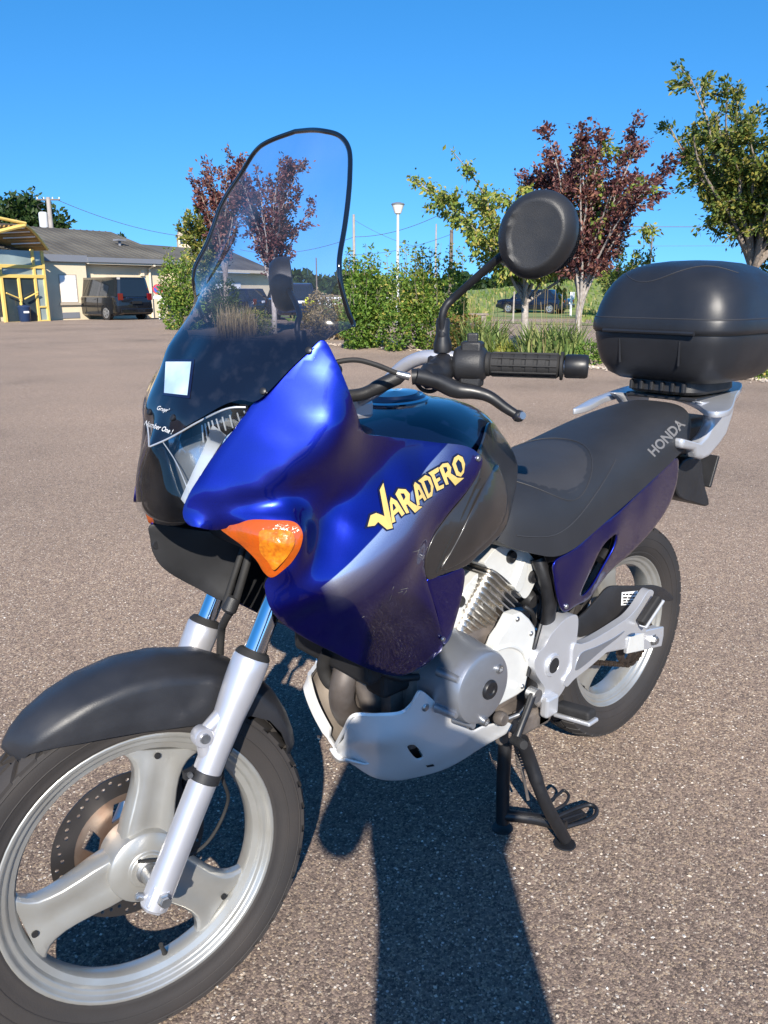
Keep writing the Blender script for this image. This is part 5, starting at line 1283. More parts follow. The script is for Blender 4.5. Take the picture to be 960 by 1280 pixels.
def leaves_mesh(pts, dirs, size, rg, aspect=2.0, droop=.3):
    """many small folded leaves (two quads each) as one mesh"""
    p_ = np.asarray(pts, float); d = np.asarray(dirs, float); n = len(p_)
    s = (size*rg.uniform(.6, 1.3, n))[:, None]; d = d+rg.normal(0, .6, (n, 3)); d[:, 2] -= droop; d /= np.linalg.norm(d, axis=1, keepdims=True)+1e-9
    a = np.cross(d, rg.normal(0, 1, (n, 3))); a /= np.linalg.norm(a, axis=1, keepdims=True)+1e-9; nrm = np.cross(d, a); w = s/aspect
    V = np.stack([p_, p_+d*s*.5+a*w*.5+nrm*w*.15, p_+d*s, p_+d*s*.5-a*w*.5+nrm*w*.15], 1).reshape(-1, 3)
    return V, [(4*k, 4*k+1, 4*k+2, 4*k+3) for k in range(n)]
def tree(name, loc, label, group, H, trunk_h, trunk_r, spread, nbr, lf, leaf, nleaf, bark, rise=.8, seed=1, lean=(0, 0), twigs=6, crown_low=.3, sway=.12, droop=.3, rz=0, up=.0):
    rg = np.random.default_rng(seed); t = thing(name, loc, label, 'tree', group, rz)
    mb = MB(); tips = []
    top = np.array((lean[0], lean[1], trunk_h))
    mb.tube(cr([np.zeros(3), np.array((lean[0]*.2, lean[1]*.3, trunk_h*.35))+rg.normal(0, .02, 3), top*.7+rg.normal(0, .02, 3)*1, top], 5), list(np.interp(np.linspace(0, 1, 16), [0, .08, 1], [trunk_r*1.5, trunk_r*1.05, trunk_r*.8])), 10)
    segs = []
    for k in range(nbr):
        az = 2*math.pi*(k+rg.uniform(-.3, .3))/nbr*1.618*nbr/ nbr if False else 2*math.pi*((k*.618) % 1)+rg.uniform(-.3, .3)
        f = (k+.5)/nbr; z0 = trunk_h*(1-.35*(1-f)*(1 if crown_low < .9 else 0))
        el = rise*rg.uniform(.75, 1.2)
        L = (H-z0)*rg.uniform(.62, 1.0); out = spread*rg.uniform(.45, 1.0)
        a = np.array((lean[0], lean[1], 0))*z0/trunk_h+np.array((0, 0, z0)); pts = [a]
        for j in range(1, 6):
            s = j/5; r_ = out*(s**(.75+.5*el)); pts.append(a+np.array((math.cos(az)*r_, math.sin(az)*r_, L*(s**(1.15-.15*el))*min(1, el)))+rg.normal(0, sway*.5, 3)*s)
        pc = cr(pts, 4); mb.tube(pc, list(np.linspace(trunk_r*.50, trunk_r*.08, len(pc))), 6)
        segs.append(pc)
        for q in range(twigs):
            i = int(len(pc)*rg.uniform(.25, .98)); i = min(i, len(pc)-2); b0 = pc[i]; d = pc[i+1]-pc[i]; d /= np.linalg.norm(d)
            d = d*.7+rg.normal(0, .55, 3); d[2] += up; d /= np.linalg.norm(d); Lt = rg.uniform(.18, .42)*H*.28*(1.2-.5*i/len(pc))
            tw = [b0+d*Lt*s+np.array((0, 0, -.10*Lt*s*s*droop*3))+rg.normal(0, .02, 3) for s in np.linspace(0, 1, 4)]
            mb.tube(tw, list(np.linspace(trunk_r*.14, trunk_r*.03, 4)), 4, cap=False); segs.append(tw)
    tr = mb.out('trunk', bark, t, angle=60)
    # leaves gathered along the twigs
    P_ = []; D_ = []
    wts = np.array([len(s) for s in segs], float); wts = np.where(wts > 6, 1.4, 1.0); wts /= wts.sum()
    idx = rg.choice(len(segs), nleaf, p=wts)
    for i in idx:
        s = segs[i]; n_ = len(s); f = rg.uniform(.30 if n_ > 6 else .1, 1.0)*(n_-1); j = int(min(f, n_-2)); q = s[j]+(s[j+1]-s[j])*(f-j)
        d = s[j+1]-s[j]; d = d/(np.linalg.norm(d)+1e-9); P_.append(q+rg.normal(0, leaf*.55, 3)); D_.append(d)
    V, F = leaves_mesh(P_, D_, leaf, rg, 1.9, droop)
    o = obj('crown', V, F, lf, t, False); return t
def shrub(name, loc, label, group, lobes, lf, leaf, nleaf, seed=1, tips=0, tiph=.5, bark=BARK, cat='shrub', lf2=None):
    """lobes: (x, y, z, rx, ry, rz) local ellipsoids; leaves fill their outer shells"""
    rg = np.random.default_rng(seed); t = thing(name, loc, label, cat, group)
    mb = MB()
    for x, y, z, rx, ry, rz_ in lobes:
        for k in range(7):
            d = rg.normal(0, 1, 3); d /= np.linalg.norm(d); mb.tube([np.array((x*.3+rg.normal(0, .05), y*.3+rg.normal(0, .05), 0)), np.array((x, y, z*.6)), np.array((x+d[0]*rx*.8, y+d[1]*ry*.8, z+d[2]*rz_*.8))], [.022, .014, .004], 5)
    P_ = []; D_ = []; vol = np.array([l_[3]*l_[4]+l_[3]*l_[5] for l_ in lobes]); vol = vol/vol.sum()
    for i in rg.choice(len(lobes), nleaf, p=vol):
        x, y, z, rx, ry, rz_ = lobes[i]; d = rg.normal(0, 1, 3); d /= np.linalg.norm(d)
        lump = 1+.16*math.sin(d[0]*7+i*2.1)*math.cos(d[2]*6+i)+.10*math.sin(d[1]*13+d[2]*11+i)
        r_ = rg.uniform(.45, 1.0)**.45*lump; q = np.array((x+d[0]*rx*r_, y+d[1]*ry*r_, z+d[2]*rz_*r_))
        if q[2] < .03: q[2] = rg.uniform(.03, .2)
        P_.append(q); D_.append(d*.8+np.array((0, 0, .35)))
    for k in range(tips):
        i = rg.integers(len(lobes)); x, y, z, rx, ry, rz_ = lobes[i]; b0 = np.array((x+rg.uniform(-.8, .8)*rx, y+rg.uniform(-.8, .8)*ry, z+rz_*.75)); hh = tiph*rg.uniform(.4, 1.1)
        mb.tube([b0, b0+np.array((rg.normal(0, .05), rg.normal(0, .05), hh))], [.006, .002], 4)
        for j in range(26):
            f = rg.uniform(0, 1); P_.append(b0+np.array((rg.normal(0, .04*(1.2-f)+.012), rg.normal(0, .04*(1.2-f)+.012), hh*f))); D_.append(np.array((rg.normal(), rg.normal(), .6)))
    mb.out('stems', bark, t, angle=60)
    V, F = leaves_mesh(P_, D_, leaf, rg, 1.8, .15)
    if lf2 is None: obj('foliage', V, F, lf, t, False)
    else:
        cut = int(len(F)*.68)
        obj('foliage', V, F[:cut], lf, t, False); obj('foliage', V, F[cut:], lf2, t, False)
    return t
def blades(name, loc, label, group, n, h, rad, lf, w=.022, seed=1, lean=.35, cat='plant', stalks=0, rx=1.0):
    rg = np.random.default_rng(seed); t = thing(name, loc, label, cat, group); V = []; F = []
    for k in range(n):
        a = rg.uniform(0, 6.283); r_ = rad*math.sqrt(rg.uniform(0, 1)); b0 = np.array((math.cos(a)*r_*rx, math.sin(a)*r_, 0)); hh = h*rg.uniform(.55, 1.15); az = rg.uniform(0, 6.283); ln = lean*rg.uniform(.2, 1.3)*hh
        d = np.array((math.cos(az), math.sin(az), 0)); sd = np.array((-d[1], d[0], 0))*w*.5; k0 = len(V)
        V += [b0-sd, b0+sd, b0+d*ln*.35+np.array((0, 0, hh*.6))-sd*.9, b0+d*ln*.35+np.array((0, 0, hh*.6))+sd*.9, b0+d*ln+np.array((0, 0, hh))]
        F += [(k0, k0+1, k0+3, k0+2), (k0+2, k0+3, k0+4)]
    obj('leaf_blades', V, F, lf, t, False)
    if stalks:
        mb = MB()
        for k in range(stalks):
            a = rg.uniform(0, 6.283); r_ = rad*math.sqrt(rg.uniform(0, 1)); b0 = np.array((math.cos(a)*r_*rx, math.sin(a)*r_, 0)); mb.tube([b0, b0+np.array((rg.normal(0, .06), rg.normal(0, .06), h*rg.uniform(1.3, 2.0)))], [.006, .004], 4)
        mb.out('dry_stalks', LF_DRY, t)
    return t

# ---- land beyond the yard: planting strip, lane, grass bank, far wood
def strip(name, near, far, m, z, seg=24):
    """ground sheet between two rows of (u, distance)"""
    V = []; F = []
    us = np.linspace(0, 1, seg+1)
    na = np.array(near, float); fa = np.array(far, float)
    for t in us:
        for L in (na, fa):
            u = L[0, 0]+(L[-1, 0]-L[0, 0])*t; d = np.interp(u, L[:, 0], L[:, 1]); q = HP(u, d)
            V.append((q[0], q[1], q[2]+z))
    F = [(2*i, 2*i+2, 2*i+3, 2*i+1) for i in range(seg)]
    return prop(obj(name, V, F, m, None, True), kind='structure')
SOIL = mat('dry_planting_soil', (.36, .26, .20), rough=.9, c2=(.24, .19, .13), scale=3.0, bump=.8, bscale=30)
DRYG = mat('dry_grass_ground', (.30, .25, .11), rough=.95, c2=(.17, .19, .055), scale=.9, bump=.6, bscale=12)
GRASSM = mat('grass_bank', (.13, .21, .045), rough=.95, c2=(.25, .25, .085), scale=.35, bump=.6, bscale=10)
LANE = mat('lane_gravel', (.36, .28, .23), rough=.9, var=.25, scale=2.0)
strip('planting_bed', [(370, 20.0), (480, 18.5), (600, 16.2), (700, 14.6), (800, 13.6), (1100, 12.6)], [(370, 24.0), (480, 22.5), (600, 20.0), (700, 18.0), (800, 17.0), (1100, 16.0)], SOIL, .012)
strip('planting_bed', [(235, 24), (300, 22.5), (375, 21)], [(235, 31), (300, 28), (375, 26)], SOIL, .016)
strip('dry_verge', [(380, 36), (560, 33), (700, 31), (1200, 28)], [(380, 47), (560, 45), (700, 44), (1200, 42)], DRYG, .014)
# grass bank as a solid rise
V = []; F = []; us = np.concatenate([np.linspace(330, 1400, 60), np.linspace(1480, 4200, 26)]); prof = [(43.5, .02), (46, .04), (50, .06), (55, .12), (60, .95), (66, 1.75), (74, 2.2), (90, 2.4), (130, 2.4)]
rgb = np.random.default_rng(4)
for u in us:
    f = np.interp(u, [330, 450, 560, 680, 800, 1400], [0.12, .16, .45, .85, 1.15, 1.3])
    for d, z in prof:
        q = HP(u, d); V.append((q[0], q[1], q[2]+.012+z*f+(rgb.normal(0, .04) if d > 47 else 0)))
n_ = len(prof); F = [(i*n_+j, (i+1)*n_+j, (i+1)*n_+j+1, i*n_+j+1) for i in range(len(us)-1) for j in range(n_-1)]
prop(obj('grass_bank', V, F, GRASSM, None, True), kind='structure')
# tufts on bank and verge
V = []; F = []
for k in range(9000):
    u = rgb.uniform(360, 1250); d = rgb.uniform(34, 72); q = HP(u, d)
    if 615 < u < 725 and d < 55: continue
    if d > 43.5:
        f = np.interp(u, [330, 450, 560, 680, 800, 1400], [0.12, .16, .45, .85, 1.15, 1.3]); z = q[2]+.012+np.interp(d, [p_[0] for p_ in prof], [p_[1] for p_ in prof])*f
    else: z = q[2]
    h = rgb.uniform(.12, .42)*(.5 if d < 44 else 1); a = rgb.uniform(0, 3.14); w_ = rgb.uniform(.06, .16); k0 = len(V)
    dx, dy = math.cos(a)*w_, math.sin(a)*w_
    V += [(q[0]-dx*.3, q[1]-dy*.3, z-.02), (q[0]+dx*.3, q[1]+dy*.3, z-.02), (q[0]+dx+rgb.normal(0, .08), q[1]+dy+rgb.normal(0, .08), z+h), (q[0]-dx*.4, q[1]-dy*.4, z+h*.8)]; F.append((k0, k0+1, k0+2, k0+3))
LF_TUFT = leaf_mat('grass_tuft', [(0, (.10, .18, .035)), (.5, (.20, .26, .06)), (.8, (.34, .32, .11)), (1, (.44, .37, .16))], .3)
prop(obj('grass_tufts', V, F, LF_TUFT, None, False), 'tufts of long dry and green grass on the bank', 'grass', kind='stuff')
# far wood on the skyline
V = []; F = []
P_ = []; D_ = []
rgb = np.random.default_rng(9)
for k in range(34000):
    az_ = rgb.uniform(-1.25, 1.35); u = 480+1046*math.tan(az_); d = rgb.uniform(210, 260); q = HP(u, d, 0)
    top = 4.2+1.3*math.sin(u*.021)+.9*math.sin(u*.057+1)+.5*math.sin(u*.13+2); top *= np.interp(u, [-300, 100, 330, 480, 640, 1500], [1.3, 1.2, .95, .85, 1.0, 1.3])
    P_.append(np.array((q[0], q[1], rgb.uniform(-.5, top)))); D_.append(np.array((0, 0, .4)))
V, F = leaves_mesh(P_, D_, 2.0, rgb, 1.3, 0)
prop(obj('far_wood', V, F, LF_DARK, None, False), 'dark wooded skyline far behind the fence', 'wood', kind='stuff')

# ---- low beige building with grey roof
BEIGE = mat('beige_render', (.80, .66, .46), rough=.9, var=.12, scale=.9, bump=.3, bscale=60)
ROOFM = mat('weathered_roof_sheet', (.075, .068, .058), rough=.9, c2=(.14, .128, .105), scale=.7, bump=.4, bscale=14)
FASCIA = mat('grey_fascia', (.20, .21, .24), rough=.5)
SHUT = mat('white_shutter', (.86, .85, .84), rough=.5)
SILLM = mat('concrete_sill', (.45, .38, .30), rough=.8)
PIPEM = mat('cream_pipe', (.75, .64, .48), rough=.5)
YELLOW = mat('yellow_painted_steel', (.90, .62, .17), rough=.5, var=.1, scale=3)
YUNDER = mat('timber_soffit', (.52, .30, .10), rough=.7, var=.25, scale=4)
GLASSD = mat('dark_glazing', (.05, .07, .08), rough=.06, spec=.8, var=.5, scale=.6)
GLASSL = mat('pale_glazing', (.38, .46, .44), rough=.08, spec=.8, var=.35, scale=.8)
A = HP(57, 40.5); B = HP(206, 44.5); rzb = heading(A, B); Lb = np.linalg.norm((B-A)[:2])
def bx(t, name, x0, x1, y0, y1, z0, z1, m, bev_=0, parent=None):
    o = MB().box(((x0+x1)/2, (y0+y1)/2, (z0+z1)/2), (abs(x1-x0), abs(y1-y0), abs(z1-z0))).out(name, m, parent or t, False)
    if bev_: bevel(o, bev_, 2)
    return o
def window(t, x0, x1, z0, z1, y, wall_parent=None):
    f_ = bx(t, 'window', x0-.05, x1+.05, y-.02, y+.05, z0-.05, z1+.05, SILLM)
    bx(t, 'shutter', x0, x1, y-.035, y-.021, z0, z1, SHUT, parent=f_)
    n = max(2, int((z1-z0)/.16))
    for k in range(1, n): bx(t, 'shutter_slat', x0+.01, x1-.01, y-.042, y-.036, z0+(z1-z0)*k/n-.012, z0+(z1-z0)*k/n+.012, SHUT, parent=f_)
    bx(t, 'sill', x0-.12, x1+.12, y-.10, y-.025, z0-.14, z0-.052, SILLM, parent=f_)
    return f_
bl = thing('low_building', A-np.array((0, 0, .15)), 'low beige building with long grey roof and white shutters behind the van', 'building', rz=rzb)
wall_h = 2.62
x1b = Lb+.4
bx(bl, 'wall', -3.7, -.002, .4, 8, 0, wall_h+.2, BEIGE); bx(bl, 'wall', 0, 2.18, 0, 8, 0, wall_h+.28, BEIGE); bx(bl, 'wall', 2.182, x1b, .35, 8, 0, wall_h, BEIGE)
def roof_prism(t, x0, x1, y0, yr, y1, ze, zr, m, name='roof'):
    v = [(x0, y0, ze), (x1, y0, ze), (x1, yr, zr), (x0, yr, zr), (x0, y1, ze), (x1, y1, ze)]
    v2 = [(a, b, c+.10) for a, b, c in v]
    f = [(0, 1, 2, 3), (3, 2, 5, 4), (6, 9, 8, 7), (9, 10, 11, 8), (0, 6, 7, 1), (4, 5, 11, 10), (0, 3, 9, 6), (3, 4, 10, 9), (1, 7, 8, 2), (2, 8, 11, 5)]
    return recalc(obj(name, v+v2, f, m, t, False))
rf = roof_prism(bl, -4.0, x1b+.5, -.12, 5.2, 10, wall_h+.28, 4.45, ROOFM)
for k in range(1, 30):     # sheet joints on the roof slope
    x = -4+(x1b+4.5)*k/30
    MB().tube([np.array((x, -.12, wall_h+.392)), np.array((x, 5.2, 4.562))], .022, 4).out('roof_rib', ROOFM, rf)
bx(bl, 'fascia', -.02, 2.19, -.16, -.122, wall_h+.10, wall_h+.40, FASCIA); bx(bl, 'gutter', 2.195, x1b+.5, -.20, -.122, wall_h+.12, wall_h+.34, FASCIA); bx(bl, 'soffit', 2.195, x1b+.45, -.12, .34, wall_h+.03, wall_h+.11, PIPEM)
window(bl, .74, 1.56, .95, 2.12, 0)
bx(bl, 'cellar_grille', .70, 1.60, -.03, -.002, .22, .48, FASCIA)
for x in (2.72, 3.80, 4.86): window(bl, x, x+.78, .95, 2.02, .35)
xp_ = Lb*.90
MB().tube([np.array((xp_, .27, .0)), np.array((xp_, .27, wall_h-.1)), np.array((xp_, -.15, wall_h+.05))], .065, 10).out('downpipe', PIPEM, bl)
bx(bl, 'meter_box', xp_-.55, xp_-.35, .24, .348, 2.15, 2.42, PIPEM)
MB().tube([np.array((xp_-.2, 2.2, 3.4)), np.array((xp_-.2, 2.2, 3.9))], .07, 8).out('roof_vent', FASCIA, rf)
bx(bl, 'roof_vent_cap', xp_-.45, xp_+.05, 2.0, 2.4, 3.9, 3.98, FASCIA, parent=rf)
# continuation of the building, seen through the windscreen
A2 = HP(262, 52); B2 = HP(338, 58); rz2 = heading(A2, B2); L2 = np.linalg.norm((B2-A2)[:2])
b2_ = thing('building_wing', A2-np.array((0, 0, .1)), 'beige building wing with white shuttered windows, seen through the windscreen', 'building', rz=rz2)
bx(b2_, 'wall', -3, L2, 0, 7, 0, 2.6, BEIGE); roof_prism(b2_, -3.4, L2+.5, -.4, 3.5, 7.5, 2.6, 4.1, ROOFM); bx(b2_, 'gutter', -3.4, L2+.5, -.52, -.402, 2.6, 2.78, PIPEM)
for x in (.55, 2.2): window(b2_, x, x+1.2, .85, 2.0, 0)

# ---- yellow glazed entrance porch
Pp = HP(57, 39.6); dirx = np.array((math.cos(rzb+.12), math.sin(rzb+.12)))
po = thing('entrance_porch', Pp-np.array((0, 0, .05)), 'yellow steel and glass entrance porch with slatted gable roof', 'porch', rz=rzb+.10)
# local: x runs along the front (negative = left, out of frame), y back
def ybar(x0, x1, y0, y1, z0, z1, name='frame_bar', m=YELLOW): return bx(po, name, x0, x1, y0, y1, z0, z1, m, .01)
for x, zt in ((-.13, 3.0), (-.62, 3.05), (-2.25, 2.3), (-4.0, 2.3)): ybar(x, x+.12, -.13, 0, 0, zt, 'post')
ybar(-1.44, -1.32, -.131, -.001, 0, 1.86, 'mullion')
ybar(-4.0, -.01, -.137, .003, 1.86, 2.00); ybar(-4.0, -.01, -.134, .001, 2.26, 2.40); ybar(-.50, -.13, -.127, -.003, .02, .10); ybar(-.50, -.13, -.126, -.004, .62, .69); ybar(-4.0, -.62, -.125, -.005, .0, .07)
bx(po, 'glass_pane', -.50, -.13, -.075, -.06, .10, 1.86, GLASSL)
bx(po, 'glass_pane', -1.32, -.62, -.075, -.06, .07, 1.86, GLASSD); bx(po, 'glass_pane', -2.13, -1.44, -.078, -.062, .07, 1.86, GLASSD); bx(po, 'glass_pane', -4.0, -.13, -.074, -.058, 2.00, 2.26, GLASSL); bx(po, 'glass_pane', -4.0, -.13, -.072, -.056, 2.40, 2.98, GLASSL)
for a, b in (((-2.15, -.25, 1.25), (-1.50, -.25, 1.0)), ((-1.30, -.25, 1.0), (-.60, -.25, 1.28)), ((-1.50, -.25, .05), (-1.50, -.25, 1.0))):
    MB().tube([np.array(a), np.array(b)], .03, 8).out('push_rail', YELLOW, po)
MB().tube([np.array((-.48, -.02, .75)), np.array((-.18, .3, 1.85))], .035, 6).out('inner_brace', FASCIA, po)
# curved roof: timber soffit below, pale slats on the left
Vr = []; n_r = 12
for k in range(n_r+1):
    t = k/n_r; x = .10-1.75*t; z = 3.02+.88*math.sin(t*1.35); y0 = -.25-.95*t
    Vr += [(x, y0, z), (x, 3.0, z), (x, y0, z+.08), (x, 3.0, z+.08)]
Fr = []
for k in range(n_r):
    a = 4*k; Fr += [(a, a+1, a+5, a+4), (a+2, a+6, a+7, a+3), (a, a+4, a+6, a+2), (a+1, a+3, a+7, a+5)]
Fr += [(0, 2, 3, 1), (4*n_r, 4*n_r+1, 4*n_r+3, 4*n_r+2)]
pr2 = recalc(obj('porch_roof', Vr, Fr, YUNDER, po, True, 30))
MB().tube([np.array((Vr[4*k][0], Vr[4*k][1]-.03, Vr[4*k][2]+.04)) for k in range(n_r+1)], .06, 8).out('roof_edge_beam', YELLOW, pr2)
for k in range(8):
    x = -.20-.19*k; z = 3.02+.88*math.sin((.10-x)/1.75*1.35)
    MB().tube([np.array((x, -.2-.9*(.1-x)/1.75, z-.04)), np.array((x, 1.4, z-.04))], .03, 6).out('rafter', SHUT if k % 2 else YUNDER, pr2)
for k in range(7):
    bx(po, 'roof_slat', -4.2, -1.62, -1.05+.28*k, -.90+.28*k, 3.90+.02*k, 3.94+.02*k, SHUT if k % 2 else SILLM, parent=pr2)
MB().tube([np.array((-4.2, -1.22, 3.25)), np.array((-1.66, -1.22, 3.90))], .08, 8).out('gable_beam', YELLOW, pr2)
MB().tube([np.array((-4.2, -1.24, 4.25)), np.array((-1.60, -1.24, 3.98))], .06, 8).out('ridge_beam', YELLOW, pr2)
# dark refuse bags / bins by the door: one bin
bn = thing('litter_bin', HP(27, 38.6), 'small dark blue litter bin beside the yellow entrance door', 'bin')
MB().lathe([(.20, 0), (.23, .05), (.26, .55), (.28, .60), (.20, .68), (.0, .70)], (0, 0, 0), (0, 0, 1), 16, caps=False).out('bin_body', mat('navy_plastic', (.02, .04, .10), rough=.4), bn)
MB().box((0, -.25, .40), (.22, .02, .08)).out('bin_label', WHITE, bn, False)

# ---- vehicles in the yard
CARBLK = mat('black_car_paint', (.010, .010, .012), rough=.25, metal=.2, coat=1, crough=.02)
CARNAVY = mat('navy_car_paint', (.008, .012, .030), rough=.25, metal=.3, coat=1, crough=.02)
CARDK = mat('dark_blue_car_paint', (.012, .018, .045), rough=.25, metal=.3, coat=1, crough=.02)
CGLASS = mat('car_glass', (.012, .014, .016), rough=.03, spec=.9)
TAIL = mat('tail_lamp_red', (.13, .006, .006), rough=.12, coat=1)
ALLOY = mat('alloy_rim', (.55, .55, .56), rough=.3, metal=.8)
CHEV = mat('fluorescent_yellow', (.75, .85, .03), rough=.5)
REDR = mat('reflective_red', (.55, .03, .02), rough=.4)
def car(name, loc, rz, label, L, W, H, belt, hood, win, paint, roof_x, base_x, tail_z, wheel_r=.32, estate=False, group=None):
    """local frame: +x = forward, origin under the middle of the car.
    base_x = (rear, front) of the glasshouse at belt height, roof_x = the same at roof height"""
    t = thing(name, loc, label, 'car' if name != 'parked_van' else 'van', group, rz)
    hw = W/2
    # lower body
    rings = []
    for f, wf, zb, zt in ((-.5, .80, .42, belt*.78), (-.493, .90, .33, belt*.92), (-.47, .97, .26, belt), (-.40, 1.0, .22, belt), (-.2, 1.0, .20, belt), (0, 1.0, .20, belt), (.12, 1.0, .20, belt*.995), (.22, 1.0, .21, belt*.97 if not estate else belt*.99), (.30, .99, .22, hood), (.40, .96, .24, hood*.965), (.46, .90, .28, hood*.90), (.49, .80, .34, hood*.80), (.5, .66, .42, hood*.66)):
        x = f*L; w_ = hw*wf; m_ = (zb+zt)/2
        rings.append([(x, -w_*.90, zb), (x, -w_*.98, zb+.07), (x, -w_, m_), (x, -w_*.97, zt-.06), (x, -w_*.90, zt), (x, w_*.90, zt), (x, w_*.97, zt-.06), (x, w_, m_), (x, w_*.98, zb+.07), (x, w_*.90, zb)])
    body = MB().loft(rings).out('body', paint, t, angle=35)
    # glasshouse
    def gh(zs):
        out = []
        for z in zs:
            s = (z-belt)/(H-belt); x0 = base_x[0]+(roof_x[0]-base_x[0])*s; x1 = base_x[1]+(roof_x[1]-base_x[1])*s; w_ = hw*(.90-.16*s)
            ring = []
            for qx, qy in ((x0, -w_*.86), (x0+.10, -w_), (x1-.25, -w_), (x1, -w_*.80), (x1, w_*.80), (x1-.25, w_), (x0+.10, w_), (x0, w_*.86)): ring.append((qx, qy, z))
            out.append(ring)
        return out
    g = gh([belt-.02, belt+.25*(H-belt), belt+.6*(H-belt), H-.09]); gl_ = MB().loft(g).out('windows', CGLASS, t, angle=30)
    top = gh([H-.095, H-.05, H-.01]); top = [[(x+(.0), y*1.02, z) for x, y, z in r_] for r_ in top]; mid = [((x-(roof_x[0]+roof_x[1])/2)*.90+(roof_x[0]+roof_x[1])/2, y*.86, H) for x, y, z in top[-1]]
    rf_ = MB().loft(top+[mid]).out('roof', paint, t, angle=40)
    for s in (-1, 1):
        for frac in ((0.0, .03), (.34, .37), (.66, .69), (.97, 1.0)) if not estate else ((0.0, .05), (.36, .40), (.68, .71), (.97, 1.0)):
            pts = []
            for z in (belt-.01, H-.06):
                q = (z-belt)/(H-belt); x0 = base_x[0]+(roof_x[0]-base_x[0])*q+.08; x1 = base_x[1]+(roof_x[1]-base_x[1])*q-.10; w_ = hw*(.90-.16*q)+.006
                pts.append((x0+(x1-x0)*frac[0], s*w_, z)); pts.append((x0+(x1-x0)*frac[1]+.03, s*w_, z))
            v = [np.array(p_) for p_ in pts]; v += [q-np.array((0, s*.03, 0)) for q in v]
            recalc(obj('pillar', v, [(0, 1, 3, 2), (4, 6, 7, 5), (0, 2, 6, 4), (1, 5, 7, 3), (0, 4, 5, 1), (2, 3, 7, 6)], paint, t, False))
        for x in (-.30*L, .30*L):
            wl = MB().lathe([(wheel_r*.62, -.09), (wheel_r*.95, -.10), (wheel_r, -.06), (wheel_r, .06), (wheel_r*.95, .10), (wheel_r*.62, .09)], (x, s*(hw-.11), wheel_r), (0, 1, 0), 24).out('wheel', TYRE, t)
            MB().lathe([(.0, .02), (wheel_r*.25, .02), (wheel_r*.6, .0), (wheel_r*.68, .008), (wheel_r*.68, -.02)], (x, s*(hw-.005), wheel_r), (0, s, 0), 20, caps=False).out('rim', ALLOY, wl)
            for k in range(5):
                a = 2*math.pi*k/5; MB().box((x+math.cos(a)*wheel_r*.40, s*(hw+.008), wheel_r+math.sin(a)*wheel_r*.40), (.05, .012, .05)).out('spoke_gap', DARKIN, wl, False)
            MB().lathe([(wheel_r*1.02, 0), (wheel_r*1.14, 0), (wheel_r*1.14, .014), (wheel_r*1.02, .014)], (x, s*(hw-.006), wheel_r+.01), (0, s, 0), 24, closed=True).out('wheel_arch', DARKIN, t)
        bevel(MB().box((-.492*L, s*hw*.78, tail_z), (.06, hw*.26, .30 if estate else .18)).out('tail_lamp', TAIL, t, False), .02, 2)
        bevel(MB().box((.478*L, s*hw*.66, hood*.80), (.10, hw*.32, .14)).out('headlamp', CGLASS, t, False), .02, 2)
        bevel(MB().box((base_x[1]-.35, s*(hw+.09), belt+.10), (.10, .16, .13)).out('door_mirror', paint, t, False), .03, 2)
        for x in (-.12*L, .10*L): bevel(MB().box((x, s*(hw+.004), belt-.14), (.16, .02, .03)).out('door_handle', paint, t, False), .006, 1)
        for x in (-.17*L, .03*L, .20*L): MB().box((x, s*(hw-.006), belt*.62), (.012, .02, belt*.62)).out('door_gap', DARKIN, t, False)
        MB().box((0, s*(hw+.002), belt*.55), (L*.62, .012, .035)).out('side_moulding', DARKIN, t, False)
    bevel(MB().box((-.505*L, 0, .44), (.10, W*.86, .20)).out('rear_bumper', paint, t, False), .03, 2)
    bevel(MB().box((.498*L, 0, .42), (.10, W*.80, .20)).out('front_bumper', paint, t, False), .03, 2)
    MB().box((-.505*L-.056, 0, .62 if not estate else .80), (.012, .52, .11)).out('number_plate', WHITE, t, False)
    return t
gv = HP(131, 41.5)
yv = math.atan2(_F[1], _F[0])
van = car('parked_van', gv, yv+R(50), 'black people carrier van parked by the beige building, seen from its rear corner', 4.95, 1.93, 1.90, 1.08, 1.10, None, CARBLK, (-2.32, 1.05), (-2.42, 1.85), 1.05, .34, True)
[c for c in van.children if c.name.startswith('number_plate')][0].data.materials[0] = MATS['dark_interior']
MB().box((-2.43, 0, 1.02), (.06, 1.0, .05)).out('chrome_strip', CHROME, van, False)
c2 = HP(669, 52.5)
tz = np.interp(52.5, [p_[0] for p_ in prof], [p_[1] for p_ in prof])*.82
saloon = car('parked_saloon', np.array((c2[0], c2[1], c2[2]+.012+tz)), yv+R(56), 'dark navy saloon car parked on the grass bank', 4.55, 1.76, 1.40, .88, .86, None, CARNAVY, (-1.15, .70), (-1.75, 1.35), .72, .31)
c3 = HP(361, 39)
pol = car('patrol_car', c3, yv+R(17), 'dark car with fluorescent yellow rear chevrons, seen through the windscreen', 4.5, 1.82, 1.60, .95, .92, None, CARDK, (-1.95, .75), (-2.15, 1.40), .95, .32, True)
for s in (-1, 1):
    for k in range(2):
        a = s*(.28+.30*k); v = [(-2.262, a-.10, .70), (-2.262, a+.08, .70), (-2.262, a+.08+s*.12, 1.00), (-2.262, a-.10+s*.12, 1.00)]
        obj('chevron', [(x-.035, y, z) for x, y, z in v], [(0, 1, 2, 3)], CHEV, pol, False)
c4 = HP(290, 44)
car('parked_hatchback', c4, yv+R(60), 'dark hatchback car parked before the shuttered windows', 4.1, 1.72, 1.45, .88, .86, None, CARNAVY, (-1.55, .6), (-1.85, 1.25), .80, .30, True)

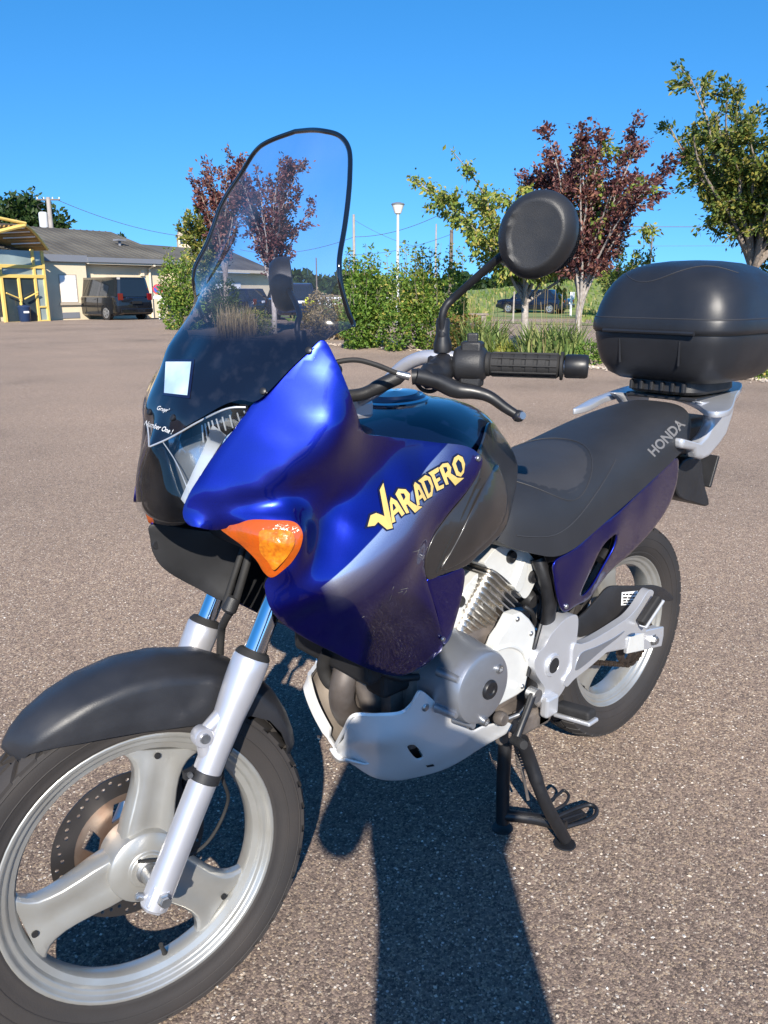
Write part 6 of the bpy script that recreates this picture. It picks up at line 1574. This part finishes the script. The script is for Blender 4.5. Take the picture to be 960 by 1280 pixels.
# ---- poles, lamp, signs, wires
POLEM = mat('concrete_pole', (.40, .36, .33), rough=.85, var=.25, scale=3)
POLEW = mat('wooden_pole', (.20, .16, .13), rough=.9, var=.3, scale=4)
LAMPM = mat('pale_grey_lamp_paint', (.62, .64, .66), rough=.45)
LAMPG = mat('frosted_bowl', (.78, .76, .68), rough=.25, coat=.5)
def ptop(u, v, d): q = pray(u, v); h = math.hypot(q[0], q[1]); return CAM+q/h*d
def pole(name, u, vtop, d, label, m, r=.11, arms=(), group='utility poles beyond the yard', r1=None):
    b = HP(u, d); zt = ptop(u, vtop, d)[2]; t = thing(name, b, label, 'pole', group)
    MB().tube([np.array((0, 0, -.05)), np.array((0, 0, zt-b[2]))], [r, r1 or r*.65], 10).out('shaft', m, t)
    for z, L in arms:
        o = MB().box((0, 0, zt-b[2]-z), (L*abs(_Rt[0])+.08, L*abs(_Rt[1])+.08, .10) if False else (.10, .10, .10)).out('arm_block', m, t, False)
        d_ = _Rt/np.linalg.norm(_Rt); MB().tube([-d_*L/2+np.array((0, 0, zt-b[2]-z)), d_*L/2+np.array((0, 0, zt-b[2]-z))], .05, 6).out('cross_arm', POLEW, t)
        for s in (-1, -.4, .4, 1): MB().lathe([(.035, 0), (.05, .05), (.03, .12)], d_*L/2*s*.95+np.array((0, 0, zt-b[2]-z+.04)), (0, 0, 1), 8).out('insulator', LAMPM, t)
    return t, b, zt
tp, tb, tzp = pole('utility_pole', 72, 247, 60, 'tall pole with transformer and cross arm behind the long roof', POLEM, .20, ((.15, 1.5),), None, .14)
MB().lathe([(.0, -.5), (.26, -.5), (.28, -.42), (.28, .42), (.20, .5), (.0, .52)], -_Rt*.45+np.array((0, 0, tzp-tb[2]-1.4)), (0, 0, 1), 16, caps=False).out('transformer', LAMPM, tp)
MB().tube(cr([-_Rt*.45+np.array((0, 0, tzp-tb[2]-.85)), -_Rt*.75+np.array((0, 0, tzp-tb[2]-.5)), -_Rt*.1+np.array((0, 0, tzp-tb[2]-.3))], 5), .03, 6).out('lead', RUBBER, tp)
pole('utility_pole', 443, 268, 46, 'pale concrete pole above the hedge, nearest the windscreen edge', POLEM, .10)
pole('utility_pole', 563, 287, 40, 'dark wooden pole standing among the yellow green leaves', POLEW, .12)
pole('utility_pole', 544, 280, 52, 'slim pale pole above the clipped hedges', POLEM, .07)
pole('utility_pole', 810, 290, 75, 'thin dark pole rising above the top case', POLEW, .09)
pole('utility_pole', 361, 326, 70, 'short far pole seen through the windscreen beside the plum trunk', POLEW, .09)
pole('utility_pole', 396, 322, 78, 'thin far pole seen through the clear windscreen', POLEW, .08)
lb = HP(497, 30); lt_ = ptop(497, 253, 30)[2]-lb[2]
lamp = thing('street_lamp', lb, 'pale grey lamp post with bowl shaped lantern behind the hedges', 'street lamp')
MB().tube([np.array((0, 0, 0)), np.array((0, 0, .9)), np.array((0, 0, lt_-.42))], [.075, .06, .045], 12).out('post', LAMPM, lamp)
MB().lathe([(.05, -.42), (.07, -.38), (.12, -.36), (.20, -.14), (.225, -.08)], (0, 0, lt_), (0, 0, 1), 20).out('bowl', LAMPG, lamp)
MB().lathe([(.235, -.085), (.24, -.06), (.21, -.03), (.10, -.0), (.0, .01)], (0, 0, lt_), (0, 0, 1), 20, caps=False).out('lantern_cap', mat('lamp_cap', (.30, .30, .30), rough=.4, metal=.5), lamp)
def sign_face(t, c, r, m, nrm, name): return MB().lathe([(0, .004), (r, .004), (r, -.01), (0, -.01)], c, nrm, 24, caps=False).out(name, m, t)
sgb = HP(197, 40.5); nrm = np.array((CAM[0]-sgb[0], CAM[1]-sgb[1], 0)); nrm /= np.linalg.norm(nrm)
sg = thing('road_sign', sgb, 'round red and blue no parking sign with small white plate beneath', 'road sign')
MB().tube([np.array((0, 0, 0)), np.array((0, 0, 1.55))], .03, 8).out('sign_post', LAMPM, sg)
sign_face(sg, nrm*.05+np.array((0, 0, 1.36)), .23, mat('sign_red', (.55, .03, .04), rough=.4), nrm, 'sign_disc')
sign_face(sg, nrm*.058+np.array((0, 0, 1.36)), .175, mat('sign_blue', (.03, .08, .38), rough=.4), nrm, 'sign_centre')
sd_ = np.cross((0, 0, 1.), nrm)
for s in ((1,)):
    q0 = nrm*.068+np.array((0, 0, 1.36)); a_ = (sd_+np.array((0, 0, -1)))/1.414; b_ = np.cross(nrm, a_)
    obj('sign_bar', [q0+a_*.19+b_*.028, q0+a_*.19-b_*.028, q0-a_*.19-b_*.028, q0-a_*.19+b_*.028], [(0, 1, 2, 3)], MATS['sign_red'], sg, False)
v = [nrm*.05+sd_*x+np.array((0, 0, z)) for x, z in ((-.22, .93), (.22, .93), (.22, 1.06), (-.22, 1.06))]
obj('sign_plate', v, [(0, 1, 2, 3)], WHITE, sg, False)
sg2 = thing('sign_post', HP(203, 40.8), 'plain grey post beside the no parking sign', 'post'); MB().tube([np.array((0, 0, 0)), np.array((0, 0, 1.15))], .03, 8).out('shaft', LAMPM, sg2)
MB().lathe([(.034, 0), (.034, .02), (0, .03)], (0, 0, 1.15), (0, 0, 1), 8, caps=False).out('post_cap', LAMPM, sg2)
# overhead wires
def wire(a, b, sag, r, label):
    pts = []
    for t in np.linspace(0, 1, 25): pts.append(a+(b-a)*t-np.array((0, 0, sag*4*t*(1-t))))
    MBo = MB().tube(pts, r, 4, cap=False).out('overhead_wire', POLEW, None); prop(MBo, label, 'wire', 'overhead wires'); return MBo
wire(ptop(72, 250, 60), ptop(330, 291, 75), 1.2, .018, 'single overhead wire running right from the transformer pole')
wire(ptop(300, 312, 60), ptop(443, 296, 46), .5, .013, 'thin wire seen through the windscreen, running to the pale pole')
wire(ptop(443, 296, 46), ptop(575, 255, 38), .35, .013, 'wire rising from the pale pole towards the yellow green tree')
wire(ptop(443, 275, 46), ptop(545, 312, 52), .3, .010, 'thin wire falling from the pale pole top to the slim pole')
wire(ptop(430, 318, 50), ptop(566, 292, 40), .3, .010, 'thin lower wire crossing in front of the lamp post')
wire(ptop(640, 282, 60), ptop(1040, 283, 62), .05, .020, 'level wire crossing the sky above the top case')
wire(ptop(640, 216, 60), ptop(1040, 219, 62), .05, .012, 'faint high wire between the plum tree and the tall tree')
wire(ptop(700, 307, 66), ptop(1040, 306, 66), .05, .010, 'faint low wire just above the top case')

# ---- white fence far behind, seen through the screen
fe_ = thing('rail_fence', HP(410, 62), 'white post and rail fence before the far wood', 'fence')
o0 = np.array(fe_.location)
for u in range(372, 500, 13):
    q = HP(u, 62)-o0; bx(fe_, 'fence_post', q[0]-.09, q[0]+.09, q[1]-.09, q[1]+.09, q[2], q[2]+.95, SHUT)
a, b = HP(368, 62)-o0, HP(500, 62)-o0
for z in (.45, .88): MB().tube([a+np.array((0, 0, z)), b+np.array((0, 0, z))], .05, 6).out('fence_rail', SHUT, fe_)
# low timber bench in front of the bank
bq = HP(588, 30); bn2 = thing('timber_bench', bq, 'low weathered timber bench on the far side of the bed', 'bench', rz=heading(HP(560, 30), HP(615, 30)))
for k in range(3): bevel(MB().box((0, -.16+.16*k, .40), (1.35, .13, .06)).out('seat_plank', BARK, bn2, False), .01, 1)
for x in (-.5, .5): bevel(MB().box((x, 0, .18), (.16, .40, .36)).out('leg', BARK, bn2, False), .01, 1)
# white marker stakes
mk = thing('marker_stake', HP(715, 46), 'small white marker sign on a stake beyond the saloon', 'sign'); bx(mk, 'stake', -.04, .04, -.04, .04, 0, 1.3, SHUT); bx(mk, 'marker_board', -.20, .20, -.06, -.042, .95, 1.3, SHUT)
mk = thing('marker_stake', HP(643, 33), 'slim pale stake standing before the parked saloon', 'post'); MB().tube([np.array((0, 0, 0)), np.array((0, 0, 1.15))], [.04, .03], 8).out('stake', BARKP, mk)
MB().lathe([(.05, 0), (.05, .02), (0, .04)], (0, 0, 1.15), (0, 0, 1), 8, caps=False).out('stake_cap', BARKP, mk)

# ---- trees and planting
SH = 'shrubs of the planting bed'
def lob(n, w, d, h, seed, base=.0):
    rg = np.random.default_rng(seed); out = []
    for k in range(n):
        x = -w/2+w*(k+.5)/n+rg.normal(0, .08); out.append((x, rg.normal(0, d*.2), h*.28, w/n*.85, d*.5, h*.32)); out.append((x*.9, rg.normal(0, d*.2), h*.62, w/n*.78, d*.42, h*.34))
    return out
_ra = math.atan2(_Rt[1], _Rt[0])
def place_shrub(*a, **k):
    t = shrub(*a, **k); t.rotation_euler[2] = _ra; return t
place_shrub('clipped_hedge', HP(456, 18.8), 'dense bright green hedge beside the windscreen edge', SH, lob(3, 1.15, 1.1, 1.80, 3), LF_GREEN, .085, 7500, seed=3, tips=34, tiph=.6)
place_shrub('clipped_hedge', HP(528, 18.0), 'broad green hedge with yellowing leaves below the lamp post', SH, lob(4, 1.45, 1.2, 1.80, 5), LF_GREEN, .085, 8500, seed=5, tips=38, tiph=.65, lf2=LF_YELLOWG)
place_shrub('rusty_shrub', HP(578, 16.8), 'rust tinged shrub at the end of the green hedge', SH, lob(2, .7, .7, .85, 8), LF_BROWN, .07, 2000, seed=8, lf2=LF_GREEN)
place_shrub('tall_shrub', HP(225, 27.5), 'tall loose green shrub beside the beige building, left of the windscreen', SH, lob(2, 1.15, 1.1, 2.25, 11), LF_GREEN, .10, 5200, seed=11, tips=22, tiph=.6, lf2=LF_YELLOWG)
place_shrub('dry_shrub', HP(403, 21.5), 'brownish feathery shrub seen through the clear windscreen', SH, lob(3, 1.25, 1.0, 1.15, 13), LF_BROWN, .075, 4200, seed=13, tips=20, tiph=.25, lf2=LF_DRY)
place_shrub('low_shrub', HP(322, 23.5), 'low olive shrub in front of the patrol car', SH, lob(2, .9, .7, .75, 14), LF_OAK, .06, 1800, seed=14)
place_shrub('dark_evergreen', HP(268, 29), 'dark evergreen shrub seen through the tinted windscreen edge', SH, lob(2, 1.4, 1.1, 1.7, 15), LF_DARK, .09, 4200, seed=15)
place_shrub('low_shrub', HP(757, 14.6), 'small leafy shrub beside the top case at the bed edge', SH, lob(2, .55, .5, .42, 16), LF_GREEN, .06, 1100, seed=16)
place_shrub('low_shrub', HP(950, 13.4), 'leafy shrub with yellow leaves beneath the top case', SH, lob(3, .95, .6, .62, 17), LF_GREEN, .06, 2200, seed=17, lf2=LF_YELLOWG)
blades('dry_grass_clump', HP(293, 22.8), 'tall straw coloured grass clump seen through the windscreen', 'grass clumps of the bed', 420, .85, .55, LF_DRY, .014, 21, .35, 'plant')
blades('iris_clump', HP(604, 16.4), 'pale green iris clump with dry stalks beside the hedge', 'grass clumps of the bed', 360, .70, .50, LF_IRIS, .042, 22, .75, 'plant', 12)
blades('iris_clump', HP(695, 15.2), 'pale green iris clump between the two slender trunks', 'grass clumps of the bed', 420, .68, .55, LF_IRIS, .042, 23, .75, 'plant', 16)
blades('iris_clump', HP(742, 14.9), 'small iris clump at the foot of the plum tree', 'grass clumps of the bed', 90, .45, .22, LF_IRIS, .028, 24, .7, 'plant')
blades('iris_clump', HP(632, 16.0), 'low yellow green clump beside the speckled trunk', 'grass clumps of the bed', 140, .34, .30, LF_YELLOWG, .028, 25, .8, 'plant')
tree('plum_tree', HP(727, 15.4), 'plum tree with dark red leaves and pale forked trunk behind the top case', 'young trees of the bed', 3.80, 1.25, .062, 1.45, 24, LF_PURPLE, .088, 15000, BARKP, rise=1.12, seed=31, twigs=12, sway=.10, droop=.35, up=.45)
tree('plum_tree', HP(341, 24.5), 'dark red leaved plum tree seen through the clear windscreen', 'young trees of the bed', 4.75, 1.55, .075, 1.55, 20, LF_PURPLE, .115, 8500, BARKP, rise=1.1, seed=37, twigs=10, sway=.10, droop=.35, up=.4)
tree('plum_tree', HP(282, 33), 'reddish plum tree standing behind the tinted screen edge', 'young trees of the bed', 6.3, 2.0, .09, 1.2, 14, LF_PURPLE, .15, 4800, BARK, rise=1.15, seed=39, twigs=7, up=.4)
tree('green_tree', HP(262, 34), 'green broadleaf tree behind the reddish plum tree', 'young trees of the bed', 5.0, 1.6, .09, 1.3, 14, LF_OAK, .15, 6500, BARK, rise=.95, seed=41, twigs=8)
tree('cherry_tree', HP(657, 16.3), 'loose yellow green tree with speckled trunk behind the mirror', 'young trees of the bed', 4.15, 1.45, .075, 2.25, 24, LF_YELLOWG, .10, 15000, BARKP, rise=.78, seed=44, twigs=11, sway=.16, droop=.75)
tree('tall_tree', HP(938, 34), 'tall loose green tree rising behind the top case', 'background trees', 11.3, 2.8, .22, 3.5, 30, LF_OAK, .19, 28000, BARK, rise=.72, seed=52, twigs=13, sway=.32, crown_low=.2, droop=.2)
tree('tall_tree', HP(985, 36), 'green tree half out of view beside the tall tree', 'background trees', 7.5, 2.2, .20, 3.4, 20, LF_OAK, .20, 15000, BARK, rise=.70, seed=55, twigs=10, sway=.3)
tree('small_tree', HP(775, 40), 'small pale green tree between plum tree and top case', 'background trees', 3.6, 1.2, .09, 1.5, 12, LF_YELLOWG, .17, 2000, BARK, rise=.75, seed=57, twigs=8)
for u, d, H_, sd, lb_ in ((12, 85, 9.8, 61, 'dark rounded tree crown directly above the porch roof'), (42, 82, 9.6, 62, 'dark rounded tree crown between porch roof and transformer pole')):
    tree('round_tree', HP(u, d), lb_, 'trees behind the porch', H_, 3.4, .35, 3.3, 24, LF_DARK, .6, 9000, BARK, rise=.8, seed=sd, twigs=10, sway=.3)
tree('round_tree', HP(83, 90), 'small dark tree showing beside the transformer pole', 'trees behind the porch', 7.4, 2.5, .25, 1.8, 12, LF_DARK, .5, 1600, BARK, rise=.8, seed=63, twigs=8)
def conifer(u, d, H_, label, sd):
    rg = np.random.default_rng(sd); t = thing('conifer', HP(u, d), label, 'tree', 'conifers behind the long roof'); MB().tube([np.zeros(3), np.array((0, 0, H_))], [.2, .03], 8).out('trunk', BARK, t)
    P_ = []; D_ = []
    for k in range(1300):
        z = H_*rg.uniform(.25, 1); r_ = (1-z/H_)*H_*.17*math.sqrt(rg.uniform(.1, 1))+.05; a = rg.uniform(0, 6.28); P_.append(np.array((math.cos(a)*r_, math.sin(a)*r_, z))); D_.append(np.array((math.cos(a), math.sin(a), -.3)))
    V, F = leaves_mesh(P_, D_, .5, rg, 2, 0); obj('crown', V, F, LF_DARK, t, False)
conifer(157, 105, 7.6, 'pointed dark conifer tip above the long grey roof', 71)
conifer(203, 110, 6.5, 'small dark conifer tip beside the square tower', 72)
tree('round_tree', HP(190, 105), 'small pale tree top showing over the long roof', 'trees behind the porch', 6.6, 2.5, .2, 1.5, 10, LF_OAK, .5, 900, BARK, seed=64, twigs=6)
# square tower far behind
tw = thing('square_tower', HP(235, 95), 'beige square tower rising behind the tall shrub', 'tower', rz=_ra+.35)
bx(tw, 'shaft', -.8, .8, -.8, .8, 0, 7.0, BEIGE); bx(tw, 'cornice', -.9, .9, -.9, .9, 7.02, 7.18, SILLM); bx(tw, 'cap', -.7, .7, -.7, .7, 7.2, 7.5, SILLM)
for x in (-.42, .42): bx(tw, 'opening', x-.2, x+.2, -.83, -.802, 6.2, 6.85, GLASSD)
for y in (-.42, .42): bx(tw, 'opening', .802, .83, y-.2, y+.2, 6.2, 6.85, GLASSD)

# ---- loose grit on the asphalt and crumbled edging along the planting bed
PEB = leaf_mat('grit_stones', [(0, (.22, .17, .14)), (.5, (.42, .34, .27)), (.85, (.55, .46, .36)), (1, (.75, .70, .64))], 0.0, .8)
rgp = np.random.default_rng(77); V = []; F = []
def stone(x, y, z, r_):
    k = len(V); a = rgp.uniform(0, 6.28); sx, sy, sz = r_*rgp.uniform(.7, 1.3), r_*rgp.uniform(.6, 1.1), r_*rgp.uniform(.4, .8); ca, sa = math.cos(a), math.sin(a)
    for p_ in ((1, 0, 0), (0, 1, 0), (-1, 0, 0), (0, -1, 0), (.1, .1, 1)):
        px_, py_ = p_[0]*sx*rgp.uniform(.8, 1.2), p_[1]*sy*rgp.uniform(.8, 1.2); V.append((x+px_*ca-py_*sa, y+px_*sa+py_*ca, z+p_[2]*sz))
    F.extend([(k, k+1, k+4), (k+1, k+2, k+4), (k+2, k+3, k+4), (k+3, k, k+4)])
for k in range(5200):
    d = .9+9*rgp.uniform(0, 1)**1.6; u = rgp.uniform(-150, 1100); q = HP(u, d); stone(q[0], q[1], .0005, rgp.uniform(.0018, .0048))
for k in range(2600):
    u = rgp.uniform(370, 1150); d = np.interp(u, [370, 480, 600, 700, 800, 1100], [20.0, 18.5, 16.2, 14.6, 13.6, 12.6])+rgp.normal(.1, .18); q = HP(u, d); stone(q[0], q[1], q[2]+.012, rgp.uniform(.01, .045))
prop(obj('loose_grit', V, F, PEB, None, False), 'loose grit and small stones scattered over the asphalt', 'grit', kind='stuff')

# ================================================================== the photographer, standing behind the camera
fwd = np.array((.663, .749, 0)); rgt = np.array((.749, -.663, 0))
def pp(r_, f, z): return CAM*np.array((1, 1, 0))+rgt*r_+fwd*f+np.array((0, 0, z))
per = thing('person', pp(.16, -.46, 0), 'person in dark clothes standing and holding up a phone', 'person', local=False)
J = {}; order = []; E = []
def jt(n, q, r_, par=None):
    J[n] = len(order); order.append((q, r_))
    if par is not None: E.append((J[par], J[n]))
jt('pelvis', pp(.165, -.46, .93), (.172, .125)); jt('waist', pp(.165, -.45, 1.10), (.162, .115), 'pelvis'); jt('chest', pp(.14, -.43, 1.28), (.19, .125), 'waist'); jt('collar', pp(.14, -.42, 1.41), (.12, .09), 'chest')
jt('neck', pp(.11, -.40, 1.48), (.055, .055), 'collar'); jt('skull', pp(.07, -.37, 1.56), (.080, .095), 'neck'); jt('crown', pp(.05, -.36, 1.66), (.070, .085), 'skull')
for s, n in ((-1, 'l'), (1, 'r')):
    jt(n+'sh', pp(.14+s*.165, -.42, 1.38), (.062, .062), 'collar'); jt(n+'el', pp((-.095 if s < 0 else .28), -.30, 1.13), (.066, .066), n+'sh'); jt(n+'wr', pp((-.035 if s < 0 else .075), -.07, 1.235), (.030, .030), n+'el')
    jt(n+'pm', pp((-.048 if s < 0 else .060), -.035, 1.255), (.026, .020), n+'wr')
    jt(n+'hip', pp(.16+s*.09, -.46, .86), (.098, .098), 'pelvis'); jt(n+'kn', pp(.16+s*.11, -.45, .48), (.066, .066), n+'hip'); jt(n+'an', pp(.16+s*.12, -.48, .09), (.046, .046), n+'kn'); jt(n+'toe', pp(.16+s*.14, -.30, .04), (.042, .034), n+'an')
me = bpy.data.meshes.new('body'); me.from_pydata([tuple(q) for q, _ in order], E, []); me.update()
CLOTH = mat('dark_cloth', (.030, .034, .048), rough=.85, var=.25, scale=12, bump=.3, bscale=200)
SKINM = mat('skin', (.52, .33, .25), rough=.5, var=.08, scale=20); HAIRM = mat('hair_brown', (.035, .022, .015), rough=.5, bump=.5, bscale=300)
bo_ = bpy.data.objects.new('body', me); col.objects.link(bo_); me.materials.append(CLOTH); bo_.parent = per; bo_.matrix_parent_inverse = per.matrix_basis.inverted()
sk = bo_.modifiers.new('skin', 'SKIN'); sk.use_smooth_shade = True
for i, (q, r_) in enumerate(order):
    me.skin_vertices[0].data[i].radius = r_
me.skin_vertices[0].data[0].use_root = True
sbd = bo_.modifiers.new('smooth', 'SUBSURF'); sbd.levels = 2; sbd.render_levels = 2
# head, hair and fingers
hc = pp(.06, -.365, 1.60)
V = []; F = []
for j in range(17):
    ph = math.pi*j/16
    for i in range(24):
        a = 2*math.pi*i/24; x = math.sin(ph)*math.cos(a); y = math.sin(ph)*math.sin(a); z = math.cos(ph)
        w_ = .078*(1-.18*max(0, -z)); fz = .098*y
        if y > .6 and -.25 < z < .12 and abs(x) < .3: fz += .022*(1-abs(x)/.3)
        V.append(hc+rgt*(x*w_)+fwd*fz+np.array((0, 0, z*.118)))
F = [(j*24+i, j*24+(i+1) % 24, (j+1)*24+(i+1) % 24, (j+1)*24+i) for j in range(16) for i in range(24)]
hd_ = recalc(obj('head', V, F, SKINM, per, True, 60))
Vh = [hc+(np.array(q)-hc)*1.06+np.array((0, 0, .006)) for q in V]
Fh = [f for f in F if np.mean([((Vh[i]-hc)@fwd)*.9 for i in f]) < np.mean([(Vh[i]-hc)[2] for i in f])*1.2-.015]
obj('hair', Vh, Fh, HAIRM, per, True, 60)
for s in (-1, 1):
    MB().lathe([(.0, .010), (.022, .008), (.026, 0), (.018, -.008)], hc+rgt*s*.078, rgt*s, 12, caps=False).out('ear', SKINM, hd_)
    MB().lathe([(.0, .006), (.008, .004), (.010, 0)], hc+rgt*s*.030+fwd*.090+np.array((0, 0, .008)), fwd, 10, caps=False).out('eye', WHITE, hd_)
MB().tube(cr([hc+rgt*-.022+fwd*.093-np.array((0, 0, .052)), hc+fwd*.098-np.array((0, 0, .055)), hc+rgt*.022+fwd*.093-np.array((0, 0, .052))], 4), .005, 6).out('mouth', mat('lips', (.40, .16, .14), rough=.5), hd_)
for s in (-1, 1):
    base = pp(-.050 if s < 0 else .062, -.030, 1.262)
    for k, L in enumerate((.070, .078, .074, .060)):
        z = .022-.016*k; b0 = base+np.array((0, 0, z)); tip = pp(-.030 if s < 0 else .042, -.012, 1.262+z)
        MB().tube(cr([b0, (b0+tip)/2+rgt*s*.012+fwd*.006, tip], 4), [.009, .009, .0088, .0085, .0085, .0082, .008, .0078, .0072], 8).out('finger', SKINM, per)
    MB().tube(cr([base-np.array((0, 0, .018)), base-rgt*s*.010-fwd*.004+np.array((0, 0, .004)), base-rgt*s*.026-fwd*.006+np.array((0, 0, .030))], 4), [.011]*5+[.009]*4, 8).out('thumb', SKINM, per)
ph_ = thing('phone', pp(.006, -.020, 1.21), 'dark phone held up by the standing person', 'phone', local=False)
M_ = np.stack([rgt, fwd, np.array((0, 0, 1.))], 1)
bevel(MB().box(pp(.006, -.022, 1.262), (.074, .008, .150), M_).out('phone_body', BLKGL, ph_, False), .003, 2)
MB().box(pp(.006, -.0275, 1.262), (.068, .002, .142), M_).out('phone_screen', CGLASS, ph_, False)
